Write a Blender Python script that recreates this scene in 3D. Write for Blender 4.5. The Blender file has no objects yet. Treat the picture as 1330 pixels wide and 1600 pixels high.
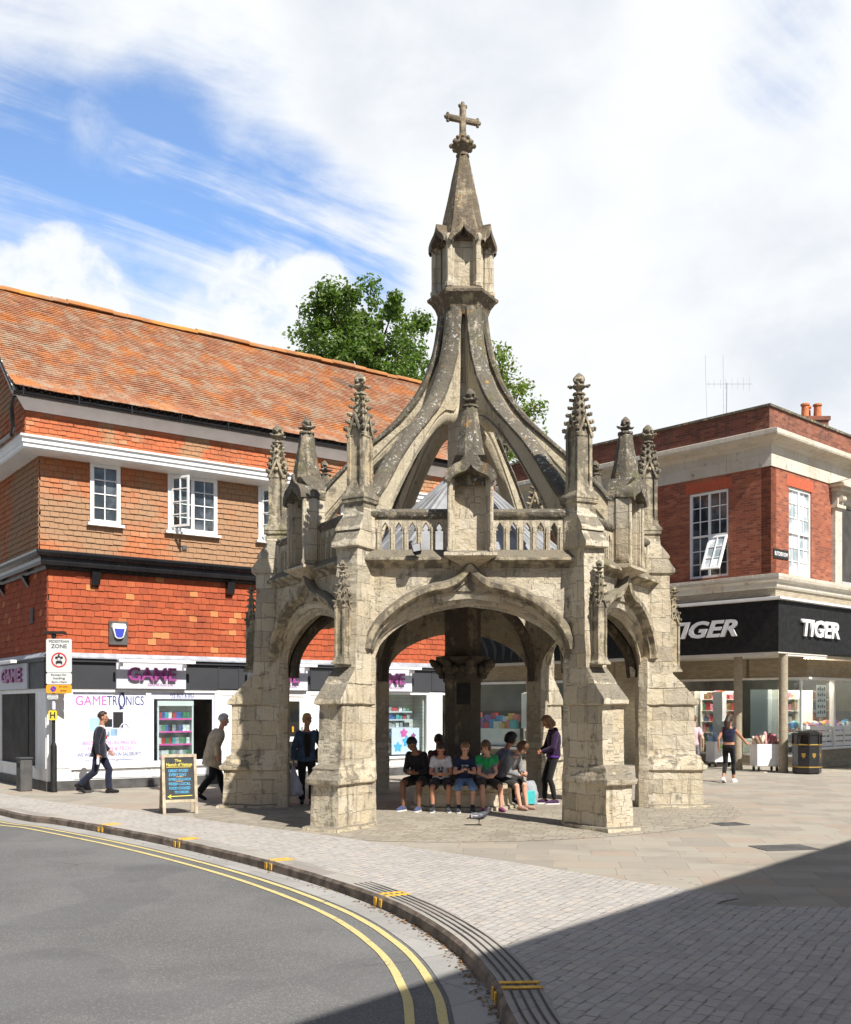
import bpy, bmesh, math, random
from mathutils import Vector, Matrix, noise
V = Vector
random.seed(7)
sc = bpy.context.scene
COL = sc.collection

# ---------------------------------------------------------------- camera
CX, CY, CZ, FPX, HOR = -0.642, -19.27, 1.85, 1620.0, 1105.0
cd = bpy.data.cameras.new("camera")
cam = bpy.data.objects.new("camera", cd); COL.objects.link(cam)
cam.location = (CX, CY, CZ); cam.rotation_euler = (math.radians(90), 0, 0)
cd.sensor_fit = 'HORIZONTAL'; cd.sensor_width = 36; cd.lens = 36 * FPX / 1330
cd.shift_y = (HOR - 800) / 1330; cd.clip_end = 2000; cd.clip_start = 0.1
sc.camera = cam

# ---------------------------------------------------------------- sun and sky
SUN = V((0.76, -1.0, 1.45)).normalized()
sd = bpy.data.lights.new("sun", 'SUN'); sd.energy = 5.0; sd.angle = math.radians(0.53)
sd.color = (1.0, 0.955, 0.88)
so = bpy.data.objects.new("sun", sd); COL.objects.link(so)
so.rotation_euler = (-SUN).to_track_quat('-Z', 'Y').to_euler(); so.location = (20, -30, 40)
SKY_EXPO = 0.66
sc.view_settings.view_transform = 'Standard'; sc.view_settings.look = 'None'
sc.view_settings.gamma = 1; sc.view_settings.exposure = SKY_EXPO
sc.view_settings.use_curve_mapping = False

class NT:
    """small helper for node trees"""
    def __init__(s, nt): s.nt = nt
    def n(s, t, ins=None, **kw):
        nd = s.nt.nodes.new(t)
        for k, v in kw.items(): setattr(nd, k, v)
        if ins:
            for k, v in ins.items(): s.set(nd.inputs[k], v)
        return nd
    def set(s, sock, v):
        if isinstance(v, bpy.types.NodeSocket): s.nt.links.new(v, sock)
        elif isinstance(v, bpy.types.Node): s.nt.links.new(v.outputs[0], sock)
        else:
            if sock.type == 'RGBA' and len(v) == 3: v = (*v, 1)
            sock.default_value = v
    def math(s, op, a, b=0.0, clamp=False):
        nd = s.n('ShaderNodeMath', operation=op, use_clamp=clamp); s.set(nd.inputs[0], a); s.set(nd.inputs[1], b); return nd.outputs[0]
    def mix(s, f, a, b, mode='MIX'):
        nd = s.n('ShaderNodeMix', data_type='RGBA', blend_type=mode)
        s.set(nd.inputs[0], f); s.set(nd.inputs[6], a); s.set(nd.inputs[7], b); return nd.outputs[2]
    def ramp(s, f, a, b, ca=0.0, cb=1.0):
        nd = s.n('ShaderNodeMapRange'); nd.interpolation_type = 'SMOOTHSTEP'
        s.set(nd.inputs[0], f); nd.inputs[1].default_value = a; nd.inputs[2].default_value = b
        nd.inputs[3].default_value = ca; nd.inputs[4].default_value = cb; return nd.outputs[0]
    def noise(s, vec, scale, detail=4, rough=0.55, dist=0.0, out=0):
        nd = s.n('ShaderNodeTexNoise', {'Scale': scale, 'Detail': detail, 'Roughness': rough, 'Distortion': dist})
        if vec is not None: s.set(nd.inputs['Vector'], vec)
        return nd.outputs[out]
    def mapv(s, vec, scale=(1, 1, 1), loc=(0, 0, 0), rot=(0, 0, 0)):
        nd = s.n('ShaderNodeMapping'); s.set(nd.inputs[0], vec)
        nd.inputs['Location'].default_value = loc; nd.inputs['Rotation'].default_value = rot; nd.inputs['Scale'].default_value = scale
        return nd.outputs[0]

def make_world():
    w = bpy.data.worlds.new("World"); sc.world = w; w.use_nodes = True
    nt = w.node_tree; nt.nodes.clear(); t = NT(nt)
    sky = t.n('ShaderNodeTexSky', sky_type='NISHITA', sun_disc=False)
    sky.sun_elevation = math.asin(SUN.z); sky.sun_rotation = math.atan2(SUN.x, SUN.y)
    sky.air_density = 1.0; sky.dust_density = 0.6; sky.ozone_density = 2.0
    g = t.n('ShaderNodeTexCoord').outputs['Generated']
    sep = t.n('ShaderNodeSeparateXYZ', {0: g})
    zz = t.math('ADD', t.math('MAXIMUM', sep.outputs[2], 0.0), 0.22)
    px = t.math('DIVIDE', sep.outputs[0], zz); py = t.math('DIVIDE', sep.outputs[1], zz)
    p = t.n('ShaderNodeCombineXYZ', {0: px, 1: py, 2: 0.0}).outputs[0]
    # cloud cover: billowy masses plus thin streaks
    rot = t.mapv(p, (1.0, 1.0, 1), (3.1, 1.7, 0), (0, 0, math.radians(-38)))
    streak = t.noise(t.mapv(rot, (0.55, 2.3, 1)), 1.7, 9, 0.64, 1.3)
    big = t.noise(t.mapv(p, (1, 1, 1), (1.3, 4.2, 0)), 1.9, 9, 0.6, 0.35)
    puff = t.noise(t.mapv(g, (1, 1, 1.6), (2.0, 0.4, 0.3)), 5.5, 9, 0.58, 0.2)
    def lobe(d, c0, c1):
        nd = t.n('ShaderNodeVectorMath', operation='DOT_PRODUCT'); t.set(nd.inputs[0], g)
        nd.inputs[1].default_value = V(d).normalized(); return t.ramp(nd.outputs['Value'], c0, c1)
    def dirpx(x, y): return ((x - 665) / FPX, 1, (HOR - y) / FPX)
    # the open blue patch stands to the left of the view, a second opening far to the right
    hole = None
    for (x, y, a, b, k) in ((60, 330, .9870, .9985, 1.0), (230, 330, .9880, .9988, 1.0), (400, 385, .9910, .9990, 1.0), (520, 400, .9945, .9996, .85),
                            (90, 90, .9930, .9995, .40), (300, 250, .990, .9990, .55), (1215, 70, .9970, .9999, .30), (935, 430, .9990, .99995, .30)):
        l = t.math('MULTIPLY', lobe(dirpx(x, y), a, b), k)
        hole = l if hole is None else t.math('MAXIMUM', hole, l)
    cover = t.math('ADD', t.math('MULTIPLY', big, 0.55), t.math('MULTIPLY', puff, 0.45))
    c1 = t.math('SUBTRACT', t.math('ADD', cover, 0.34), t.math('MULTIPLY', hole, 0.40))
    # low cumulus heads that stand in front of the blue
    heap = None
    for (x, y, a, b, k) in ((390, 470, .99830, .99945, .24), (470, 490, .9978, .9993, .24), (110, 462, .99780, .9993, .22), (30, 470, .9984, .9996, .2), (190, 190, .9976, .9996, .05), (330, 505, .9988, .9997, .2), (250, 480, .9992, .9998, .1)):
        l = t.math('MULTIPLY', lobe(dirpx(x, y), a, b), k)
        heap = l if heap is None else t.math('MAXIMUM', heap, l)
    c2 = t.math('ADD', c1, t.math('ADD', t.math('MULTIPLY', heap, 0.35), t.math('MULTIPLY', t.math('SUBTRACT', streak, 0.50), t.math('ADD', 0.34, t.math('MULTIPLY', hole, 0.62)))))
    back = t.math('MAXIMUM', t.ramp(sep.outputs[1], 0.80, 0.40), t.ramp(sep.outputs[2], 0.60, 0.78))
    c2 = t.math('SUBTRACT', c2, t.math('MULTIPLY', back, 0.42))
    mask = t.ramp(c2, 0.34, 0.74)
    edge = t.noise(t.mapv(g, (1, 1, 1.3), (2.0, 0.4, 0.3)), 9.0, 10, 0.60, 0.25)
    hv = t.math('ADD', t.math('MULTIPLY', heap, 3.4), t.math('MULTIPLY', t.math('SUBTRACT', edge, 0.5), 2.6))
    mask = t.math('MAXIMUM', mask, t.math('MULTIPLY', t.ramp(hv, 0.16, 0.80), t.ramp(heap, 0.015, 0.09)))
    shade = t.noise(t.mapv(g, (1, 1, 1.5), (5.2, 1.1, 0)), 3.2, 7, 0.55, 0.3)
    dark = None
    for (x, y, a, b, k) in ((640, 40, .9930, .9990, .75), (800, 20, .994, .9993, .6), (1310, 480, .9930, .9992, .8), (1180, 320, .995, .9998, .35)):
        l = t.math('MULTIPLY', lobe(dirpx(x, y), a, b), k)
        dark = l if dark is None else t.math('MAXIMUM', dark, l)
    sh = t.math('ADD', t.math('MULTIPLY', t.ramp(shade, 0.46, 0.72), 0.40), t.math('MULTIPLY', t.ramp(edge, 0.46, 0.72), 0.26))
    sh = t.math('ADD', sh, t.math('MULTIPLY', dark, t.ramp(puff, 0.30, 0.62)), True)
    ccol = t.mix(sh, (10.5, 10.75, 11.0), (7.9, 8.4, 9.2))
    skyc = t.mix(1.0, sky.outputs[0], (1.05, 1.22, 1.45), 'MULTIPLY')
    skyc = t.mix(t.ramp(sep.outputs[1], 0.5, 0.9), sky.outputs[0], t.mix(0.10, t.mix(1.0, skyc, (1.62, 1.88, 1.94), 'MULTIPLY'), (10.0, 10.3, 10.7)))
    col = t.mix(mask, skyc, ccol)
    bg = t.n('ShaderNodeBackground', {'Color': col, 'Strength': 0.06})
    out = t.n('ShaderNodeOutputWorld'); nt.links.new(bg.outputs[0], out.inputs[0])
    w.cycles.sampling_method = 'MANUAL'; w.cycles.sample_map_resolution = 1024
make_world()

# ---------------------------------------------------------------- helpers
def gp(x, y, z=0.0):
    """ground point (height z) seen at photograph pixel x, y"""
    D = (CZ - z) * FPX / (y - HOR)
    return V((CX + (x - 665) * D / FPX, CY + D, z))

def tag(o, label=None, cat=None, group=None, kind=None):
    if label: o['label'] = label
    if cat: o['category'] = cat
    if group: o['group'] = group
    if kind: o['kind'] = kind
    return o

def thing(name, label, cat, loc=(0, 0, 0), rz=0.0, group=None):
    o = bpy.data.objects.new(name, None); COL.objects.link(o)
    o.empty_display_size = 0.2
    o.location = loc; o.rotation_euler = (0, 0, rz)
    return tag(o, label, cat, group)

def copy_tree(o, parent=None):
    c = o.copy(); COL.objects.link(c); c.parent = parent
    for ch in list(o.children): copy_tree(ch, c)
    return c

def finish(name, me, mats, parent, kind=None):
    for m in (mats if isinstance(mats, (list, tuple)) else [mats]): me.materials.append(m)
    o = bpy.data.objects.new(name, me); COL.objects.link(o)
    if parent is not None: o.parent = parent
    if kind: o['kind'] = kind
    return o

def metre_uv(me):
    uv = me.uv_layers.new(name="metres"); d = uv.data; vs = me.vertices; lp = me.loops
    for p in me.polygons:
        n = p.normal
        if abs(n.z) > 0.93: T = V((1, 0, 0)); B = V((0, 1, 0))
        else:
            T = V((-n.y, n.x, 0)).normalized(); B = n.cross(T)
        for li in p.loop_indices:
            c = vs[lp[li].vertex_index].co; d[li].uv = (c.dot(T), c.dot(B))

class MB:
    def __init__(s): s.v = []; s.f = []; s.m = []; s.mi = 0; s.X = None
    def add(s, vs, fs):
        b = len(s.v)
        if s.X is not None: vs = [s.X @ V(p) for p in vs]
        s.v.extend([tuple(p) for p in vs])
        for f in fs: s.f.append(tuple(i + b for i in f)); s.m.append(s.mi)
        return s
    def box(s, x0, x1, y0, y1, z0, z1):
        vs = [(x0, y0, z0), (x1, y0, z0), (x1, y1, z0), (x0, y1, z0), (x0, y0, z1), (x1, y0, z1), (x1, y1, z1), (x0, y1, z1)]
        return s.add(vs, [(0, 3, 2, 1), (4, 5, 6, 7), (0, 1, 5, 4), (1, 2, 6, 5), (2, 3, 7, 6), (3, 0, 4, 7)])
    def cbox(s, c, d, R=None):
        x, y, z = d[0] / 2, d[1] / 2, d[2] / 2
        vs = [V(p) for p in ((-x, -y, -z), (x, -y, -z), (x, y, -z), (-x, y, -z), (-x, -y, z), (x, -y, z), (x, y, z), (-x, y, z))]
        if R is not None: vs = [R @ p for p in vs]
        vs = [p + V(c) for p in vs]
        return s.add(vs, [(0, 3, 2, 1), (4, 5, 6, 7), (0, 1, 5, 4), (1, 2, 6, 5), (2, 3, 7, 6), (3, 0, 4, 7)])
    def bbox(s, x0, x1, y0, y1, z0, z1, b=0.01):
        """box with chamfered edges"""
        def ring(z, i): return [(x0 + i, y0 + b * 0 + i, z), (x1 - i, y0 + i, z), (x1 - i, y1 - i, z), (x0 + i, y1 - i, z)]
        def oct_(z, i):
            a, c, d, e = x0 + i, x1 - i, y0 + i, y1 - i
            return [(a + b, d, z), (c - b, d, z), (c, d + b, z), (c, e - b, z), (c - b, e, z), (a + b, e, z), (a, e - b, z), (a, d + b, z)]
        return s.loft([oct_(z0, b * .7), oct_(z0 + b, 0), oct_(z1 - b, 0), oct_(z1, b * .7)])
    def loft(s, rings, cap0=True, cap1=True, closed=True):
        n = len(rings[0]); vs = [p for r in rings for p in r]; fs = []
        for i in range(len(rings) - 1):
            for j in range(n if closed else n - 1):
                k = (j + 1) % n
                fs.append((i * n + j, i * n + k, (i + 1) * n + k, (i + 1) * n + j))
        if cap0: fs.append(tuple(reversed(range(n))))
        if cap1: fs.append(tuple(range((len(rings) - 1) * n, len(rings) * n)))
        return s.add(vs, fs)
    def prism(s, poly, vec):
        vec = V(vec); a = [V(p) for p in poly]
        return s.loft([a, [p + vec for p in a]])
    def tube(s, pts, r, n=8, up=None, caps=True, sx=1.0):
        pts = [V(p) for p in pts]; N = len(pts)
        rs = r if isinstance(r, (list, tuple)) else [r] * N
        rings = []; prev = None
        for i, p in enumerate(pts):
            t = (pts[min(i + 1, N - 1)] - pts[max(i - 1, 0)]).normalized()
            if prev is None:
                a = V(up) if up else (V((0, 0, 1)) if abs(t.z) < 0.9 else V((0, 1, 0)))
                u = (a - t * a.dot(t)).normalized()
            else:
                u = (prev - t * prev.dot(t)).normalized()
            prev = u; w = t.cross(u)
            rings.append([p + (u * math.cos(2 * math.pi * j / n) + w * (sx * math.sin(2 * math.pi * j / n))) * rs[i] for j in range(n)])
        return s.loft(rings, caps, caps)
    def lathe(s, prof, n=16, c=(0, 0, 0), ph=0.0, R=None):
        c = V(c); rings = []
        for (r, z) in prof:
            ring = [V((r * math.cos(ph + 2 * math.pi * j / n), r * math.sin(ph + 2 * math.pi * j / n), z)) for j in range(n)]
            if R is not None: ring = [R @ p for p in ring]
            rings.append([p + c for p in ring])
        return s.loft(rings)
    def ball(s, c, r, n=10, m=7, R=None):
        rx, ry, rz = r if isinstance(r, (list, tuple)) else (r, r, r); c = V(c); rings = []
        for i in range(m + 1):
            a = -math.pi / 2 + math.pi * (i + 0.02) / (m + 0.04)
            ring = [V((rx * math.cos(a) * math.cos(2 * math.pi * j / n), ry * math.cos(a) * math.sin(2 * math.pi * j / n), rz * math.sin(a))) for j in range(n)]
            if R is not None: ring = [R @ p for p in ring]
            rings.append([p + c for p in ring])
        return s.loft(rings)
    def frame(s, O, U, W, N, u0, u1, w0, w1, n0, n1):
        """box in a face frame: U along, W up, N out"""
        O = V(O); vs = []
        for w in (w0, w1):
            for (u, n) in ((u0, n0), (u1, n0), (u1, n1), (u0, n1)): vs.append(O + U * u + W * w + N * n)
        return s.add(vs, [(0, 3, 2, 1), (4, 5, 6, 7), (0, 1, 5, 4), (1, 2, 6, 5), (2, 3, 7, 6), (3, 0, 4, 7)])
    def mesh(s, name, fix=True, rough=None, smooth=None, bevel=None):
        me = bpy.data.meshes.new(name); me.from_pydata(s.v, [], s.f)
        me.polygons.foreach_set('material_index', s.m)
        if fix or rough or bevel:
            bm = bmesh.new(); bm.from_mesh(me)
            if fix: bmesh.ops.recalc_face_normals(bm, faces=bm.faces)
            if bevel:
                bmesh.ops.bevel(bm, geom=[e for e in bm.edges if len(e.link_faces) == 2 and e.calc_face_angle(0) > 0.5], offset=bevel, segments=1, affect='EDGES', clamp_overlap=True)
            if rough:
                L, amp, freq = rough
                for _ in range(5):
                    es = [e for e in bm.edges if e.calc_length() > L]
                    if not es: break
                    bmesh.ops.subdivide_edges(bm, edges=es, cuts=1, use_grid_fill=True)
                bmesh.ops.triangulate(bm, faces=[f for f in bm.faces if len(f.verts) > 4])
                for v in bm.verts:
                    q = v.co * freq
                    v.co += (noise.noise_vector(q) + 0.5 * noise.noise_vector(q * 2.7 + V((3, 1, 7)))) * amp
            bm.to_mesh(me); bm.free()
        me.update()
        metre_uv(me)
        if smooth is not None:
            me.shade_smooth()
            if smooth < 180: me.set_sharp_from_angle(angle=math.radians(smooth))
        return me
    def build(s, name, mats, parent=None, kind=None, **kw):
        return finish(name, s.mesh(name, **kw), mats, parent, kind)

def FM(O, U, W, N):
    """matrix whose x, y, z axes are U, W, N"""
    U, W, N, O = V(U), V(W), V(N), V(O)
    return Matrix(((U.x, W.x, N.x, O.x), (U.y, W.y, N.y, O.y), (U.z, W.z, N.z, O.z), (0, 0, 0, 1)))

def lettering(txt, mat, frame, w=None, h=None, at=(0, 0), ext=0.004, bold=0.0, shear=0.0, parent=None, align='CENTER', name='lettering', space=1.0, world_parent=None):
    """text as a real mesh; frame is a matrix (x along, y up, z out); at = centre of the text on the face"""
    cu = bpy.data.curves.new(name, 'FONT'); cu.body = txt; cu.size = 1.0; cu.extrude = 0.5; cu.offset = bold
    cu.align_x = align; cu.shear = shear; cu.resolution_u = 3; cu.space_character = space
    ob = bpy.data.objects.new(name, cu); COL.objects.link(ob)
    dg = bpy.context.evaluated_depsgraph_get(); dg.update()
    me = bpy.data.meshes.new_from_object(ob.evaluated_get(dg))
    bpy.data.objects.remove(ob); bpy.data.curves.remove(cu)
    xs = [v.co.x for v in me.vertices]; ys = [v.co.y for v in me.vertices]
    x0, x1, y0, y1 = min(xs), max(xs), min(ys), max(ys)
    sx = (w / (x1 - x0)) if w else None; sy = (h / (y1 - y0)) if h else None
    sx = sx or sy; sy = sy or sx
    for v in me.vertices:
        q = V((at[0] + (v.co.x - (x0 + x1) / 2) * sx, at[1] + (v.co.y - (y0 + y1) / 2) * sy, (v.co.z + 0.5) * ext))
        v.co = frame @ q
    me.name = name; me.materials.clear()
    return finish(name, me, mat, parent)
# ---------------------------------------------------------------- materials
def newmat(name):
    m = bpy.data.materials.new(name); m.use_nodes = True; m.node_tree.nodes.clear(); t = NT(m.node_tree)
    out = t.n('ShaderNodeOutputMaterial'); b = t.n('ShaderNodeBsdfPrincipled'); m.node_tree.links.new(b.outputs[0], out.inputs[0])
    t.b = b; t.out = out; return m, t
def bump(t, h, strength=0.4, dist=0.01, nrm=None):
    nd = t.n('ShaderNodeBump', {'Height': h, 'Strength': strength, 'Distance': dist})
    if nrm is not None: t.set(nd.inputs['Normal'], nrm)
    return nd.outputs[0]
def POS(t): return t.n('ShaderNodeNewGeometry').outputs['Position']
def OBJC(t): return t.n('ShaderNodeTexCoord').outputs['Object']
def UVM(t): return t.n('ShaderNodeTexCoord').outputs['UV']

def plain(name, col, rough=0.6, var=0.12, scale=6.0, bmp=0.0, metal=0.0, spec=0.5, obj=False, coat=0.0):
    m, t = newmat(name); p = OBJC(t) if obj else POS(t)
    n = t.noise(p, scale, 5)
    c = t.mix(t.ramp(n, 0.3, 0.7), tuple(max(0, x * (1 - var)) for x in col), tuple(min(1, x * (1 + var)) for x in col))
    t.set(t.b.inputs['Base Color'], c); t.b.inputs['Roughness'].default_value = rough
    t.set(t.b.inputs['Roughness'], t.math('ADD', t.math('MULTIPLY', t.noise(p, scale * 3, 3), 0.2), rough - 0.1))
    t.b.inputs['Metallic'].default_value = metal; t.b.inputs['Specular IOR Level'].default_value = spec
    if coat: t.b.inputs['Coat Weight'].default_value = coat
    if bmp: t.set(t.b.inputs['Normal'], bump(t, t.noise(p, scale * 6, 5), bmp, 0.01))
    return m

def cloth(name, col, var=0.2, wr=0.5):
    m, t = newmat(name); p = OBJC(t)
    n = t.noise(p, 9, 4); fold = t.noise(t.mapv(p, (1, 1, 0.45)), 11, 4, 0.6, 1.2)
    c = t.mix(t.ramp(n, 0.3, 0.7), tuple(x * (1 - var) for x in col), tuple(min(1, x * (1 + var)) for x in col))
    t.set(t.b.inputs['Base Color'], c); t.b.inputs['Roughness'].default_value = 0.85; t.b.inputs['Specular IOR Level'].default_value = 0.2
    t.b.inputs['Sheen Weight'].default_value = 0.15
    t.set(t.b.inputs['Normal'], bump(t, t.math('ADD', fold, t.math('MULTIPLY', t.noise(p, 220, 2), 0.1)), wr, 0.03))
    return m

def stone_mat(name, blk=(0.52, 0.29), pale=(0.535, 0.478, 0.372), buff=(0.47, 0.385, 0.255), grey=(0.20, 0.178, 0.142), crust=0.35, moss=0.0, orange=0.0, joints=1.0, speck=0.0):
    m, t = newmat(name); P = POS(t); uv = UVM(t)
    warp = t.noise(P, 2.2, 3, out=1)
    wv = t.n('ShaderNodeVectorMath', operation='MULTIPLY_ADD'); t.set(wv.inputs[0], warp); wv.inputs[1].default_value = (0.035, 0.03, 0); t.set(wv.inputs[2], uv)
    br = t.n('ShaderNodeTexBrick', {'Vector': wv.outputs[0], 'Color1': (0, 0, 0), 'Color2': (1, 1, 1), 'Mortar': (0.5, 0.5, 0.5), 'Scale': 1.0, 'Mortar Size': 0.005, 'Mortar Smooth': 0.6, 'Bias': 0.0, 'Brick Width': blk[0], 'Row Height': blk[1]}, offset=0.43, squash=0.72, squash_frequency=3)
    big = t.noise(P, 1.3, 6, 0.6); mid = t.noise(P, 5.5, 8, 0.65); fine = t.noise(P, 38, 6, 0.7)
    c = t.mix(t.ramp(big, 0.42, 0.68), pale, buff)
    bc = br.outputs['Color']
    c = t.mix(t.math('MULTIPLY', t.ramp(bc, 0.30, 0.60), 0.50 * min(1, joints)), c, buff)
    c = t.mix(t.math('MULTIPLY', t.ramp(bc, 0.62, 0.95), 0.75 * min(1, joints)), c, tuple(x * 0.60 for x in pale))
    c = t.mix(t.math('MULTIPLY', t.ramp(bc, 0.16, 0.0), 0.6 * min(1, joints)), c, tuple(x * 1.15 for x in pale))
    c = t.mix(t.math('MULTIPLY', t.ramp(fine, 0.35, 0.75), 0.35), c, tuple(x * 1.25 for x in pale))
    # weather crust: broad grey patches with vertical runs, more on ledges
    runs = t.noise(t.mapv(P, (3.2, 3.2, 0.35)), 1.5, 6, 0.6)
    nz = t.n('ShaderNodeSeparateXYZ', {0: t.n('ShaderNodeNewGeometry').outputs['Normal']}).outputs[2]
    g = t.math('ADD', t.math('MULTIPLY', mid, 0.5), t.math('MULTIPLY', runs, 0.5))
    g = t.math('ADD', g, t.math('MULTIPLY', t.ramp(nz, 0.25, 0.8), 0.26))
    gm = t.ramp(g, 0.66 - crust * 0.3, 0.77 - crust * 0.3)
    drip = t.ramp(t.noise(t.mapv(P, (5.5, 5.5, 0.28), (3, 1, 0)), 1.2, 7, 0.62), 0.57, 0.70)
    c = t.mix(t.math('MULTIPLY', drip, 0.62 * min(1.0, crust * 1.6)), c, tuple(x * 0.42 for x in grey))
    c = t.mix(t.math('MULTIPLY', gm, 0.82), c, t.mix(t.ramp(fine, 0.3, 0.7), tuple(x * 0.62 for x in grey), grey))
    if orange:
        c = t.mix(t.math('MULTIPLY', t.ramp(t.noise(t.mapv(P, (1, 1, 1), (9, 2, 4)), 3.4, 7, 0.65), 0.60, 0.70), orange), c, (0.42, 0.235, 0.075))
    if speck:
        sp = t.math('MULTIPLY', t.ramp(t.noise(P, 17, 6, 0.72), 0.55, 0.63), t.ramp(t.noise(P, 2.6, 5), 0.40, 0.60))
        c = t.mix(t.math('MULTIPLY', sp, speck), c, (0.58, 0.57, 0.52))
    if moss: c = t.mix(t.math('MULTIPLY', t.ramp(t.noise(P, 2.0, 6, 0.6), 0.55, 0.68), moss), c, (0.17, 0.16, 0.065))
    c = t.mix(t.math('MULTIPLY', br.outputs['Fac'], 0.5 * joints), c, (0.17, 0.145, 0.10))
    t.set(t.b.inputs['Base Color'], c); t.b.inputs['Roughness'].default_value = 0.93; t.b.inputs['Specular IOR Level'].default_value = 0.15
    pit = t.ramp(t.noise(P, 24, 3, 0.6), 0.34, 0.22)
    h = t.math('ADD', t.math('MULTIPLY', mid, 1.5), t.math('MULTIPLY', fine, 0.45))
    h = t.math('SUBTRACT', h, t.math('MULTIPLY', br.outputs['Fac'], 0.9 * joints))
    h = t.math('ADD', h, t.math('MULTIPLY', br.outputs['Color'], 0.35 * joints))
    h = t.math('SUBTRACT', h, t.math('MULTIPLY', pit, 0.35))
    bv = t.n('ShaderNodeBevel', samples=3); bv.inputs[0].default_value = 0.014
    t.set(t.b.inputs['Normal'], bump(t, h, 0.9, 0.034, bv.outputs[0]))
    return m

def tile_mat(name, base, dark, pale, patch=None, patch_lo=0.5, patch_hi=0.66, patch2=None, pscale=0.8, p2=(0.55, 0.68), flame=None):
    m, t = newmat(name); P = POS(t); gi = t.n('ShaderNodeNewGeometry').outputs['Random Per Island']
    c = t.mix(t.ramp(gi, 0.0, 0.45), tuple((a + b) / 2 for a, b in zip(dark, base)), base)
    c = t.mix(t.ramp(gi, 0.86, 1.0), c, pale)
    c = t.mix(t.math('MULTIPLY', t.ramp(t.noise(P, 0.7, 5, 0.6), 0.52, 0.70), 0.55), c, dark)
    if flame: c = t.mix(t.ramp(gi, 0.972, 0.975), c, flame)
    if patch is not None: c = t.mix(t.math('MULTIPLY', t.ramp(t.noise(P, pscale, 6, 0.62), patch_lo, patch_hi), 0.85), c, patch)
    if patch2 is not None: c = t.mix(t.math('MULTIPLY', t.ramp(t.noise(t.mapv(P, (1, 1, 1), (7, 3, 1)), pscale * 1.7, 8, 0.7), p2[0], p2[1]), 0.85), c, patch2)
    f = t.noise(P, 45, 5, 0.7)
    c = t.mix(t.math('MULTIPLY', t.ramp(f, 0.4, 0.8), 0.35), c, tuple(x * 0.45 for x in base))
    t.set(t.b.inputs['Base Color'], c); t.b.inputs['Roughness'].default_value = 0.85; t.b.inputs['Specular IOR Level'].default_value = 0.2
    t.set(t.b.inputs['Normal'], bump(t, f, 0.5, 0.01))
    return m

def brick_mat(name, c1, c2, c3, mortar, bw=0.225, rh=0.075, ms=0.006, stain=0.0):
    m, t = newmat(name); P = POS(t); uv = UVM(t)
    br = t.n('ShaderNodeTexBrick', {'Vector': uv, 'Color1': (0, 0, 0), 'Color2': (1, 1, 1), 'Mortar': (0.5, 0.5, 0.5), 'Scale': 1.0, 'Mortar Size': ms, 'Mortar Smooth': 0.2, 'Bias': 0.0, 'Brick Width': bw, 'Row Height': rh}, offset=0.5)
    f = br.outputs['Color']
    c = t.mix(t.ramp(f, 0.15, 0.6), c1, c2); c = t.mix(t.ramp(f, 0.72, 0.95), c, c3)
    n = t.noise(P, 1.1, 6, 0.6)
    c = t.mix(t.math('MULTIPLY', t.ramp(n, 0.42, 0.7), 0.35), c, tuple(x * 0.55 for x in c1))
    c = t.mix(t.math('MULTIPLY', br.outputs['Fac'], 0.8), c, mortar)
    fi = t.noise(P, 60, 4, 0.7)
    c = t.mix(t.math('MULTIPLY', fi, 0.25), c, tuple(x * 0.5 for x in c2))
    if stain:
        rn = t.noise(t.mapv(P, (2.5, 2.5, 0.4)), 1.3, 6, 0.62)
        c = t.mix(t.math('MULTIPLY', t.ramp(rn, 0.5, 0.68), stain), c, (0.07, 0.06, 0.05))
    t.set(t.b.inputs['Base Color'], c); t.b.inputs['Roughness'].default_value = 0.88; t.b.inputs['Specular IOR Level'].default_value = 0.2
    h = t.math('SUBTRACT', t.math('MULTIPLY', fi, 0.35), br.outputs['Fac'])
    t.set(t.b.inputs['Normal'], bump(t, h, 0.6, 0.008))
    return m

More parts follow.
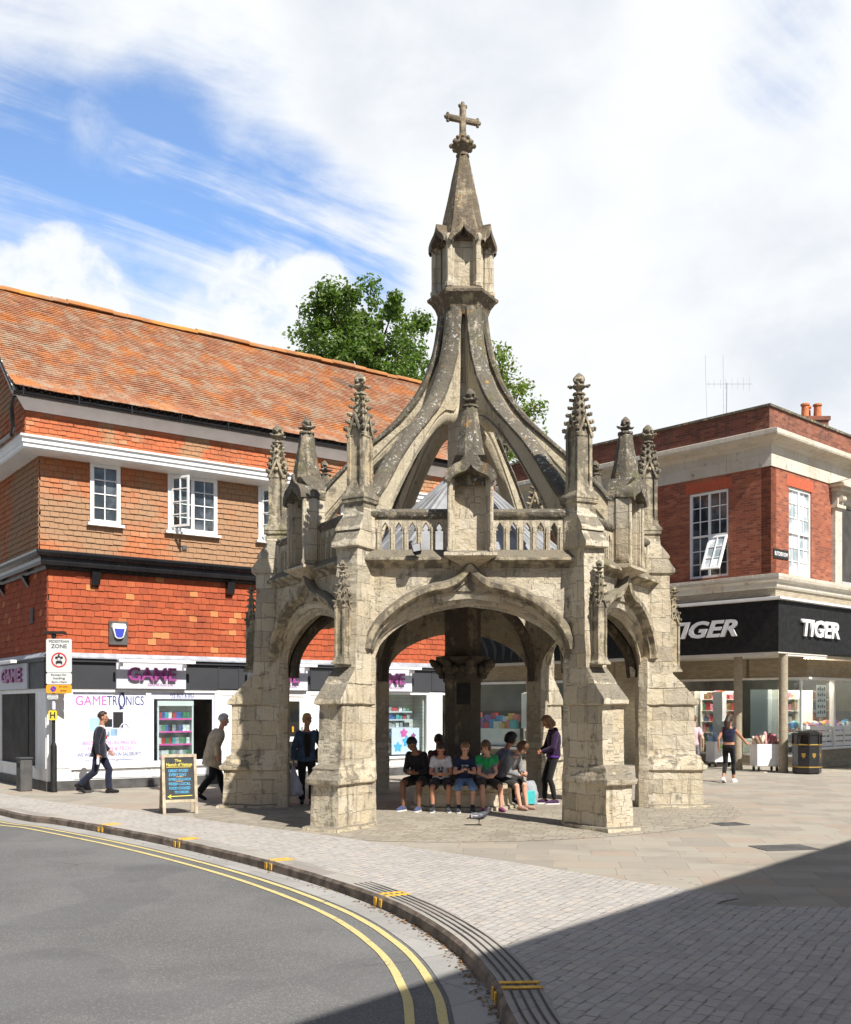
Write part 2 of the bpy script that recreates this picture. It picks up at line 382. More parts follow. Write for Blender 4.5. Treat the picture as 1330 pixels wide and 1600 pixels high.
def asphalt_mat():
    m, t = newmat('asphalt'); P = POS(t)
    f = t.noise(P, 95, 3, 0.8); sp = t.n('ShaderNodeTexVoronoi', {'Vector': P, 'Scale': 110.0}).outputs['Color']
    spx = t.n('ShaderNodeSeparateColor', {0: sp}).outputs[0]
    b = t.noise(P, 0.55, 6, 0.6); b2 = t.noise(t.mapv(P, (1, 1, 1), (4, 4, 0), (0, 0, 0.75)), 1.0, 5)
    c = t.mix(t.ramp(b, 0.35, 0.7), (0.115, 0.115, 0.113), (0.150, 0.149, 0.146))
    c = t.mix(t.math('MULTIPLY', t.ramp(spx, 0.72, 0.98), 0.55), c, (0.29, 0.285, 0.275))
    c = t.mix(t.math('MULTIPLY', t.ramp(f, 0.45, 0.75), 0.5), c, (0.075, 0.075, 0.075))
    # polished wheel tracks
    c = t.mix(t.math('MULTIPLY', t.ramp(b2, 0.52, 0.7), 0.25), c, (0.085, 0.085, 0.086))
    wv = t.n('ShaderNodeVectorMath', operation='MULTIPLY_ADD'); t.set(wv.inputs[0], t.noise(P, 1.8, 5, out=1)); wv.inputs[1].default_value = (0.5, 0.5, 0); t.set(wv.inputs[2], P)
    ck = t.n('ShaderNodeTexVoronoi', {'Vector': wv.outputs[0], 'Scale': 0.34}, feature='DISTANCE_TO_EDGE').outputs['Distance']
    c = t.mix(t.math('MULTIPLY', t.ramp(ck, 0.004, 0.001), t.ramp(t.noise(P, 0.5, 3), 0.58, 0.66)), c, (0.07, 0.07, 0.07))
    oil = t.n('ShaderNodeTexVoronoi', {'Vector': P, 'Scale': 0.9}).outputs['Distance']
    c = t.mix(t.math('MULTIPLY', t.ramp(oil, 0.10, 0.02), 0.35), c, (0.045, 0.045, 0.047))
    rp = t.ramp(t.noise(t.mapv(P, (1, 1, 1), (0.4, 2.2, 0)), 0.35, 2, 0.4), 0.545, 0.555)
    c = t.mix(t.math('MULTIPLY', rp, 0.25), c, (0.085, 0.085, 0.088))
    t.set(t.b.inputs['Base Color'], c); t.b.inputs['Roughness'].default_value = 0.9; t.b.inputs['Specular IOR Level'].default_value = 0.25
    t.set(t.b.inputs['Normal'], bump(t, t.math('ADD', f, t.math('MULTIPLY', spx, 0.7)), 0.55, 0.006))
    return m

def paving_mat(name, bw, rh, c1, c2, c3, mortar, rot=0.0, ms=0.006, warp=0.02, stain=0.4, bs=0.5, mort=0.7, sq=0.7, dash=(3.1, 0.25, 0.6)):
    m, t = newmat(name); P = POS(t)
    mp = t.mapv(P, (1, 1, 1), (0.3, 0.1, 0), (0, 0, rot))
    wv = t.n('ShaderNodeVectorMath', operation='MULTIPLY_ADD'); t.set(wv.inputs[0], t.noise(P, 1.6, 3, out=1)); wv.inputs[1].default_value = (warp, warp, 0); t.set(wv.inputs[2], mp)
    br = t.n('ShaderNodeTexBrick', {'Vector': wv.outputs[0], 'Color1': (0, 0, 0), 'Color2': (1, 1, 1), 'Mortar': (0.5, 0.5, 0.5), 'Scale': 1.0, 'Mortar Size': ms, 'Mortar Smooth': 0.4, 'Bias': 0.0, 'Brick Width': bw, 'Row Height': rh}, offset=0.4, squash=sq, squash_frequency=3)
    f = br.outputs['Color']
    c = t.mix(t.ramp(f, 0.1, 0.55), c1, c2); c = t.mix(t.ramp(f, 0.6, 0.9), c, c3)
    n = t.noise(P, 0.9, 7, 0.65)
    c = t.mix(t.math('MULTIPLY', t.ramp(n, 0.45, 0.72), stain), c, tuple(x * 0.55 for x in c2))
    fi = t.noise(P, 55, 5, 0.75); md = t.noise(P, 9, 5, 0.6)
    c = t.mix(t.math('MULTIPLY', t.ramp(fi, 0.4, 0.75), 0.4), c, tuple(x * 0.6 for x in c1))
    # old gum and spill spots
    vo = t.n('ShaderNodeTexVoronoi', {'Vector': P, 'Scale': 2.4}).outputs['Distance']
    c = t.mix(t.math('MULTIPLY', t.ramp(vo, 0.085, 0.05), 0.5), c, (0.12, 0.11, 0.1))
    mk = t.math('MULTIPLY', br.outputs['Fac'], t.ramp(t.noise(P, dash[0], 4), dash[1], dash[2]))
    c = t.mix(t.math('MULTIPLY', mk, mort), c, mortar)
    t.set(t.b.inputs['Base Color'], c); t.b.inputs['Roughness'].default_value = 0.88; t.b.inputs['Specular IOR Level'].default_value = 0.25
    h = t.math('SUBTRACT', t.math('ADD', t.math('MULTIPLY', fi, 0.3), t.math('MULTIPLY', md, 0.6)), br.outputs['Fac'])
    h = t.math('ADD', h, t.math('MULTIPLY', f, 0.5))
    t.set(t.b.inputs['Normal'], bump(t, h, bs, 0.012))
    return m

def glass_mat(name, tint=(0.9, 0.95, 0.95), refl=1.0):
    m, t = newmat(name); m.node_tree.nodes.remove(t.b)
    tr = t.n('ShaderNodeBsdfTransparent', {'Color': tint}); gl = t.n('ShaderNodeBsdfGlossy', {'Roughness': 0.015})
    gl.inputs['Color'].default_value = (1, 1, 1, 1)
    bf = t.n('ShaderNodeNewGeometry').outputs['Backfacing']
    fr = t.n('ShaderNodeFresnel', {'IOR': t.ramp(bf, 0.0, 1.0, 1.5, 1 / 1.5)})
    wob = bump(t, t.noise(POS(t), 0.9, 1), 0.02, 0.03); t.set(gl.inputs['Normal'], wob)
    mx = t.n('ShaderNodeMixShader'); t.set(mx.inputs[0], t.math('MULTIPLY', fr.outputs[0], refl, True)); t.set(mx.inputs[1], tr); t.set(mx.inputs[2], gl)
    m.node_tree.links.new(mx.outputs[0], t.out.inputs[0]); return m

def dark_glass(name, col=(0.03, 0.035, 0.04)):
    """window pane with an unlit room behind it"""
    m, t = newmat(name); P = POS(t)
    t.set(t.b.inputs['Base Color'], t.mix(t.ramp(t.noise(P, 1.7, 3), 0.4, 0.65), col, tuple(min(1, x * 3.2 + .02) for x in col)))
    t.b.inputs['Roughness'].default_value = 0.04; t.b.inputs['Specular IOR Level'].default_value = 0.8
    t.set(t.b.inputs['Normal'], bump(t, t.noise(P, 2.2, 2), 0.12, 0.05)); return m

def leaf_mat(name, a, b, c3):
    m, t = newmat(name); gi = t.n('ShaderNodeNewGeometry').outputs['Random Per Island']; P = POS(t)
    c = t.mix(gi, a, b); c = t.mix(t.ramp(gi, 0.86, 0.98), c, c3)
    c = t.mix(t.math('MULTIPLY', t.ramp(t.noise(P, 0.8, 4), 0.4, 0.7), 0.5), c, tuple(x * 1.25 for x in b))
    t.set(t.b.inputs['Base Color'], c); t.b.inputs['Roughness'].default_value = 0.5; t.b.inputs['Specular IOR Level'].default_value = 0.35
    tl = t.n('ShaderNodeBsdfTranslucent'); t.set(tl.inputs[0], t.mix(1.0, c, (1.5, 1.9, 0.6), 'MULTIPLY'))
    mx = t.n('ShaderNodeMixShader', {0: 0.35}); t.set(mx.inputs[1], t.b.outputs[0]); t.set(mx.inputs[2], tl.outputs[0])
    m.node_tree.links.new(mx.outputs[0], t.out.inputs[0]); return m

def emit_mat(name, col, s):
    m, t = newmat(name); t.set(t.b.inputs['Base Color'], col); t.set(t.b.inputs['Emission Color'], col); t.b.inputs['Emission Strength'].default_value = s; return m

def slat_mat(name, col, pitch, vert=False, depth=0.5):
    m, t = newmat(name); uv = UVM(t); sp = t.n('ShaderNodeSeparateXYZ', {0: uv}); a = sp.outputs[0 if vert else 1]
    fr = t.math('FRACT', t.math('DIVIDE', a, pitch)); ln = t.ramp(t.math('ABSOLUTE', t.math('SUBTRACT', fr, 0.5)), 0.40, 0.48)
    n = t.noise(POS(t), 4, 4)
    c = t.mix(t.ramp(n, .3, .7), tuple(x * .9 for x in col), tuple(min(1, x * 1.08) for x in col))
    c = t.mix(t.math('MULTIPLY', ln, depth), c, tuple(x * 0.35 for x in col))
    t.set(t.b.inputs['Base Color'], c); t.b.inputs['Roughness'].default_value = 0.55
    t.set(t.b.inputs['Normal'], bump(t, t.math('SUBTRACT', 1.0, ln), 0.5, 0.01)); return m

MT = {}
MT['stone'] = stone_mat('limestone_ashlar', crust=0.46, blk=(0.46, 0.27))
MT['stone_clean'] = stone_mat('limestone_cleaner', crust=0.30, blk=(0.48, 0.27))
MT['stone_carved'] = stone_mat('limestone_carved', joints=0.12, crust=0.74, grey=(0.16, 0.14, 0.11), pale=(0.42, 0.365, 0.265), moss=0.5)
MT['stone_old'] = stone_mat('limestone_weathered', joints=0.25, crust=0.98, grey=(0.098, 0.088, 0.073), orange=0.85, speck=0.9, moss=0.35, pale=(0.34, 0.29, 0.21))
MT['stone_rib'] = stone_mat('limestone_rib_flank', joints=0.3, crust=0.42, blk=(0.6, 3.0), pale=(0.48, 0.42, 0.305))
MT['stone_dark'] = stone_mat('limestone_deep_shade', joints=0.5, crust=0.9, grey=(0.07, 0.06, 0.05), pale=(0.20, 0.165, 0.12), buff=(0.16, 0.125, 0.085))  # limestone darkened: the deep shade under the arches is put into its colour
MT['stone_spire'] = stone_mat('limestone_spire', joints=0.2, crust=0.9, grey=(0.135, 0.108, 0.08), orange=1.0, speck=0.5, pale=(0.30, 0.24, 0.16), moss=0.3)
MT['lead'] = plain('lead_sheet', (0.25, 0.255, 0.265), 0.62, 0.22, 2.5, 0.15, 0.1)
MT['lead_flash'] = plain('lead_flashing', (0.34, 0.36, 0.40), 0.5, 0.2, 5, 0.15, 0.2)
MT['tile_low'] = tile_mat('hung_tiles_red', (0.40, 0.092, 0.040), (0.23, 0.058, 0.031), (0.47, 0.145, 0.06), flame=(0.55, 0.215, 0.085), patch=(0.20, 0.06, 0.035), patch_lo=0.60, patch_hi=0.72)
MT['tile_up'] = tile_mat('hung_tiles_brown', (0.46, 0.165, 0.072), (0.33, 0.125, 0.062), (0.46, 0.22, 0.12), patch=(0.33, 0.215, 0.128), patch_lo=0.40, patch_hi=0.56, pscale=0.6)
MT['tile_strip'] = tile_mat('hung_tiles_mixed', (0.48, 0.14, 0.06), (0.27, 0.10, 0.05), (0.50, 0.24, 0.13), patch=(0.34, 0.215, 0.12), patch_lo=0.48, patch_hi=0.6, pscale=1.1)
MT['tile_roof'] = tile_mat('roof_tiles_lichen', (0.30, 0.130, 0.070), (0.19, 0.088, 0.053), (0.36, 0.185, 0.105), patch=(0.43, 0.150, 0.038), patch_lo=0.46, patch_hi=0.64, pscale=1.3, patch2=(0.33, 0.255, 0.18), p2=(0.45, 0.64))
MT['tile_ridge'] = tile_mat('ridge_tiles_lichen', (0.38, 0.17, 0.06), (0.24, 0.11, 0.06), (0.44, 0.25, 0.11), patch=(0.52, 0.235, 0.04), patch2=(0.32, 0.25, 0.18))
MT['brick'] = brick_mat('red_brick', (0.25, 0.085, 0.056), (0.385, 0.122, 0.068), (0.43, 0.165, 0.095), (0.34, 0.22, 0.16), ms=0.005)
MT['brick_arch'] = plain('gauged_red_brick', (0.46, 0.10, 0.045), 0.85, 0.18, 22, 0.3)
MT['brick_parapet'] = brick_mat('parapet_brick', (0.17, 0.068, 0.048), (0.29, 0.105, 0.065), (0.34, 0.135, 0.085), (0.24, 0.175, 0.135), stain=0.5)
MT['brick_buff'] = brick_mat('buff_slip_brick', (0.36, 0.30, 0.215), (0.43, 0.365, 0.265), (0.47, 0.40, 0.30), (0.30, 0.26, 0.2), 0.2, 0.052, 0.006)
MT['portland'] = stone_mat('portland_stone', blk=(0.9, 0.7), pale=(0.60, 0.555, 0.47), buff=(0.55, 0.47, 0.36), grey=(0.27, 0.235, 0.20), crust=0.30, joints=0.35)
MT['asphalt'] = asphalt_mat()
MT['flags'] = paving_mat('york_flags', 0.78, 0.50, (0.275, 0.248, 0.205), (0.33, 0.298, 0.246), (0.325, 0.268, 0.213), (0.16, 0.135, 0.105), 0.12, 0.007, 0.06, 0.5, 0.5, 0.55)
MT['flags_small'] = paving_mat('worn_stone_setts', 0.26, 0.16, (0.27, 0.238, 0.19), (0.315, 0.278, 0.22), (0.34, 0.305, 0.25), (0.14, 0.118, 0.095), 0.35, 0.010, 0.03, 0.5, 0.9)
MT['setts'] = paving_mat('granite_setts', 0.185, 0.095, (0.36, 0.338, 0.312), (0.41, 0.387, 0.36), (0.43, 0.385, 0.34), (0.14, 0.122, 0.10), -1.02, 0.008, 0.10, 0.35, 1.2, 0.72, 0.7, (7.0, 0.46, 0.64))
MT['kerb'] = paving_mat('granite_kerb', 0.9, 0.6, (0.30, 0.28, 0.25), (0.36, 0.335, 0.30), (0.27, 0.24, 0.21), (0.1, 0.09, 0.08), 0.9, 0.006, 0.0, 0.5, 0.4)
MT['kerb_face'] = plain('kerb_dark_face', (0.12, 0.092, 0.07), 0.9, 0.5, 6, 0.5)  # mottled dark brown for the upright kerb face, darker than the top
MT['gutter'] = paving_mat('gutter_slabs', 0.62, 0.7, (0.29, 0.28, 0.265), (0.34, 0.33, 0.31), (0.31, 0.30, 0.28), (0.17, 0.16, 0.15), 0.9, 0.01, 0.02, 0.4, 0.35)
MT['yellow'] = plain('yellow_road_paint', (0.56, 0.455, 0.19), 0.75, 0.32, 22, 0.3)
def worn_paint(name, col, hole):
    m, t = newmat(name); P = POS(t); n = t.noise(P, 26, 5, 0.7); w = t.noise(P, 3.0, 4)
    c = t.mix(t.ramp(n, .3, .7), tuple(x * .82 for x in col), col)
    c = t.mix(t.ramp(t.math('ADD', n, t.math('MULTIPLY', w, 0.5)), 0.86, 0.95), c, hole)
    t.set(t.b.inputs['Base Color'], c); t.b.inputs['Roughness'].default_value = .8; return m
MT['yellow'] = worn_paint('worn_yellow_road_paint', (0.58, 0.475, 0.205), (0.13, 0.13, 0.128))
MT['yellow_kerb'] = plain('yellow_kerb_paint', (0.66, 0.37, 0.03), 0.75, 0.25, 18, 0.2)
MT['groove'] = plain('dark_groove', (0.05, 0.047, 0.045), 0.9, 0.2)
MT['white'] = plain('white_gloss_paint', (0.76, 0.76, 0.755), 0.35, 0.07, 2.2, 0.08)
MT['white_wood'] = plain('white_painted_timber', (0.82, 0.81, 0.79), 0.45, 0.05, 3, 0.05)
MT['soffit'] = plain('cream_soffit', (0.62, 0.59, 0.53), 0.7, 0.06, 2)
MT['black_gloss'] = plain('black_gloss_paint', (0.016, 0.016, 0.018), 0.25, 0.2, 3)
MT['black_matt'] = plain('black_iron', (0.016, 0.016, 0.016), 0.6, 0.3, 8, 0, 0, 0.22)
MT['fascia'] = plain('charcoal_fascia', (0.045, 0.047, 0.053), 0.5, 0.06, 2, 0, 0, .3)
MT['plinth'] = plain('grey_plinth', (0.075, 0.072, 0.07), 0.7, 0.25, 5, 0.2)
MT['panel_grey'] = plain('pale_grey_signboard', (0.55, 0.555, 0.62), 0.45, 0.03, 2)
MT['purple'] = plain('purple_letters', (0.30, 0.065, 0.24), 0.4, 0.05)
MT['pink'] = plain('pink_vinyl', (0.72, 0.12, 0.40), 0.5, 0.04)
MT['navy_ink'] = plain('navy_vinyl', (0.035, 0.045, 0.13), 0.5, 0.04)
MT['poster'] = plain('pale_poster', (0.66, 0.68, 0.82), 0.4, 0.02, 1)
MT['poster_blue'] = plain('dark_blue_poster', (0.05, 0.10, 0.22), 0.35, 0.7, 1.6)
MT['poster_mid'] = plain('steel_blue_poster', (0.26, 0.40, 0.58), 0.4, 0.5, 2.4)
MT['glass'] = glass_mat('shop_glass')
MT['pane'] = dark_glass('window_pane')
MT['pane_curtain'] = dark_glass('curtained_pane', (0.30, 0.36, 0.38))
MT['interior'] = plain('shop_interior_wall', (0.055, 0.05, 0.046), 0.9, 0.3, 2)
MT['interior_pale'] = slat_mat('slatwall', (0.62, 0.62, 0.58), 0.1)
MT['grey_sign'] = plain('reflective_white_sign', (0.60, 0.61, 0.60), 0.5, 0.03, 3)
MT['sign_red'] = plain('sign_red', (0.55, 0.03, 0.035), 0.5, 0.05)
MT['sign_black'] = plain('sign_black', (0.02, 0.02, 0.02), 0.5, 0.1)
MT['sign_orange'] = plain('sign_orange', (0.80, 0.33, 0.02), 0.5, 0.04)
MT['sign_yellow'] = plain('sign_yellow', (0.80, 0.55, 0.03), 0.5, 0.04)
MT['sign_blue'] = plain('sign_blue', (0.04, 0.06, 0.42), 0.5, 0.04)
MT['alu'] = plain('aluminium', (0.55, 0.56, 0.57), 0.4, 0.06, 4, 0, 0.8)
MT['leaf'] = leaf_mat('leaves_dark', (0.062, 0.105, 0.020), (0.115, 0.175, 0.038), (0.18, 0.21, 0.05))
MT['leaf2'] = leaf_mat('leaves_light', (0.095, 0.145, 0.025), (0.17, 0.22, 0.045), (0.28, 0.19, 0.06))
MT['bark'] = plain('bark', (0.10, 0.08, 0.06), 0.9, 0.35, 8, 0.6)
MT['gold'] = plain('gold_paint', (0.42, 0.27, 0.06), 0.45, 0.1, 6, 0, 0.5)
MT['terracotta'] = plain('terracotta_pot', (0.52, 0.17, 0.07), 0.85, 0.2, 8, 0.2)
MT['timber'] = plain('worn_timber', (0.40, 0.33, 0.235), 0.75, 0.3, 9, 0.35)
MT['timber_red'] = plain('red_brown_board', (0.20, 0.055, 0.028), 0.7, 0.2, 5)
MT['chalkboard'] = plain('chalkboard', (0.035, 0.037, 0.036), 0.75, 0.25, 4)
MT['chalk_blue'] = plain('blue_chalk', (0.08, 0.42, 0.72), 0.8, 0.15, 30)
MT['chalk_yellow'] = plain('yellow_chalk', (0.75, 0.62, 0.10), 0.8, 0.15, 30)
MT['chalk_orange'] = plain('orange_chalk', (0.75, 0.40, 0.15), 0.8, 0.15, 30)
MT['lamp'] = emit_mat('lamp_glow', (1.0, 0.93, 0.8), 4.0)
MT['rubber'] = plain('rubber', (0.03, 0.03, 0.03), 0.7, 0.1)
# ---------------------------------------------------------------- ground, road, kerb
def catmull(P, n=10):
    out = []; P = [V(p) for p in P]
    for i in range(len(P) - 1):
        p0 = P[max(i - 1, 0)]; p1 = P[i]; p2 = P[i + 1]; p3 = P[min(i + 2, len(P) - 1)]
        for k in range(n):
            t = k / n
            out.append(0.5 * ((2 * p1) + (p2 - p0) * t + (2 * p0 - 5 * p1 + 4 * p2 - p3) * t * t + (3 * p1 - p0 - 3 * p2 + p3) * t ** 3))
    out.append(P[-1]); return out

KP = [V((-55, 64, 0)), V((-22.5, 19, 0)), V((-14.2, 7.4, 0))] + [gp(*p) for p in ((0, 1265), (100, 1281), (250, 1308), (420, 1347), (580, 1397), (690, 1453), (760, 1520), (800, 1600))] + [V((0.06, -15, 0)), V((0.9, -18, 0)), V((3.2, -22, 0)), V((9, -30, 0)), V((20, -45, 0))]
KC = catmull(KP, 12)
def kerb_normals():
    out = []
    for i in range(len(KC)):
        t = (KC[min(i + 1, len(KC) - 1)] - KC[max(i - 1, 0)]).normalized()
        out.append(V((t.y, -t.x, 0)))          # towards the road
    return out
KN = kerb_normals()
if (KN[60].x + KN[60].y) > 0: KN = [-n for n in KN]
def koff(d, z): return [V((p.x + n.x * d, p.y + n.y * d, z)) for p, n in zip(KC, KN)]

def ground():
    mb = MB(); mb.add([(-500, -500, -0.105), (500, -500, -0.105), (500, 900, -0.105), (-500, 900, -0.105)], [(0, 1, 2, 3)])
    mb.build('road', MT['asphalt'], kind='structure', fix=False)
    def poly(name, pts, mat, z):
        me = bpy.data.meshes.new(name); bm = bmesh.new()
        f = bm.faces.new([bm.verts.new((p[0], p[1], z)) for p in pts]); f.normal_update()
        if f.normal.z < 0: f.normal_flip()
        bmesh.ops.triangulate(bm, faces=[f], ngon_method='BEAUTY'); bm.to_mesh(me); bm.free(); metre_uv(me)
        return finish(name, me, mat, None, 'structure')
    inner = koff(-0.02, 0)
    poly('pavement', inner + [(90, -45), (90, 120), (-55, 120)], MT['flags'], 0.0)
    bnd = [V((-40, 45, 0)), V((-15.5, 11.5, 0))] + [gp(*p) for p in ((0, 1240), (245, 1272), (500, 1305), (780, 1345), (1000, 1380), (1150, 1400), (1330, 1419))] + [V((16, -9.0, 0)), V((60, -22, 0))]
    bnd = catmull(bnd, 5)
    band = koff(-0.30, 0)
    i0 = 12; poly('granite_paving', bnd + [V((60, -45, 0))] + list(reversed(band[i0:])), MT['setts'], 0.008)
    ring = []
    for k in range(48):
        a = 2 * math.pi * k / 48; r = 5.0 + 0.15 * math.sin(3 * a + 1)
        ring.append(V((r * math.cos(a), r * math.sin(a), 0)))
    poly('worn_paving', ring, MT['flags_small'], 0.004)
    # kerb stones with a worn lip, gutter slabs and the two yellow lines
    mb = MB(); a = koff(-0.30, 0.012); b = koff(-0.03, 0.012); c = koff(0.0, -0.018); d = koff(0.012, -0.11)
    n = len(KC)
    mb.mi = 0; mb.add(a + b, [(i, i + 1, n + i + 1, n + i) for i in range(n - 1)])
    mb.mi = 1; mb.add(b + c + d, [(i, i + 1, n + i + 1, n + i) for i in range(n - 1)] + [(n + i, n + i + 1, 2 * n + i + 1, 2 * n + i) for i in range(n - 1)])
    mb.build('kerb', [MT['kerb'], MT['kerb_face']], kind='structure', rough=(0.25, 0.006, 2.5))
    def strip(name, d0, d1, z, mat, i0=0, i1=None, ragged=0.0):
        mb = MB(); i1 = i1 or n; A = koff(d0, z)[i0:i1]; B = koff(d1, z)[i0:i1]
        if ragged:
            A = [p + noise.noise_vector(p * 3.0) * ragged * V((1, 1, 0)) for p in A]; B = [p + noise.noise_vector(p * 3.3) * ragged * V((1, 1, 0)) for p in B]
        k = len(A); mb.add(A + B, [(i, i + 1, k + i + 1, k + i) for i in range(k - 1)])
        return mb.build(name, mat, kind='structure')
    strip('gutter', 0.005, 0.30, -0.100, MT['gutter'])
    strip('road_line', 0.335, 0.398, -0.0995, MT['yellow'], 10, n - 20, 0.004)
    strip('road_line', 0.545, 0.608, -0.0995, MT['yellow'], 10, n - 20, 0.004)
    # drainage grooves along the kerb
    i0 = min(range(n), key=lambda i: (KC[i] - gp(540, 1382)).length)
    for off in (0.075, 0.135, 0.195, 0.255): strip('drain_groove', -off, -off - 0.016, 0.018, MT['groove'], i0, n - 22)
    # yellow loading marks on the kerb
    for (x, y) in ((155, 1291), (280, 1313), (423, 1346), (592, 1401), (797, 1545)):
        g = gp(x, y); i = min(range(n), key=lambda i: (KC[i] - g).length); p = KC[i]; N = KN[i]; T = V((-N.y, N.x, 0))
        mb = MB()
        for s in (-0.085, 0.04):
            q = p + T * s
            mb.frame(q, T, V((0, 0, 1)), N, 0, 0.055, 0.012, 0.020, -0.30, -0.035)
            mb.frame(q, T, V((0, 0, 1)), N, 0, 0.055, -0.09, -0.012, 0.004, 0.016)
        mb.build('kerb_mark', MT['yellow_kerb'], kind='structure')
    # iron covers let into the paving
    for (x, y, w, d, r) in ((1225, 1325, 0.75, 0.5, 0.2), (1150, 1402, 0.0, 0, 0), (1140, 1288, 0.5, 0.4, .3)):
        if not w: continue
        g = gp(x, y); mb = MB(); mb.X = Matrix.Translation(g) @ Matrix.Rotation(r, 4, 'Z')
        mb.box(-w / 2, w / 2, -d / 2, d / 2, 0.002, 0.008)
        for k in range(6): mb.box(-w / 2 + .05, w / 2 - .05, -d / 2 + .05 + k * (d - .1) / 6, -d / 2 + .05 + (k + .55) * (d - .1) / 6, 0.008, 0.011)
        mb.build('drain_cover', MT['plinth'], kind='structure')
ground()
def gutter_litter():
    r = random.Random(17); mb = MB(); n = len(KC)
    for _ in range(260):
        i = min(n - 2, 12 * 4 + int(r.betavariate(3, 1.6) * (12 * 6))); q = KC[i].lerp(KC[i + 1], r.random()); N = KN[i]; p = q + N * (.015 + abs(r.gauss(0.0, .05))); p.z = -.094
        s = r.uniform(.010, .028); a = r.uniform(0, 6.3); u = V((math.cos(a), math.sin(a), r.uniform(-.2, .2))); w = V((-math.sin(a), math.cos(a), r.uniform(-.2, .2)))
        mb.add([p - u * s, p + w * s * .5 + V((0, 0, s * .3)), p + u * s, p - w * s * .5 + V((0, 0, s * .15))], [(0, 1, 2, 3)])
    o = mb.build('leaf_litter', tile_mat('dry_leaf_litter', (0.22, 0.12, 0.05), (0.10, 0.06, 0.035), (0.42, 0.36, 0.26)), kind='stuff', fix=False)
    tag(o, 'brown dry leaves and scraps gathered in the gutter along the kerb', 'litter')
gutter_litter()
# ---------------------------------------------------------------- the stone market cross
R60 = math.radians(60)
cross = thing('market_cross', 'hexagonal medieval stone market cross with flying ribs, pinnacles and a cross-topped spire', 'market cross')
AO, AI, HALF = 3.05, 2.88, 1.485      # wall outer and inner distance from the centre, half opening
UPZ = V((0, 0, 1))

def six(first, off):
    """first stands at turn 0; five more turned copies"""
    first.rotation_euler.z = off
    for k in range(1, 6):
        c = copy_tree(first, cross); c.rotation_euler.z = off + k * R60

def sq(cx, cy, z, w, d=None):
    d = d or w; return [(cx - w / 2, cy - d / 2, z), (cx + w / 2, cy - d / 2, z), (cx + w / 2, cy + d / 2, z), (cx - w / 2, cy + d / 2, z)]

def crockets(mb, cx, cy, z0, z1, w0, w1, levels, s):
    for k in range(levels):
        t = (k + 0.35) / levels; z = z0 + (z1 - z0) * t; w = (w0 + (w1 - w0) * t) / 2
        ss = s * (1.1 - 0.35 * t)
        for j in range(4):
            a = math.pi / 4 + j * math.pi / 2; r = w * 1.414
            for (dr, dz, q) in ((0.35, 0, 1.0), (1.1, 0.35, 0.75), (1.25, -0.25, .45)):
                mb.ball((cx + (r + dr * ss) * math.cos(a), cy + (r + dr * ss) * math.sin(a), z + dz * ss), (ss * q, ss * q, ss * q * 0.8), 6, 4)
            a2 = j * math.pi / 2
            mb.ball((cx + (w + .2 * ss) * math.cos(a2), cy + (w + .2 * ss) * math.sin(a2), z + ss), ss * 0.8, 6, 4)

def pinnacle_mb(mb, cx, cy, z, w, hs, hp, lev, cs, base=True):
    """square panelled shaft, gablets and crocketed spirelet; returns top z"""
    if base:
        mb.loft([sq(cx, cy, z, w * 1.5), sq(cx, cy, z + .05 * w / .3, w * 1.5), sq(cx, cy, z + .13 * w / .3, w * 1.12), sq(cx, cy, z + .2 * w / .3, w * 1.12)])
        z += .2 * w / .3
    mb.loft([sq(cx, cy, z, w * .8), sq(cx, cy, z + hs, w * .8)])
    for sx in (-1, 1):
        for sy in (-1, 1):
            mb.loft([sq(cx + sx * w * .41, cy + sy * w * .41, z, w * .2), sq(cx + sx * w * .41, cy + sy * w * .41, z + hs, w * .2)])
            mb.ball((cx + sx * w * .5, cy + sy * w * .5, z + hs), w * .11, 6, 4)
    mb.loft([sq(cx, cy, z, w * .98), sq(cx, cy, z + w * .3, w * .84)])
    zz = z + hs
    for j in range(4):       # gablets
        a = j * math.pi / 2; N = V((math.cos(a), math.sin(a), 0)); U = V((-N.y, N.x, 0)); O = V((cx, cy, zz))
        h = w * 1.15
        for sg in (-1, 1):
            mb.prism([O + U * (sg * w * .56) + N * (w * .36) - UPZ * (w * .12), O + N * (w * .36) + UPZ * h, O + N * (w * .36) + UPZ * (h * .76), O + U * (sg * w * .40) + N * (w * .36) - UPZ * (w * .12)], N * (w * .22))
        mb.prism([O + U * (w * .45) + N * (w * .3) - UPZ * (w * .1), O + N * (w * .3) + UPZ * h * .9, O - U * (w * .45) + N * (w * .3) - UPZ * (w * .1)], N * (w * .12))
    mb.loft([sq(cx, cy, zz - .02, w * .86), sq(cx, cy, zz + hp * .25, w * .70), sq(cx, cy, zz + hp, w * .36)])
    crockets(mb, cx, cy, zz + w * .15, zz + hp, w * .95, w * .38, lev, cs)
    mb.lathe([(w * .25, zz + hp - .01), (w * .36, zz + hp), (w * .36, zz + hp + w * .08), (w * .2, zz + hp + w * .12)], 8, (cx, cy, 0))
    return zz + hp + w * .1

def finial_mb(mb, cx, cy, z, s):
    mb.lathe([(s * .30, z), (s * .30, z + s * .25), (s * .75, z + s * .62), (s * .70, z + s * .75), (s * .4, z + s * .85), (s * .36, z + s * 1.05), (s * .62, z + s * 1.3), (s * .6, z + s * 1.55), (s * .34, z + s * 1.85), (s * .1, z + s * 2.05)], 8, (cx, cy, 0))
    for k in range(4):
        a = math.pi / 4 + k * math.pi / 2
        for (r, dz, q) in ((.85, .66, .24), (1.05, .74, .17)): mb.ball((cx + s * r * math.cos(a), cy + s * r * math.sin(a), z + s * dz), (s * q, s * q, s * q * .8), 6, 4)
        mb.ball((cx + s * .5 * math.cos(a + .78), cy + s * .5 * math.sin(a + .78), z + s * 1.15), s * .2, 6, 4)

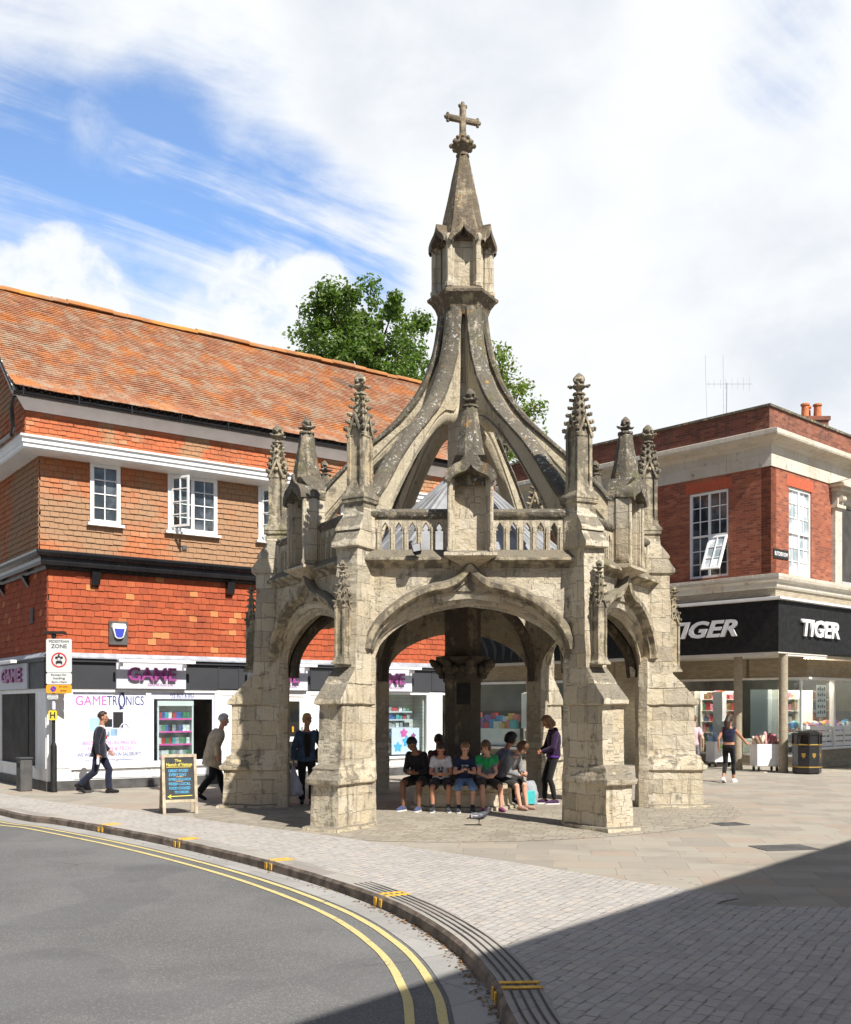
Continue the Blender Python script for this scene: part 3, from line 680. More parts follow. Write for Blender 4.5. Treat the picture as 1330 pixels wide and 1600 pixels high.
def build_pier():
    def plan(z, ro, w, e=0.0, ri=3.235):
        h = w / 2
        return [(-h, -ro, z), (h, -ro, z), (h, -3.43 - e, z), (.243 + e * .5, -3.38 - e * .5, z), (.158 + e * .5, -ri, z), (-.158 - e * .5, -ri, z), (-.243 - e * .5, -3.38 - e * .5, z), (-h, -3.43 - e, z)]
    mb = MB()
    mb.mi = 0
    mb.loft([plan(-.02, 4.54, .66, .05), plan(.05, 4.52, .64, .05), plan(.07, 4.46, .56, .04)])
    L = [plan(.05, 4.41, .51, .03), plan(.68, 4.39, .50, .03), plan(.70, 4.46, .58, .06), plan(.77, 4.48, .59, .065), plan(.80, 4.43, .55, .045), plan(.90, 4.36, .47, .025), plan(.93, 4.37, .48, .025), plan(.985, 4.27, .415, .0),
         plan(1.88, 4.25, .41), plan(1.90, 4.33, .48), plan(1.96, 4.33, .48), plan(2.20, 4.10, .43), plan(2.205, 4.08, .45), plan(2.24, 4.07, .44), plan(2.46, 3.86, .40),
         plan(4.30, 3.80, .39), plan(4.32, 3.89, .46), plan(4.39, 3.89, .46), plan(4.58, 3.76, .43), plan(4.585, 3.79, .44), plan(4.62, 3.79, .44), plan(4.83, 3.64, .40), plan(4.95, 3.63, .38)]
    mb.loft(L)
    p = mb.build('pier', MT['stone'], cross, rough=(0.11, 0.014, 3.2), smooth=38)
    # carved shaft on the face of the buttress
    mb = MB(); zt = pinnacle_mb(mb, 0, -3.93, 2.50, .17, .78, .52, 4, .028)
    finial_mb(mb, 0, -3.93, zt, .085)
    mb.build('carved_shaft', MT['stone_carved'], p, rough=(0.2, 0.004, 9), smooth=40)
    # tall pinnacle over the pier
    mb = MB(); mb.loft([sq(0, -3.44, 4.5, .40), sq(0, -3.44, 5.02, .37), sq(0, -3.44, 5.04, .42), sq(0, -3.44, 5.10, .42)])
    zt = pinnacle_mb(mb, 0, -3.44, 5.10, .29, .82, .64, 5, .046)
    pin = mb.build('pinnacle', MT['stone_carved'], p, rough=(0.2, 0.005, 7), smooth=40)
    mb = MB(); finial_mb(mb, 0, -3.44, zt, .155); mb.build('finial', MT['stone_carved'], p, rough=(0.2, .004, 12), smooth=40)
    return p
six(build_pier(), math.radians(30))

def arch_z(x):
    t = min(1, abs(x) / HALF); return 2.64 + 0.72 * (1 - t ** 2.1) ** 0.60 + 0.07 * (1 - t)
def hood_pts(n=40):
    P = [(-1.60, 2.76), (-1.54, 2.96), (-1.39, 3.2), (-1.12, 3.44), (-.86, 3.60), (-.59, 3.705), (-.40, 3.74), (-.24, 3.80), (-.12, 3.90), (0, 4.05)]
    c = catmull([V((a, 0, b)) for a, b in P], 5)
    return c + [V((-p.x, 0, p.z)) for p in reversed(c[:-1])]

def build_wall():
    mb = MB(); n = 44; ov = 0.19
    xs = [-HALF + 2 * HALF * i / n for i in range(n + 1)]
    za = [arch_z(x) for x in xs]; top = 4.13
    # outer order opens wider than the inner one: a sloped moulded reveal
    def ring(y, k):
        return [(x * (1 + k * .075), y, z + k * ov) for x, z in zip(xs, za)]
    rings = [ring(-AO, 1), ring(-AO + .02, .62), ring(-AO + .07, .58), ring(-AO + .075, .30), ring(-AO + .12, .24), ring(-AO + .13, 0), ring(-AI, 0)]
    m = n + 1; vs = [p for r in rings for p in r]
    fs = [(a * m + i, a * m + i + 1, (a + 1) * m + i + 1, (a + 1) * m + i) for a in range(len(rings) - 1) for i in range(n)]
    mb.add(vs, fs)
    f0 = rings[0]; mb.add(f0 + [(p[0], -AO, top) for p in f0], [(i, i + 1, m + i + 1, m + i) for i in range(n)])
    b0 = rings[-1]; mb.add(b0 + [(p[0], -AI, top) for p in b0], [(i, i + 1, m + i + 1, m + i) for i in range(n)])
    for s in (-1, 1): mb.box(min(s * 1.49, s * 1.72), max(s * 1.49, s * 1.72), -AO + .004, -AI, 2.6, top)
    w = mb.build('arch_wall', MT['stone'], cross, fix=True, rough=(0.12, 0.008, 3.4), smooth=30)
    # hood mould with ogee point
    H = hood_pts(); mb = MB(); rings = []
    for i, p in enumerate(H):
        t = (H[min(i + 1, len(H) - 1)] - H[max(i - 1, 0)]).normalized(); nn = V((-t.z, 0, t.x))
        if i == len(H) // 2: nn = V((0, 0, 1))
        prof = [(-.11, .03), (-.11, -.05), (-.075, -.06), (-.05, -.15), (.03, -.165), (.075, -.10), (.08, .03)]
        rings.append([V((p.x, -AO, p.z)) + nn * a + V((0, b, 0)) for a, b in prof])
    mb.loft(rings)
    # small triangular panel above the keystone and the corbel that carries the niche
    mb.prism([(-.30, -AO - .03, 3.66), (.30, -AO - .03, 3.66), (0, -AO - .03, 3.90)], (0, .05, 0))
    for s in (-1, 1): mb.prism([(s * .30, -AO - .06, 3.64), (0, -AO - .06, 3.92), (0, -AO - .06, 3.86), (s * .22, -AO - .06, 3.66)], (0, .06, 0))
    mb.build('hood_mould', MT['stone_carved'], w, rough=(0.12, 0.004, 5), smooth=28)
    # string course below the balustrade
    mb = MB(); prof = [(-AO + .02, 4.02), (-AO - .03, 4.03), (-AO - .05, 4.08), (-AO - .14, 4.12), (-AO - .17, 4.13), (-AO - .17, 4.17), (-AO + .01, 4.315), (-AO + .25, 4.315), (-AO + .25, 4.02)]
    for s in (-1, 1):
        xa, xb = s * .33, s * 1.68
        k = 6; mb.loft([[(xa + (xb - xa) * i / k, y, z) for y, z in prof] for i in range(k + 1)])
    mb.build('string_course', MT['stone_carved'], w, rough=(0.13, 0.007, 4), smooth=35)
    return w
six(build_wall(), 0.0)

def build_balustrade(side):
    """one run of pointed openings beside the niche"""
    b0 = MB(); y0, y1 = -AO + .02, -AO + .15
    for s in (side,):
        xa, xb = .37, 1.64; nb = 6; pw = (xb - xa) / nb; mw = .046; z0, zs, zt = 4.30, 4.62, 4.80
        for i in range(nb):
            c = s * (xa + pw * (i + .5)); hw = pw / 2 - mw
            k = 10; xs = [-hw + 2 * hw * j / k for j in range(k + 1)]
            def az(x): t = abs(x) / hw; return zs + .125 * (1 - t) ** .62 if t < 1 else zs
            A = [(c + x, y0, az(x)) for x in xs]; B = [(c + x, y0, zt) for x in xs]
            A2 = [(p[0], y1, p[2]) for p in A]; B2 = [(p[0], y1, p[2]) for p in B]; m = k + 1
            b0.add(A + B + A2 + B2, [(j, j + 1, m + j + 1, m + j) for j in range(k)] + [(2 * m + j, 2 * m + j + 1, 3 * m + j + 1, 3 * m + j) for j in range(k)] + [(j, j + 1, 2 * m + j + 1, 2 * m + j) for j in range(k)])
            for q in (-1, 1):      # cusps
                b0.prism([(c + q * hw, y0 + .03, zs + .0), (c + q * hw, y0 + .03, zs + .055), (c + q * hw * .42, y0 + .03, zs + .01)], (0, .06, 0))
            for q in (-1, 1):      # sides of the mullions
                x = c + q * hw
                b0.add([(x, y0, z0), (x, y1, z0), (x, y1, zs), (x, y0, zs)], [(0, 1, 2, 3)])
        for i in range(nb + 1):
            c = s * (xa + pw * i); lo, hi = c - mw, c + mw
            b0.add([(lo, y0, z0), (hi, y0, z0), (hi, y0, zt), (lo, y0, zt)], [(0, 1, 2, 3)]); b0.add([(lo, y1, z0), (hi, y1, z0), (hi, y1, zt), (lo, y1, zt)], [(0, 1, 2, 3)])
            b0.box(c - .02, c + .02, y0 - .022, y0 + .01, z0, zs + .05)
    b = b0.build('balustrade', MT['stone_clean'], cross, smooth=35)
    r = MB(); prof = [(y0 + .0, 4.79), (y0 - .03, 4.82), (y0 - .05, 4.86), (y0 - .05, 4.90), (y0 + .02, 4.96), (y1 - .02, 4.96), (y1 + .05, 4.90), (y1 + .05, 4.85), (y1, 4.79)]
    for s in (side,):
        k = 6; r.loft([[(s * (.34 + (1.70 - .34) * i / k), y, z) for y, z in prof] for i in range(k + 1)])
    r.build('rail', MT['stone_old'], b, rough=(0.2, 0.006, 4), smooth=35)
    return b
six(build_balustrade(-1), 0.0); six(build_balustrade(1), 0.0)

def build_niche():
    mb = MB(); yf, yb, hw, jw = -AO - .27, -AO + .10, .355, .085
    z0, z1 = 4.24, 5.36
    mb.box(-hw + .02, hw - .02, -AO - .05, yb, z0, 5.50)                              # back
    for s in (-1, 1):
        a, b = sorted((s * hw, s * (hw - jw))); mb.bbox(a, b, yf, -AO - .04, z0, z1, .012)
        c, d = sorted((s * (hw - jw), s * (hw - jw - .03))); mb.box(c, d, yf + .07, -AO - .04, z0, z1 + .05)
        mb.lathe([(.035, z0), (.05, z0 + .05), (.032, z0 + .09), (.032, z1 - .06), (.05, z1 - .03), (.05, z1)], 8, (s * (hw - .03), yf - .015, 0))
    st = mb
    # corbel foot
    st.loft([[(-.08, -AO - .03, 3.98), (.08, -AO - .03, 3.98), (.08, -AO + .05, 3.98), (-.08, -AO + .05, 3.98)], [(-.19, -AO - .14, 4.08), (.19, -AO - .14, 4.08), (.19, -AO + .05, 4.08), (-.19, -AO + .05, 4.08)],
             [(-.36, yf - .01, 4.16), (.36, yf - .01, 4.16), (.36, -AO + .05, 4.16), (-.36, -AO + .05, 4.16)], [(-.41, yf - .06, 4.18), (.41, yf - .06, 4.18), (.41, -AO + .05, 4.18), (-.41, -AO + .05, 4.18)],
             [(-.41, yf - .06, 4.225), (.41, yf - .06, 4.225), (.41, -AO + .05, 4.225), (-.41, -AO + .05, 4.225)], [(-.36, yf, 4.26), (.36, yf, 4.26), (.36, -AO + .05, 4.26), (-.36, -AO + .05, 4.26)]])
    nobj = st.build('niche', MT['stone_clean'], cross, rough=(0.15, 0.006, 4), smooth=38)
    # ogee hood and spirelet
    mb = MB(); P = [(-.40, 5.34), (-.385, 5.44), (-.30, 5.545), (-.17, 5.61), (-.07, 5.68), (0, 5.80)]
    c = catmull([V((a, 0, b)) for a, b in P], 4); c = c + [V((-p.x, 0, p.z)) for p in reversed(c[:-1])]
    k = len(c); mid = (k - 1) / 2
    yh = yf - .10
    def inner(p): return V((p.x * .76, 0, 5.28 + (p.z - 5.34) * .62))
    O1 = [V((p.x, yh, p.z)) for p in c]; I1 = [V((inner(p).x, yh, inner(p).z)) for p in c]
    O2 = [V((p.x * .9, yf + .22, p.z + .05)) for p in c]; I2 = [V((inner(p).x, yf + .12, inner(p).z)) for p in c]
    mb.add(O1 + I1 + O2 + I2, [(i, i + 1, k + i + 1, k + i) for i in range(k - 1)] + [(i, i + 1, 2 * k + i + 1, 2 * k + i) for i in range(k - 1)] + [(k + i, k + i + 1, 3 * k + i + 1, 3 * k + i) for i in range(k - 1)])
    for (a, b) in ((0, 0), (k - 1, k - 1)): mb.add([O1[a], I1[a], I2[a], O2[a]], [(0, 1, 2, 3)])
    mb.add(I2 + [V((0, yf + .12, 5.28))], [(i, i + 1, k) for i in range(k - 1)])
    cy = -AO - .09
    mb.loft([[(-.34, yf + .17, 5.34), (.34, yf + .17, 5.34), (.34, yb, 5.34), (-.34, yb, 5.34)], [(-.36, yf + .16, 5.42), (.36, yf + .16, 5.42), (.36, yb + .03, 5.42), (-.36, yb + .03, 5.42)], [(-.24, cy - .22, 5.72), (.24, cy - .22, 5.72), (.24, cy + .2, 5.72), (-.24, cy + .2, 5.72)]])
    mb.lathe([(.27, 5.50), (.25, 5.72), (.19, 6.05), (.115, 6.50), (.10, 6.52)], 8, (0, cy, 0), math.pi / 8)
    mb.lathe([(.10, 6.49), (.135, 6.505), (.135, 6.535), (.09, 6.55)], 8, (0, cy, 0))
    finial_mb(mb, 0, cy, 6.53, .135)
    mb.build('spirelet', MT['stone_old'], nobj, rough=(0.12, 0.008, 5), smooth=40)
    return nobj
six(build_niche(), 0.0)

def build_rib():
    EX = [(3.42, 5.12), (2.95, 5.54), (2.55, 5.97), (2.06, 6.46), (1.61, 6.84), (1.27, 7.17), (.96, 7.54), (.73, 7.94), (.59, 8.34), (.50, 8.80), (.455, 9.24)]
    IN = [(2.98, 4.36), (2.76, 4.80), (2.57, 5.16), (2.28, 5.56), (1.80, 6.13), (1.24, 6.63), (.80, 6.92), (.36, 7.08), (.22, 7.9), (.18, 8.5), (.16, 9.24)]
    E = catmull([V((0, -r, z)) for r, z in EX], 4); I = catmull([V((0, -r, z)) for r, z in IN], 4)
    def sweep(prof, e_in=False):
        rings = []
        for e, i in zip(E, I):
            d = (i - e); L = d.length; d = d.normalized()
            rings.append([e + d * (a if a >= 0 else L + a + 1e-6) + V((x, 0, 0)) for x, a in prof])
        return rings
    # weathered coping on top, then the moulded rib below it
    mb = MB()
    cop = [(-.06, .0), (.06, .0), (.165, .07), (.165, .14), (.12, .19), (-.12, .19), (-.165, .14), (-.165, .07)]
    rg = sweep(cop)
    rib_top = mb.loft(rg).build('flying_rib', MT['stone_old'], cross, rough=(0.2, .010, 3.5), smooth=40)
    mb = MB()
    low = [(-.118, .15), (.118, .15), (.118, -.235), (.085, -.20), (.085, -.15), (.115, -.12), (.10, -.06), (.045, -.0001), (-.045, -.0001), (-.10, -.06), (-.115, -.12), (-.085, -.15), (-.085, -.20), (-.118, -.235)]
    mb.loft(sweep(low)).build('moulded_soffit', MT['stone_rib'], rib_top, rough=(0.3, .004, 3.5), smooth=32)
    return rib_top
six(build_rib(), math.radians(30))

def build_core():
    # column, capital and vault
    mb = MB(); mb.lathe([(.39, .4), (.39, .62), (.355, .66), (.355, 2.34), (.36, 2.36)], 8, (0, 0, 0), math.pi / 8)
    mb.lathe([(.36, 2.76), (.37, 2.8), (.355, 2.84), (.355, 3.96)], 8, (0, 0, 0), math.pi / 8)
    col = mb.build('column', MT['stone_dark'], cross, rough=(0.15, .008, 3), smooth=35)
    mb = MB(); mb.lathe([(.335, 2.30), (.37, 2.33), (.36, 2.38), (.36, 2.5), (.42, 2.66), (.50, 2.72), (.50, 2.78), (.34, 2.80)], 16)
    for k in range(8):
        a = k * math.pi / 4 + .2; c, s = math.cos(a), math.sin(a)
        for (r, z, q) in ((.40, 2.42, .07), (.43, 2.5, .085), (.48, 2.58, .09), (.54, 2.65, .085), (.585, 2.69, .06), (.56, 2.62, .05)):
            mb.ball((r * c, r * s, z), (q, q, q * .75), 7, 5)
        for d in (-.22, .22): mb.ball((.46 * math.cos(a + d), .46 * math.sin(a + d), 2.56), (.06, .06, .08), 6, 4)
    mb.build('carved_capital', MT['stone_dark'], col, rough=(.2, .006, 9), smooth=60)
    mb = MB(); mb.box(-.125, .125, -.352, -.325, 1.90, 2.28); mb.box(-.11, .11, -.36, -.352, 1.92, 2.26)
    mb.X = Matrix.Rotation(math.radians(0), 4, 'Z'); mb.build('plaque', MT['black_matt'], col)
    # stone bench round the column
    mb = MB(); mb.lathe([(1.0, -.01), (1.0, .06), (.93, .08), (.92, .36), (1.0, .37), (1.03, .39), (1.03, .46), (1.0, .48), (.3, .48)], 12, (0, 0, 0), math.pi / 12)
    mb.build('bench', MT['stone_clean'], cross, rough=(.15, .008, 3), smooth=35)
    # vault: webs rising from the column to the arches, and ribs
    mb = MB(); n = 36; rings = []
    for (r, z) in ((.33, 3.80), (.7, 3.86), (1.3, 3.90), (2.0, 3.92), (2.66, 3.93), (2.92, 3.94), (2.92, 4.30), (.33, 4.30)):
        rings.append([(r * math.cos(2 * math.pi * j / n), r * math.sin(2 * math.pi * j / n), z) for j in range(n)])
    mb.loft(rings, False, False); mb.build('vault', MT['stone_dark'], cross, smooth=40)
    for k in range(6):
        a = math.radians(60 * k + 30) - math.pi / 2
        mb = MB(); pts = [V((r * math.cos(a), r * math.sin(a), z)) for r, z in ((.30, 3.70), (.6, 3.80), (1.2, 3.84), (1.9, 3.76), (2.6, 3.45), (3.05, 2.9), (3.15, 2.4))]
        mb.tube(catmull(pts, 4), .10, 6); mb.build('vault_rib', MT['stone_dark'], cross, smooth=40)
    # lead roof
    mb = MB(); mb.lathe([(2.95, 4.33), (2.95, 4.37), (2.1, 4.40), (2.12, 4.42), (1.95, 4.60), (.33, 6.02), (.30, 6.1)], 6, (0, 0, 0), 0)
    for k in range(6):
        a = k * math.pi / 3
        for (da, w) in ((0, .05), (math.pi / 9, .022), (2 * math.pi / 9, .022)):
            aa = a + da; m = 1.0 if da == 0 else math.cos(math.pi / 6) / math.cos(abs(math.pi / 6 - da))
            mb.tube([V((r * m * math.cos(aa), r * m * math.sin(aa), z + .01)) for r, z in ((1.95, 4.60), (.33, 6.02))], w, 6)
    mb.build('lead_roof', MT['lead'], cross, smooth=30)
    # central shaft and spire
    mb = MB(); mb.lathe([(.30, 4.3), (.30, 5.9), (.37, 6.05), (.37, 6.12), (.28, 6.2), (.28, 7.1), (.27, 9.25)], 6, (0, 0, 0), 0)
    mb.build('central_shaft', MT['stone_clean'], cross, rough=(.2, .006, 3), smooth=30)
    mb = MB(); mb.lathe([(.44, 9.02), (.50, 9.17), (.52, 9.22), (.60, 9.32), (.655, 9.36), (.665, 9.41), (.60, 9.455), (.56, 9.49), (.53, 9.50)], 6, (0, 0, 0), 0)
    sp = mb.build('spire', MT['stone_spire'], cross, rough=(.2, .007, 4), smooth=30)
    mb = MB(); rr = .52
    mb.lathe([(.40, 9.48), (.40, 10.62)], 6)
    for k in range(6):
        a = k * math.pi / 3
        mb.lathe([(.075, 9.48), (.085, 9.54), (.06, 9.58), (.06, 10.28), (.09, 10.33), (.095, 10.38), (.06, 10.44)], 6, (rr * math.cos(a), rr * math.sin(a), 0))
        mb.cbox((.47 * math.cos(a), .47 * math.sin(a), 9.95), (.14, .09, .92), Matrix.Rotation(a, 3, 'Z'))
    mb.build('lantern', MT['stone_clean'], sp, rough=(.15, .006, 4), smooth=35)
    for k in range(6):
        mb = MB(); a = math.radians(60 * k - 90); N = V((math.cos(a), math.sin(a), 0)); U = V((-N.y, N.x, 0)); O = N * .43
        P = [(-.27, 10.30), (-.26, 10.38), (-.19, 10.46), (-.10, 10.53), (-.04, 10.60), (0, 10.70)]
        c = catmull([V((x, 0, z)) for x, z in P], 3); c = c + [V((-p.x, 0, p.z)) for p in reversed(c[:-1])]; m = len(c)
        o1 = [O + U * p.x + N * .15 + UPZ * p.z for p in c]; i1 = [O + U * (p.x * .78) + N * .15 + UPZ * (10.26 + (p.z - 10.3) * .72) for p in c]
        o2 = [O + U * p.x * .95 - N * .10 + UPZ * (p.z + .02) for p in c]; i2 = [O + U * (p.x * .78) - N * .06 + UPZ * (10.26 + (p.z - 10.3) * .72) for p in c]
        mb.add(o1 + i1 + o2 + i2, [(i, i + 1, m + i + 1, m + i) for i in range(m - 1)] + [(i, i + 1, 2 * m + i + 1, 2 * m + i) for i in range(m - 1)] + [(m + i, m + i + 1, 3 * m + i + 1, 3 * m + i) for i in range(m - 1)])
        mb.build('gablet', MT['stone_spire'], sp, rough=(.2, .004, 6), smooth=40)
    mb = MB(); mb.lathe([(.50, 10.36), (.47, 10.45), (.42, 10.62), (.115, 12.06), (.10, 12.07)], 6)
    mb.lathe([(.09, 12.06), (.125, 12.07), (.125, 12.11), (.10, 12.13), (.13, 12.18), (.21, 12.25), (.215, 12.28), (.15, 12.32), (.12, 12.38), (.125, 12.41), (.075, 12.48), (.065, 12.52)], 8)
    for k in range(8):
        a = k * math.pi / 4; mb.ball((.205 * math.cos(a), .205 * math.sin(a), 12.28), (.05, .05, .045), 6, 4); mb.ball((.14 * math.cos(a),   .14 * math.sin(a), 12.39), .035, 6, 4)
    mb.build('spire_cone', MT['stone_spire'], sp, rough=(.18, .008, 4), smooth=32)
    mb = MB(); mb.bbox(-.055, .055, -.05, .05, 12.46, 13.03, .018); mb.bbox(-.29, .29, -.045, .045, 12.715, 12.81, .015)
    for (x, z) in ((-.29, 12.763), (.29, 12.763), (0, 13.02)):
        mb.ball((x, 0, z), (.055, .055, .055), 6, 4)
        if x: mb.ball((x * 1.03, 0, z + .06), .035, 6, 4); mb.ball((x * 1.03, 0, z - .06), .035, 6, 4); mb.ball((x * 1.15, 0, z), .04, 6, 4)
        else: mb.ball((.06, 0, z), .035, 6, 4); mb.ball((-.06, 0, z), .035, 6, 4); mb.ball((0, 0, z + .05), .04, 6, 4)
    cr = mb.build('cross_head', MT['stone_spire'], sp, rough=(.2, .004, 8), smooth=40); cr.rotation_euler.z = math.radians(20)
build_core()
cross.location.x = 0.05
# floodlight clipped to the balustrade
fl = thing('floodlight', 'small grey floodlight clamped on the ledge of the stone balustrade', 'floodlight', (-.76, -3.32, 4.20))
mb = MB(); mb.X = Matrix.Rotation(math.radians(-12), 4, 'Y'); mb.loft([[(-.06, -.07, 0), (.06, -.07, 0), (.06, .05, 0), (-.06, .05, 0)], [(-.085, -.10, .05), (.085, -.10, .05), (.085, .07, .05), (-.085, .07, .05)], [(-.095, -.06, .21), (.095, -.06, .21), (.095, .05, .21), (-.095, .05, .21)]])
fl.scale = (.78, .78, .78); mb.build('housing', MT['black_matt'], fl, smooth=30)
mb = MB(); mb.X = Matrix.Rotation(math.radians(-12), 4, 'Y'); mb.add([(-.07, -.105, .055), (.07, -.105, .055), (.078, -.069, .2), (-.078, -.069, .2)], [(0, 1, 2, 3)]); mb.build('lens', MT['lead'], fl)
# ---------------------------------------------------------------- helpers for buildings
def tile_hang(mb, O, U, W, N, u0, u1, w0, w1, gauge=0.14, tw=0.2, holes=(), urange=None, lift=0.026, sag=None, jit=0.006, seed=1):
    rnd = random.Random(seed); rows = max(1, int(round((w1 - w0) / gauge))); g = (w1 - w0) / rows
    for r in range(rows):
        a0, a1 = (u0, u1) if urange is None else urange(w0 + (r + .5) * g)
        if a1 - a0 < .05: continue
        wb = w0 + r * g; wt = wb + g * 1.12
        cuts = [(a0, a1)]
        for (h0, h1, k0, k1) in holes:
            if wb + g * .5 > k0 and wb + g * .5 < k1:
                nc = []
                for (a, b) in cuts:
                    if h1 <= a or h0 >= b: nc.append((a, b)); continue
                    if h0 > a: nc.append((a, h0))
                    if h1 < b: nc.append((h1, b))
                cuts = nc
        off = (r % 2) * tw * .5 + rnd.uniform(-.02, .02)
        rw = rnd.uniform(-.004, .004)
        for (a, b) in cuts:
            k0 = math.floor((a - off) / tw)
            x = k0 * tw + off
            while x < b:
                l, rr = max(a, x + .003), min(b, x + tw - .003)
                if rr - l > .02:
                    dn = rnd.gauss(0, jit * .5); dl = rnd.gauss(0, jit); dr = dl + rnd.gauss(0, jit * .5)
                    s0 = sag(l, wb) if sag else 0.0; s1 = sag(rr, wb) if sag else 0.0
                    P = lambda u, w, n: O + U * u + W * w + N * n
                    lo = lift + dn
                    p = [P(l, wb + dl + rw, s0 + lo), P(rr, wb + dr + rw, s1 + lo), P(rr, wt, s1 + .006), P(l, wt, s0 + .006),
                         P(l, wb + dl + rw, s0 + lo - .014), P(rr, wb + dr + rw, s1 + lo - .014), P(rr, wt, s1 - .006), P(l, wt, s0 - .006)]
                    mb.add(p, [(0, 1, 2, 3), (5, 4, 7, 6)[::1], (4, 5, 1, 0), (1, 5, 6, 2), (4, 0, 3, 7)])
                x += tw

def window(parent, O, U, N, u0, u1, z0, z1, n, cols, rows, pane, fw=0.07, bar=0.022, dep=0.07, mull=(), trans=(), sill=True, name='window', frame=None):
    """painted window: frame, glazing bars, pane and sill; cols/rows of small panes per light"""
    mb = MB(); W = UPZ; fr = frame or MT['white_wood']
    us = [u0] + list(mull) + [u1]; zs = [z0] + list(trans) + [z1]
    mb.frame(O, U, W, N, u0, u1, z1 - fw, z1, n - dep, n + .02); mb.frame(O, U, W, N, u0, u1, z0, z0 + fw, n - dep, n + .02)
    mb.frame(O, U, W, N, u0, u0 + fw, z0 + fw, z1 - fw, n - dep, n + .02); mb.frame(O, U, W, N, u1 - fw, u1, z0 + fw, z1 - fw, n - dep, n + .02)
    for m in mull: mb.frame(O, U, W, N, m - fw * .45, m + fw * .45, z0 + fw, z1 - fw, n - dep, n + .012)
    for m in trans: mb.frame(O, U, W, N, u0 + fw, u1 - fw, m - fw * .4, m + fw * .4, n - dep, n + .015)
    for i in range(len(us) - 1):
        for j in range(len(zs) - 1):
            a, b = us[i] + fw * .5, us[i + 1] - fw * .5; c, d = zs[j] + fw * .5, zs[j + 1] - fw * .5
            for k in range(1, cols): x = a + (b - a) * k / cols; mb.frame(O, U, W, N, x - bar / 2, x + bar / 2, c, d, n - .055, n - .022)
            for k in range(1, rows): y = c + (d - c) * k / rows; mb.frame(O, U, W, N, a, b, y - bar / 2, y + bar / 2, n - .053, n - .024)
    w = mb.build(name, fr, parent)
    p = MB(); p.frame(O, U, W, N, u0 + .02, u1 - .02, z0 + .02, z1 - .02, n - dep + .004, n - .045); p.build('pane', pane, w)
    if sill:
        s = MB(); s.frame(O, U, W, N, u0 - .07, u1 + .07, z0 - .06, z0 - .001, n - dep, n + .09); s.build('sill', fr, w)
    return w

# ---------------------------------------------------------------- tile-hung corner shop on the left
LO = V((-8.91, 3.43, 0)); LU = V((0.81, 0.587, 0)).normalized(); LN = V((LU.y, -LU.x, 0)); LS = -LN; LSN = -LU
LLEN, LDEP = 12.15, 6.4
def LP(u, n, z): return LO + LU * u + LN * n + UPZ * z
def SP_(s, n, z): return LO + LS * s + LSN * n + UPZ * z
lb = thing('corner_shop_building', 'red tile-hung building with steep orange tiled roof over a white games shop front', 'building', LO)
LOC = Matrix.Translation(-LO)
def lbuild(mb, name, mat, parent=lb, **kw):
    """build in world coordinates, then hang under the building's Empty"""
    o = mb.build(name, mat, parent, **kw)
    if parent is lb: o.matrix_parent_inverse = LOC
    return o

mb = MB(); F = lambda *a: mb.frame(LO, LU, UPZ, LN, *a)
F(0, LLEN, 2.88, 8.3, -LDEP, -.015); F(0, LLEN, -.05, 2.9, -LDEP, -1.6); F(0.02, .40, -.05, 2.9, -1.6, -.12); F(LLEN - .2, LLEN, -.05, 2.9, -1.6, -.1)
F(-.23, LLEN, 5.2, 8.3, -LDEP, .235)
lwall = lbuild(mb, 'wall', MT['interior'])
# tile hanging: lower storey, upper storey, strip under the eaves; front and side
bays = [(0.83, 1.51), (2.63, 3.86), (4.95, 6.18), (7.3, 8.5), (9.7, 10.9)]
mb = MB(); tile_hang(mb, LO, LU, UPZ, LN, 0, LLEN, 3.02, 4.9, .142, .205, seed=3)
tile_hang(mb, LO, LS, UPZ, LSN, 0, LDEP, 3.02, 4.9, .142, .205, seed=4); lbuild(mb, 'lower_tile_hanging', MT['tile_low'], fix=False)
mb = MB(); OU = LO + LN * .25 + LSN * .25
hol = [(a + .25 - .0, b + .25 + .0, 5.86, 7.4) for a, b in bays]
tile_hang(mb, OU, LU, UPZ, LN, 0, LLEN + .25, 5.24, 7.36, .125, .20, hol, seed=5, lift=.03)
tile_hang(mb, OU, LS, UPZ, LSN, 0, LDEP + .25, 5.24, 7.36, .125, .20, seed=6, lift=.03); lbuild(mb, 'upper_tile_hanging', MT['tile_up'], fix=False)
mb = MB(); OS = LO + LN * .64 + LSN * .64
tile_hang(mb, OS, LU, UPZ, LN, 0, LLEN + .64, 7.56, 8.12, .115, .19, seed=7)
HR, ZE, ZR, NB, NF = 12.0, 8.40, 12.0, -3.2, .95
gy = (.64 - NB)
def grange(w):
    z = w
    if z < 8.3: return (0, LDEP + .64)
    k = (ZR - z) / (ZR - 8.3)
    return (gy + 0 - k * gy, gy + k * (LDEP + .64 - gy))
tile_hang(mb, OS, LS, UPZ, LSN, 0, LDEP + .64, 7.56, 11.8, .125, .19, urange=grange, seed=8)
lbuild(mb, 'eaves_tile_hanging', MT['tile_strip'], fix=False)
mb = MB(); a = [SP_(gy - .64 - (-.64) * 0, .6, ZR - .1), SP_(-.6, .6, 8.2), SP_(LDEP, .6, 8.2)]; mb.prism([SP_(3.2, .62, ZR - .15), SP_(-.6, .62, 8.25), SP_(LDEP + .0, .62, 8.25)], LU * .4); F = lambda *a: mb.frame(LO, LU, UPZ, LN, *a)
F(-.62, LLEN, 7.5, 8.26, -LDEP, .62); lbuild(mb, 'eaves_wall', MT['interior'])
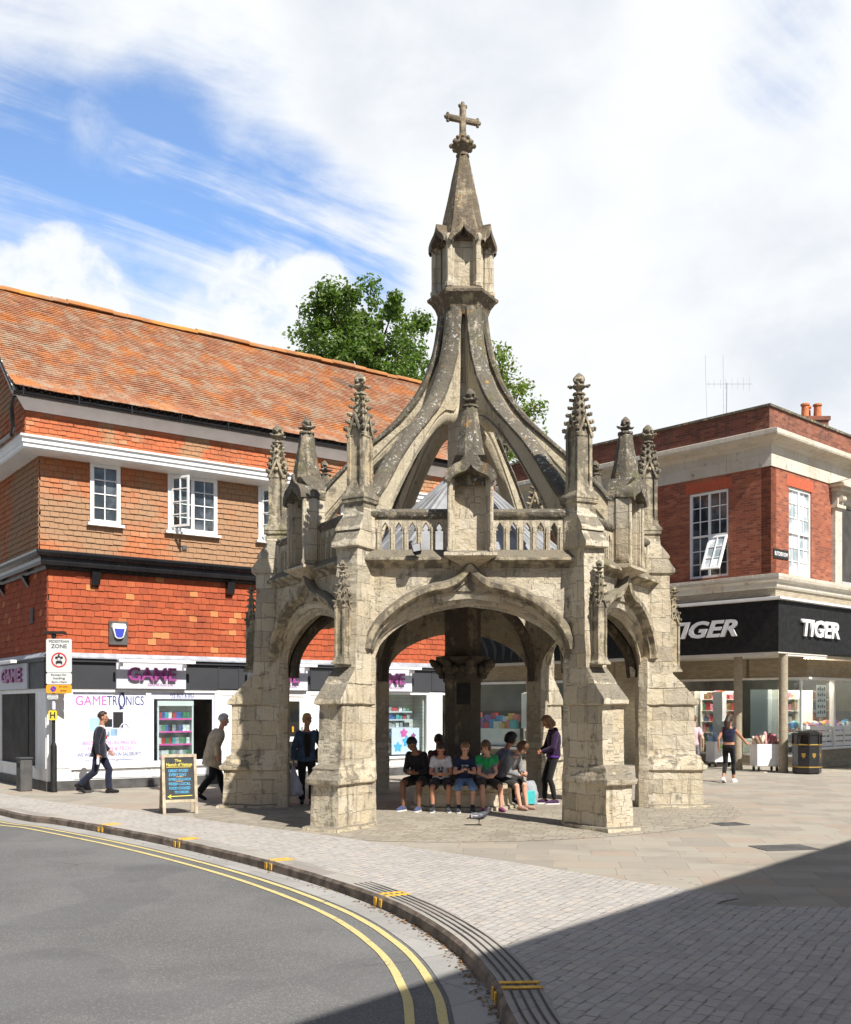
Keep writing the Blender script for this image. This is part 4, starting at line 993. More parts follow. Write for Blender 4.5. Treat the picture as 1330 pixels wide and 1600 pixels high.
# roof
sl = V((0, 0, 0)) + (LN * (NB - NF) + UPZ * (ZR - ZE)); SLEN = sl.length; RW = sl.normalized(); RN = LU.cross(RW).normalized()
if RN.z < 0: RN = -RN
RO = LO + LN * NF + UPZ * ZE - LU * .95
def sag(u, w): return .05 * noise.noise(V((u * .35, w * .3, 2))) + .02 * noise.noise(V((u * 1.3, w * 1.1, 5))) + .10 * max(0, 1 - w / 0.9) ** 2 * 1.0
mb = MB(); tile_hang(mb, RO, LU, RW, RN, 0, LLEN + 1.1, 0.0, SLEN - .02, .108, .17, lift=.022, sag=sag, jit=.004, seed=9)
roof = lbuild(mb, 'roof', MT['tile_roof'], fix=False)
mb = MB(); P0 = RO - RN * .03; mb.prism([P0 + RW * .02, P0 + RW * .02 - RN * .07, P0 + RW * (SLEN - .03) - RN * .07, P0 + RW * (SLEN - .03)], LU * (LLEN + 1.1))
BO = LO + LN * (2 * NB - NF) + UPZ * ZE - LU * .95; bw = (RO + RW * SLEN) - BO; BWn = bw.normalized(); BN = BWn.cross(LU).normalized()
mb.prism([BO, BO - UPZ * .1, RO + RW * SLEN - UPZ * .13, RO + RW * SLEN - UPZ * .03], LU * (LLEN + 1.1)); o = lbuild(mb, 'roof_boarding', MT['interior'])
mb = MB(); rt = RO + RW * SLEN - UPZ * .01; k = 0; u = 0.0; rr = random.Random(4)
while u < LLEN + 1.1:
    dz = .05 * noise.noise(V((u * .35, 3, 2))) + rr.uniform(-.018, .018)
    ring = []
    for uu in (u, u + .40):
        ring.append([rt + LU * uu + LN * (.15 * math.cos(q)) + UPZ * (dz + .13 * math.sin(q) - .02) for q in [math.pi * i / 8 for i in range(9)]])
    mb.loft(ring); u += .385
lbuild(mb, 'ridge_tiles', MT['tile_ridge'])
# verge edging
mb = MB(); mb.prism([RO - RN * .02, RO - RN * .14, RO + RW * SLEN - RN * .14, RO + RW * SLEN - RN * .02], LU * .05); lbuild(mb, 'verge_board', MT['soffit'])
# white cornice box round the first-floor windows' heads
mb = MB()
prof = [(.24, 7.26), (.68, 7.30), (.71, 7.33), (.71, 7.40), (.74, 7.42), (.74, 7.50), (.78, 7.53), (.78, 7.575), (.62, 7.60)]
def mitre(n, z, end): return LP(end if end else -n, n, z)
mb.loft([[LP(-n, n, z) for n, z in prof], [LP(LLEN, n, z) for n, z in prof]], True, True)
mb.loft([[LP(-n, n, z) for n, z in prof], [SP_(LDEP, n, z) for n, z in prof]], True, True); lbuild(mb, 'cornice', MT['white'])
# sloping white soffit board and the black gutter
mb = MB(); prof = [(.66, 8.10), (.68, 8.10), (.90, 8.30), (.90, 8.36), (.60, 8.36)]
mb.loft([[LP(-n, n, z) for n, z in prof], [LP(LLEN, n, z) for n, z in prof]])
lbuild(mb, 'eaves_soffit', MT['white'])
mb = MB(); gp_ = [(.93 + .075 * math.cos(q), 8.385 + .075 * math.sin(q)) for q in [math.pi + math.pi * i / 8 for i in range(9)]] + [(.985, 8.39), (.875, 8.39)]
mb.loft([[LP(-.98, n, z) for n, z in gp_], [LP(LLEN, n, z) for n, z in gp_]])
for k in range(12): u = -.8 + k * 1.15; mb.frame(LO, LU, UPZ, LN, u, u + .03, 8.31, 8.48, 1.0, 1.015)
mb.tube([LP(-.92, .86, 8.3), LP(-.92, .62, 8.1), LP(-.86, .50, 7.75), LP(-.84, .30, 7.62), SP_(3.5, .86, 7.66)], .045, 8)
lbuild(mb, 'gutter', MT['black_gloss'])
# black moulded jetty beam with brackets
mb = MB(); prof = [(-.02, 4.87), (.06, 4.87), (.08, 4.93), (.20, 4.95), (.22, 5.02), (.22, 5.10), (.30, 5.14), (.34, 5.20), (.34, 5.25), (.20, 5.29), (-.02, 5.29)]
mb.loft([[LP(-n, n, z) for n, z in prof], [LP(LLEN, n, z) for n, z in prof]]); mb.loft([[LP(-n, n, z) for n, z in prof], [SP_(LDEP, n, z) for n, z in prof]])
lbuild(mb, 'jetty_beam', MT['black_gloss'])
for u in (.92, 4.2, 7.5, 10.8):
    mb = MB(); mb.prism([LP(u, .02, 4.55), LP(u, .12, 4.60), LP(u, .16, 4.75), LP(u, .19, 4.87), LP(u, .02, 4.87)], LU * .19); lbuild(mb, 'bracket', MT['black_gloss'])
for k in range(6):
    mb = MB(); s = .3 + k * 1.1; mb.prism([SP_(s, .02, 4.6), SP_(s, .19, 4.87), SP_(s, .02, 4.87)], LS * .16)
    if k in (1, 3): lbuild(mb, 'bracket', MT['black_gloss'])
# first-floor windows
for i, (a, b) in enumerate(bays):
    m = () if i in (0,) else (((a + b) / 2),)
    w = window(lb, LO, LU, LN, a, b, 5.94, 7.27, .285, 2, 4, MT['pane'], mull=m, fw=.085)
    w.matrix_parent_inverse = LOC
    if i in (1, 2):   # open side-hung casement
        mb = MB(); hinge = LP(a + .09, .31, 0); ang = math.radians(62)
        CU = (LU * math.cos(ang) + LN * math.sin(ang)); CN = V((CU.y, -CU.x, 0)); cw = (b - a) / 2 - .12; z0, z1 = 6.02, 7.19
        for (u0, u1, k0, k1) in ((0, cw, z0, z0 + .05), (0, cw, z1 - .05, z1), (0, .045, z0 + .05, z1 - .05), (cw - .045, cw, z0 + .05, z1 - .05), (cw / 2 - .011, cw / 2 + .011, z0 + .05, z1 - .05)): mb.frame(hinge, CU, UPZ, CN, u0, u1, k0, k1, -.02, .02)
        for k in range(1, 4): y = z0 + (z1 - z0) * k / 4; mb.frame(hinge, CU, UPZ, CN, .045, cw - .045, y - .011, y + .011, -.018, .018)
        ca = mb.build('casement', MT['white_wood'], w)
        mb = MB(); mb.frame(hinge, CU, UPZ, CN, .03, cw - .03, z0 + .03, z1 - .03, -.004, .004); mb.build('pane', MT['glass'], ca)
# ---- shop front
mb = MB(); F = lambda *a: mb.frame(LO, LU, UPZ, LN, *a)
prof = [(-.02, 3.06), (.03, 3.06), (.10, 2.975), (.13, 2.96), (.13, 2.935), (-.02, 2.935)]
mb.loft([[LP(-n, n, z) for n, z in prof], [LP(LLEN, n, z) for n, z in prof]]); mb.loft([[LP(-n, n, z) for n, z in prof], [SP_(LDEP, n, z) for n, z in prof]])
lbuild(mb, 'lead_flashing', MT['lead_flash'])
mb = MB(); F = lambda *a: mb.frame(LO, LU, UPZ, LN, *a)
G = lambda *a: mb.frame(LO, LS, UPZ, LSN, *a)
F(-.05, LLEN, 2.265, 2.86, -.12, .03); G(.0, LDEP, 2.265, 2.86, -.12, .05)
for n0, (z0, z1) in ((.09, (2.86, 2.936)),): F(-.1, LLEN, z0, z1, -.1, n0); G(0, LDEP, z0, z1, -.1, n0)
for u in (4.0, 6.55, 10.4):     # raised panels over the pilasters
    for (a, b, c, d) in ((u, u + .58, 2.29, 2.33), (u, u + .58, 2.80, 2.84), (u, u + .035, 2.33, 2.80), (u + .545, u + .58, 2.33, 2.80)): F(a, b, c, d, .03, .045)
lbuild(mb, 'fascia', MT['fascia'])
mb = MB(); F = lambda *a: mb.frame(LO, LU, UPZ, LN, *a); G = lambda *a: mb.frame(LO, LS, UPZ, LSN, *a)
F(0, 5.72, -.02, .22, -.1, .035); F(6.42, LLEN, -.02, .22, -.1, .035); G(0, LDEP, -.02, .22, -.1, .035); lbuild(mb, 'plinth', MT['plinth'])
mb = MB(); F = lambda *a: mb.frame(LO, LU, UPZ, LN, *a); G = lambda *a: mb.frame(LO, LS, UPZ, LSN, *a)
def panel(fr, a, b, c, d, n, w=.05):
    fr(a, b, c, c + w, n, n + .014); fr(a, b, d - w, d, n, n + .014); fr(a, a + w, c + w, d - w, n, n + .014); fr(b - w, b, c + w, d - w, n, n + .014)
for (a, b) in ((0, .50), (3.98, 4.62), (6.44, 7.2), (10.32, 10.78)): F(a, b, .22, 2.265, -.1, .02); panel(F, a + .05, b - .05, .50, 2.2, .02)
for (a, b) in ((.50, 2.28), (2.28, 3.98), (4.62, 5.72), (7.2, 10.32), (10.78, LLEN)):
    F(a, b, .22, .46, -.1, .0); F(a, b, .46, .52, -.1, .05); F(a, b, 2.19, 2.265, -.1, .01)
    k = max(1, round((b - a) / 1.3)); 
    for i in range(k): panel(F, a + .06 + (b - a) * i / k, a - .06 + (b - a) * (i + 1) / k, .25, .44, .0, .025)
for (a, b) in ((2.22, 2.34), (.50, .54), (7.2, 7.27), (10.25, 10.32), (3.93, 3.98)): F(a, b, .52, 2.19, -.1, .005)
for (a, b) in ((0.0, .9), (3.9, 4.4), (6.0, LDEP)): G(a, b, .22, 2.265, -.1, .02); panel(G, a + .06, b - .06, .5, 2.2, .02)
G(.9, 6.0, .22, .52, -.1, .01); G(.9, 6.0, .46, .52, .01, .05); G(.9, 6.0, 2.17, 2.265, -.1, .01)
lbuild(mb, 'shop_front', MT['white'])
# side-street windows hold plain blue posters
mb = MB(); mb.frame(LO, LS, UPZ, LSN, .9, 3.9, .52, 2.17, -.1, -.03); mb.frame(LO, LS, UPZ, LSN, 4.4, 6.0, .52, 2.17, -.1, -.03); o = lbuild(mb, 'window_poster', MT['poster_blue'])
mb = MB(); mb.frame(LO, LS, UPZ, LSN, 1.6, 3.0, .70, 2.0, -.03, -.026); mb.build('poster_panel', MT['poster_mid'], o)
mb = MB(); mb.frame(LO, LS, UPZ, LSN, 1.95, 2.6, .70, 1.72, -.026, -.022); mb.build('poster_panel', MT['poster_blue'], o)
# shop interiors behind the glass
mb = MB(); F = lambda *a: mb.frame(LO, LU, UPZ, LN, *a)
F(.42, LLEN - .2, .44, .46, -1.6, -.1); F(4.02, 4.6, .46, 2.88, -1.58, -.12); F(6.5, 7.1, .46, 2.88, -1.58, -.12)
lbuild(mb, 'shop_floor', MT['interior'])
mb = MB(); F = lambda *a: mb.frame(LO, LU, UPZ, LN, *a)
F(7.25, 10.3, .46, 2.4, -.62, -.58); F(10.2, 10.24, .46, 2.4, -.58, -.12); lbuild(mb, 'slatwall', MT['interior_pale'])
mb = MB(); F = lambda *a: mb.frame(LO, LU, UPZ, LN, *a)
for q in ((4.66, 5.70, .52, 2.19, -.07, -.055), (7.27, 10.25, .52, 2.19, -.05, -.035), (10.78, LLEN - .2, .52, 2.19, -.05, -.035), (2.42, 3.88, .60, 2.04, -.05, -.035)):
    mb = MB(); mb.frame(LO, LU, UPZ, LN, *q); lbuild(mb, 'shop_window', MT['glass'])
mb = MB(); F = lambda *a: mb.frame(LO, LU, UPZ, LN, *a)
F(2.34, 3.93, 2.04, 2.19, -.06, -.03); F(2.34, 3.93, .52, .60, -.06, -.03); F(2.34, 2.42, .60, 2.04, -.06, -.03); F(3.88, 3.93, .60, 2.04, -.06, -.03)
surround = lbuild(mb, 'window_vinyl', MT['poster'])
LFM = FM(LO, LU, UPZ, LN)
lettering('WE BUY & SELL', MT['navy_ink'], LFM @ Matrix.Translation((0, 0, -.03)), w=.62, h=.085, at=(3.12, 2.135), parent=surround)
lettering('GAMES, CONSOLES, TABLETS AND TECH', MT['navy_ink'], LFM @ Matrix.Translation((0, 0, -.03)), w=.56, h=.022, at=(3.12, 2.068), parent=surround)
# door
mb = MB(); F = lambda *a: mb.frame(LO, LU, UPZ, LN, *a)
F(5.72, 5.80, .02, 2.265, -.1, .01); F(6.36, 6.44, .02, 2.265, -.1, .01); F(5.80, 6.36, 2.12, 2.265, -.1, .0)
for (a, b, c, d) in ((5.80, 5.89, .05, 2.12), (6.27, 6.36, .05, 2.12), (5.89, 6.27, .05, .25), (5.89, 6.27, .98, 1.10), (5.89, 6.27, 2.0, 2.12)): F(a, b, c, d, -.07, -.02)
dr = lbuild(mb, 'door', MT['white_wood'])
mb = MB(); mb.frame(LO, LU, UPZ, LN, 5.88, 6.28, .24, 2.01, -.05, -.04); mb.build('pane', MT['glass'], dr)
mb = MB(); mb.frame(LO, LU, UPZ, LN, 6.30, 6.33, 1.0, 1.35, -.02, .03); mb.build('handle', MT['alu'], dr)
mb = MB(); mb.frame(LO, LU, UPZ, LN, 6.06, 6.11, 1.22, 1.36, -.04, -.038); mb.build('sticker', MT['sign_orange'], dr)
# air vents in the tile hanging
mb = MB(); mb.frame(LO, LS, UPZ, LSN, 1.0, 1.22, 3.75, 4.1, .0, .05); lbuild(mb, 'vent', MT['plinth'])
mb = MB(); mb.frame(LO, LU, UPZ, LN, 2.98, 3.1, 5.53, 5.63, .26, .30); lbuild(mb, 'vent', MT['plinth'])

# ---- things on or behind this shop front
def shop_sign(u, label):
    t = thing('shop_sign', label, 'shop sign', LP(u, .05, 2.27), 0, 'signs of the games shop')
    mb = MB(); O = V((0, 0, 0)); mb.frame(O, LU, UPZ, LN, 0, 1.67, 0.005, .60, -.03, .04); b = mb.build('signboard', MT['panel_grey'], t)
    fm = FM(V((0, 0, 0)), LU, UPZ, LN)
    lettering('GAME', MT['purple'], fm @ Matrix.Translation((0, 0, .055)), w=1.16, h=.31, at=(.83, .34), ext=.05, bold=.022, parent=b)
    lettering('GAME.CO.UK', MT['purple'], fm @ Matrix.Translation((0, 0, .04)), w=.62, h=.06, at=(1.05, .10), ext=.004, parent=b)
    mb = MB(); mb.frame(O, LU, UPZ, LN, -.05, 1.78, .585, .66, .22, .36); mb.frame(O, LU, UPZ, LN, .05, .08, .5, .60, .04, .26); mb.frame(O, LU, UPZ, LN, 1.58, 1.61, .5, .60, .04, .26)
    mb.build('light_trough', MT['white'], t, bevel=.01)
    return t
shop_sign(1.49, 'pale shop sign with purple lettering and white light bar above the large pale window poster')
shop_sign(4.77, 'pale shop sign with purple lettering over the glazed white shop door')
shop_sign(8.02, 'pale shop sign with purple lettering over the window of shelved game cases')
t = thing('shop_sign', 'shaded pale shop sign with purple lettering round the corner in the side street', 'shop sign', SP_(1.35, .06, 2.27), 0, 'signs of the games shop')
mb = MB(); mb.frame(V((0, 0, 0)), LS, UPZ, LSN, 0, 2.5, .0, .60, -.02, .03); b = mb.build('signboard', MT['panel_grey'], t)
lettering('GAME', MT['purple'], FM(V((0, 0, 0)), -LS, UPZ, LSN) @ Matrix.Translation((0, 0, .035)), w=1.75, h=.33, at=(-1.25, .33), ext=.05, bold=.035, parent=b)
mb = MB(); mb.frame(V((0, 0, 0)), LS, UPZ, LSN, .1, 2.6, .585, .66, .22, .36); mb.build('light_trough', MT['white'], t, bevel=.01)

# large pale poster in the first window
t = thing('window_poster', 'large pale blue trade-in poster with pink and navy lettering filling the first shop window', 'poster', LP(.54, -.04, .52), 0)
O0 = V((0, 0, 0)); fm = FM(O0, LU, UPZ, LN)
mb = MB(); mb.frame(O0, LU, UPZ, LN, 0, 1.68, 0, 1.67, -.012, 0); pb = mb.build('sheet', MT['poster'], t)
def pl(txt, mat, w, h, x, y, bold=.0): lettering(txt, MT[mat], fm @ Matrix.Translation((0, 0, .001)), w=w, h=h, at=(x, y), ext=.003, bold=bold, parent=pb)
pl('GAME', 'pink', .70, .21, .42, 1.48, .0); pl('TR', 'navy_ink', .24, .21, .90, 1.48); pl('NICS', 'navy_ink', .42, .21, 1.43, 1.48)
mb = MB()     # pair of circling arrows in place of the letter O
for k in (0, 1):
    pts = []
    for i in range(9):
        a = math.radians(-70 + 140 * i / 8) + k * math.pi; pts.append((1.12 + .085 * math.cos(a) * .8, 1.48 + .15 * math.sin(a)))
    for i in range(8):
        (x0, y0), (x1, y1) = pts[i], pts[i + 1]
        d = V((x1 - x0, y1 - y0)); d.normalize(); q = V((-d.y, d.x)) * .018
        P = lambda x, y: LU * x + UPZ * y + LN * .004
        mb.add([P(x0 + q.x, y0 + q.y), P(x1 + q.x, y1 + q.y), P(x1 - q.x, y1 - q.y), P(x0 - q.x, y0 - q.y)], [(0, 1, 2, 3)])
    (x1, y1) = pts[-1]; s = -1 if k == 0 else 1
    mb.add([P(x1 + s * .07, y1 + (.07 if k == 0 else -.07) * .6), P(x1 - s * .03, y1 + .07), P(x1 - s * .03, y1 - .07)], [(0, 1, 2)])
mb.build('arrow_mark', MT['navy_ink'], pb)
pl('BEST TRADE-IN PRICES', 'pink', 1.22, .085, .84, .52); pl('FOR GAMES & TECH', 'pink', .98, .085, .84, .39); pl("WE WON'T BE BEATEN IN SALISBURY!", 'navy_ink', 1.46, .085, .84, .26)
pl('FOLLOW US ON TWITTER @GAMESalisbury', 'navy_ink', 1.1, .055, .84, .13)
mb = MB(); R_ = lambda a, b, c, d, n: mb.frame(O0, LU, UPZ, LN, a, b, c, d, 0, n)
R_(.92, 1.15, .86, 1.22, .003); R_(.62, .90, .88, 1.06, .002); mb.build('printed_console', MT['sign_black'], pb)
mb = MB(); R_(.38, .62, .80, 1.08, .002); R_(.86, 1.02, .68, .84, .0035); R_(.70, .84, .66, .78, .0025); mb.build('printed_tablet', MT['poster_mid'], pb)
mb = MB(); mb.X = FM(O0, LU, UPZ, LN); mb.tube([(1.18 + .09 * math.cos(q), .86 + .10 * math.sin(q), .004) for q in [math.pi * i / 8 for i in range(9)]], .014, 6); mb.X = None; R_(1.06, 1.11, .74, .88, .004); R_(1.26, 1.31, .74, .88, .004); mb.build('printed_headphones', MT['panel_grey'], pb)

# display shelving in the second window, and racks on the slatwall
def shelf_unit(u0, u1, z0, z1, n, rows, label, strip, back):
    t = thing('display_shelf', label, 'display shelf', LP(u0, n, z0))
    w, h = u1 - u0, z1 - z0; fr = MB()
    if back: fr.frame(O0, LU, UPZ, LN, 0, w, 0, h, -.34, -.30); fr.frame(O0, LU, UPZ, LN, 0, .04, 0, h, -.30, 0); fr.frame(O0, LU, UPZ, LN, w - .04, w, 0, h, -.30, 0); fr.frame(O0, LU, UPZ, LN, 0, w, h - .10, h + .02, -.30, .01); fr.frame(O0, LU, UPZ, LN, 0, w, 0, .06, -.3, .01); fr.build('frame', MT['white'], t)
    for r in range(rows):
        y = .10 + (h - .22) * r / rows
        s = MB(); s.frame(O0, LU, UPZ, LN, .04, w - .04, y, y + .02, -.30, -.01); sh = s.build('shelf', MT['white'], t)
        s = MB(); s.frame(O0, LU, UPZ, LN, .04, w - .04, y - .012, y + .028, -.01, .0); s.build('price_strip', strip, sh)
    return t
case_mats = [plain('case_' + n, c, .4, .3, 20) for n, c in (('green', (.08, .22, .12)), ('blue', (.06, .12, .34)), ('white', (.62, .62, .62)), ('dark', (.05, .05, .06)), ('red', (.42, .06, .06)), ('teal', (.10, .32, .34)), ('grey', (.3, .31, .33)))]
def cases(u0, u1, z0, z1, n, rows, cnt, label, group, size=(.085, .15)):
    w, h = u1 - u0, z1 - z0; rnd = random.Random(int(u0 * 100))
    base = {}
    for r in range(rows):
        y = .10 + (h - .22) * r / rows + .022
        for k in range(cnt):
            c = rnd.randrange(len(case_mats))
            if c not in base:
                m = MB(); m.frame(O0, LU, UPZ, LN, 0, size[0], 0, size[1], -.02, 0); base[c] = m.mesh('game_case'); base[c].materials.append(case_mats[c])
            o = bpy.data.objects.new('game_case', base[c]); COL.objects.link(o)
            o.location = LP(u0 + .05 + (w - .12 - size[0]) * k / (cnt - 1) + rnd.uniform(-.006, .006), n - .05 - rnd.uniform(0, .05), z0 + y)
            tag(o, label, 'game case', group)
shelf_unit(2.52, 3.42, .56, 1.98, -.075, 4, 'white display cabinet with pink-edged shelves of game cases behind the second window', MT['pink'], True)
cases(2.52, 3.42, .56, 1.98, -.075, 4, 9, 'small game case standing on a pink-edged shelf of the white window cabinet', 'game cases in the white cabinet')
shelf_unit(7.4, 9.95, .52, 2.05, -.22, 6, 'wide rack of white shelves of game cases against the pale slatwall window back', MT['panel_grey'], False)
cases(7.4, 9.95, .52, 2.05, -.22, 6, 20, 'small game case on the wide white shelves behind the right-hand games shop window', 'game cases on the wide rack', (.10, .13))
mb = MB(); mb.frame(O0, LU, UPZ, LN, 0, .92, 0, .72, -.02, 0); o = mb.build('show_card', MT['poster'], None); o.location = LP(9.15, -.10, .56); tag(o, 'white show card with pink and blue splashes at the foot of the games rack', 'show card')
for (x, y, r, m) in ((.2, .2, .12, 'chalk_blue'), (.5, .35, .13, 'chalk_blue'), (.4, .58, .11, 'pink'), (.68, .22, .08, 'sign_red'), (.72, .5, .07, 'purple')):
    mb = MB(); mb.X = FM(O0, LU, UPZ, LN); mb.add([(x + r * (1 + .25 * math.sin(5 * q)) * math.cos(q), y + r * (1 + .25 * math.sin(5 * q)) * math.sin(q), .004) for q in [2 * math.pi * i / 20 for i in range(20)]], [tuple(range(20))]); c = mb.build('colour_splash', MT[m], o)
# burglar alarm
t = thing('alarm_box', 'blue and white burglar alarm box on the red hung tiles', 'alarm box', LP(1.55, .07, 3.47))
mb = MB(); mb.frame(O0, LU, UPZ, LN, -.22, .22, -.20, .33, -.05, .0); mb.build('backboard', MT['plinth'], t)
mb = MB(); mb.X = FM(O0, LU, UPZ, LN); P = [(-.15, .28), (.15, .28), (.17, .2), (.10, -.03), (.05, -.07), (-.05, -.07), (-.10, -.03), (-.17, .2)]
mb.loft([[(x, y, 0) for x, y in P], [(x * .95, y * .95 + .005, .06) for x, y in P]]); bx = mb.build('housing', MT['white'], t)
mb = MB(); mb.X = FM(O0, LU, UPZ, LN); P = [(-.12, .16), (.12, .16), (.08, -.01), (.04, -.04), (-.04, -.04), (-.08, -.01)]; mb.loft([[(x, y, .058) for x, y in P], [(x, y, .066) for x, y in P]]); mb.build('blue_panel', MT['sign_blue'], bx)
# ---------------------------------------------------------------- brick corner building on the right
TC = V((9.19, 10.23, 0)); UL = V((-.68, .733, 0)).normalized(); UR = V((-UL.y * -1, 0, 0)); UR = V((UL.y, -UL.x, 0)); NL = -UR; NR = -UL
tb = thing('brick_corner_building', 'red brick corner building with stone cornice above a black shop fascia', 'building', TC)
TLOC = Matrix.Translation(-TC)
def tbuild(mb, name, mat, parent=tb, **kw):
    o = mb.build(name, mat, parent, **kw)
    if parent is tb: o.matrix_parent_inverse = TLOC
    return o
LL, RL = 14.0, 12.0
def TL(t, n, z): return TC + UL * t + NL * n + UPZ * z
def TR(t, n, z): return TC + UR * t + NR * n + UPZ * z
def wrap(mb, prof):
    mb.loft([[TC + NL * n + NR * n + UPZ * z for n, z in prof], [TL(LL, n, z) for n, z in prof]])
    mb.loft([[TC + NL * n + NR * n + UPZ * z for n, z in prof], [TR(RL, n, z) for n, z in prof]])
Lw = [(1.36, 2.69), (3.9, 5.23), (6.45, 7.78), (9.0, 10.33), (11.5, 12.8)]; Rw = [(1.03, 2.4)]
def wall_open(mb, O, U, N, L, z0, z1, opens, n0, n1, oz0, oz1):
    x = 0
    for (a, b) in opens:
        mb.frame(O, U, UPZ, N, x, a, z0, z1, n0, n1); mb.frame(O, U, UPZ, N, a, b, oz1, z1, n0, n1)
        if oz0 > z0: mb.frame(O, U, UPZ, N, a, b, z0, oz0, n0, n1)
        x = b
    mb.frame(O, U, UPZ, N, x, L, z0, z1, n0, n1)
mb = MB(); wall_open(mb, TC, UL, NL, LL, 5.55, 8.75, Lw, -.3, 0, 5.72, 8.30)
O2 = TC + UR * .0; wall_open(mb, TC, UR, NR, 3.7, 5.55, 8.75, Rw, -.3, 0, 5.72, 8.30); tbuild(mb, 'wall', MT['brick'])
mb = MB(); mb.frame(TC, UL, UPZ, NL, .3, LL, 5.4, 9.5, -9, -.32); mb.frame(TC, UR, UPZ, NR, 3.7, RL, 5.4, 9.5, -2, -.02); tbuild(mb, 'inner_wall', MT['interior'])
for (U_, N_, ww) in ((UL, NL, Lw), (UR, NR, Rw)):
    for (a, b) in ww: mb = MB(); mb.frame(TC, U_, UPZ, N_, a - .12, b + .12, 8.30, 8.62, -.28, .006); tbuild(mb, 'brick_arch', MT['brick_arch'])
mb = MB(); wrap(mb, [(-.3, 8.72), (.03, 8.72), (.03, 9.30), (.10, 9.34), (.14, 9.40), (.30, 9.46), (.40, 9.50), (.42, 9.55), (.42, 9.66), (.30, 9.72), (-.3, 9.74)])
tbuild(mb, 'cornice', MT['portland'])
mb = MB(); wrap(mb, [(-.42, 9.7), (-.10, 9.7), (-.10, 10.46), (-.42, 10.46)]); tbuild(mb, 'parapet', MT['brick_parapet'])
mb = MB(); wrap(mb, [(-.48, 10.46), (-.05, 10.46), (-.05, 10.53), (-.2, 10.58), (-.48, 10.58)]); tbuild(mb, 'coping', MT['stone_old'])
mb = MB(); mb.add([TL(LL, -.4, 9.9), TC + NL * -.4 + NR * -.4 + UPZ * 9.9, TR(RL, -.4, 9.9), TL(LL, -12, 9.9) + UR * 2], [(0, 1, 2, 3)]); tbuild(mb, 'flat_roof', MT['lead'])
mb = MB(); wrap(mb, [(-.3, 5.20), (.35, 5.20), (.38, 5.24), (.40, 5.36), (.50, 5.42), (.52, 5.5), (.52, 5.58), (.0, 5.66), (-.3, 5.66)]); tbuild(mb, 'stone_ledge', MT['portland'])
mb = MB(); wrap(mb, [(-.3, 4.88), (.30, 4.88), (.30, 5.20), (-.3, 5.20)]); tbuild(mb, 'slip_band', MT['brick_buff'])
mb = MB(); wrap(mb, [(-.1, 4.84), (.60, 4.84), (.62, 4.86), (.62, 4.92), (.28, 4.97), (-.1, 4.97)]); tbuild(mb, 'fascia_capping', MT['white'])
mb = MB(); wrap(mb, [(-.3, 3.40), (.50, 3.40), (.50, 4.85), (-.3, 4.85)]); fas = tbuild(mb, 'fascia', MT['black_matt'])
mb = MB(); wrap(mb, [(-2.6, 3.36), (.49, 3.36), (.49, 3.395), (-2.6, 3.395)]); mb.frame(TC, UL, UPZ, NL, 0, LL, 3.30, 3.36, .36, .47); mb.frame(TC, UR, UPZ, NR, 0, RL, 3.30, 3.36, .36, .47); tbuild(mb, 'canopy_soffit', MT['soffit'])
# stripes on the far stretch of the fascia
mb = MB()
for k in range(7):
    t0 = 9.0 + k * .42; A = []; B = []
    for i in range(13):
        z = 3.45 + 1.35 * i / 12; w = .13 * math.sin(z * 4.2 + k * .3) + (z - 3.4) * .18; A.append(TL(t0 + w, .506, z)); B.append(TL(t0 + w + .16 * math.sin(math.pi * (i + .5) / 13), .506, z))
    mb.add(A + B, [(i, i + 1, 13 + i + 1, 13 + i) for i in range(12)])
mb.build('stripe_motif', MT['fascia'], fas)
# left-hand and right-hand lettering
for (fm, at, sh, lab, p) in ((FM(TC + NL * .5, -UL, UPZ, NL), (-1.9, 4.13), .30, 'slanted white shop lettering on the shaded left face of the black fascia', TL(1.9, .5, 3.9)), (FM(TC + NR * .5, UR, UPZ, NR), (1.88, 4.13), .16, 'bright white shop lettering on the sunlit right face of the black fascia', TR(1.9, .5, 3.9))):
    o = lettering('TIGER', MT['white'], fm @ Matrix.Translation((0, 0, .02)), w=2.32, h=.50, at=at, ext=.06, bold=.03, shear=sh, name='shop_lettering')
    tag(o, lab, 'shop lettering', 'shop name letters on the black fascia')
# upper windows
for i, (a, b) in enumerate(Lw):
    w = window(tb, TC, UL, NL, a, b, 5.72, 8.30, -.06, 2, 3, MT['pane'], fw=.075, bar=.025, mull=((a + b) / 2,), trans=(6.98,), sill=False); w.matrix_parent_inverse = TLOC
    if i == 0:
        mb = MB(); ang = math.radians(24); H = TL((a + b) / 2 - .04, .0, 6.93); WU = -UPZ * math.cos(ang) + NL * math.sin(ang); WN = NL * math.cos(ang) + UPZ * math.sin(ang); U_ = -UL; cw, ch = (b - a) / 2 - .06, 1.12
        for (u0, u1, k0, k1) in ((0, cw, 0, .06), (0, cw, ch - .06, ch), (0, .06, .06, ch - .06), (cw - .06, cw, .06, ch - .06), (cw / 2 - .012, cw / 2 + .012, .06, ch - .06)): mb.frame(H, U_, WU, WN, u0, u1, k0, k1, -.03, .03)
        for k in (1, 2): mb.frame(H, U_, WU, WN, .06, cw - .06, ch * k / 3 - .012, ch * k / 3 + .012, -.02, .02)
        ca = mb.build('open_light', MT['white_wood'], w)
        mb = MB(); mb.frame(H, U_, WU, WN, .04, cw - .04, .04, ch - .04, -.012, .0); mb.build('pane', MT['pane_curtain'], ca)
for (a, b) in Rw:
    w = window(tb, TC, UR, NR, a, b, 5.72, 8.30, -.06, 2, 3, MT['pane_curtain'], fw=.075, bar=.025, mull=((a + b) / 2,), trans=(6.98,), sill=False); w.matrix_parent_inverse = TLOC
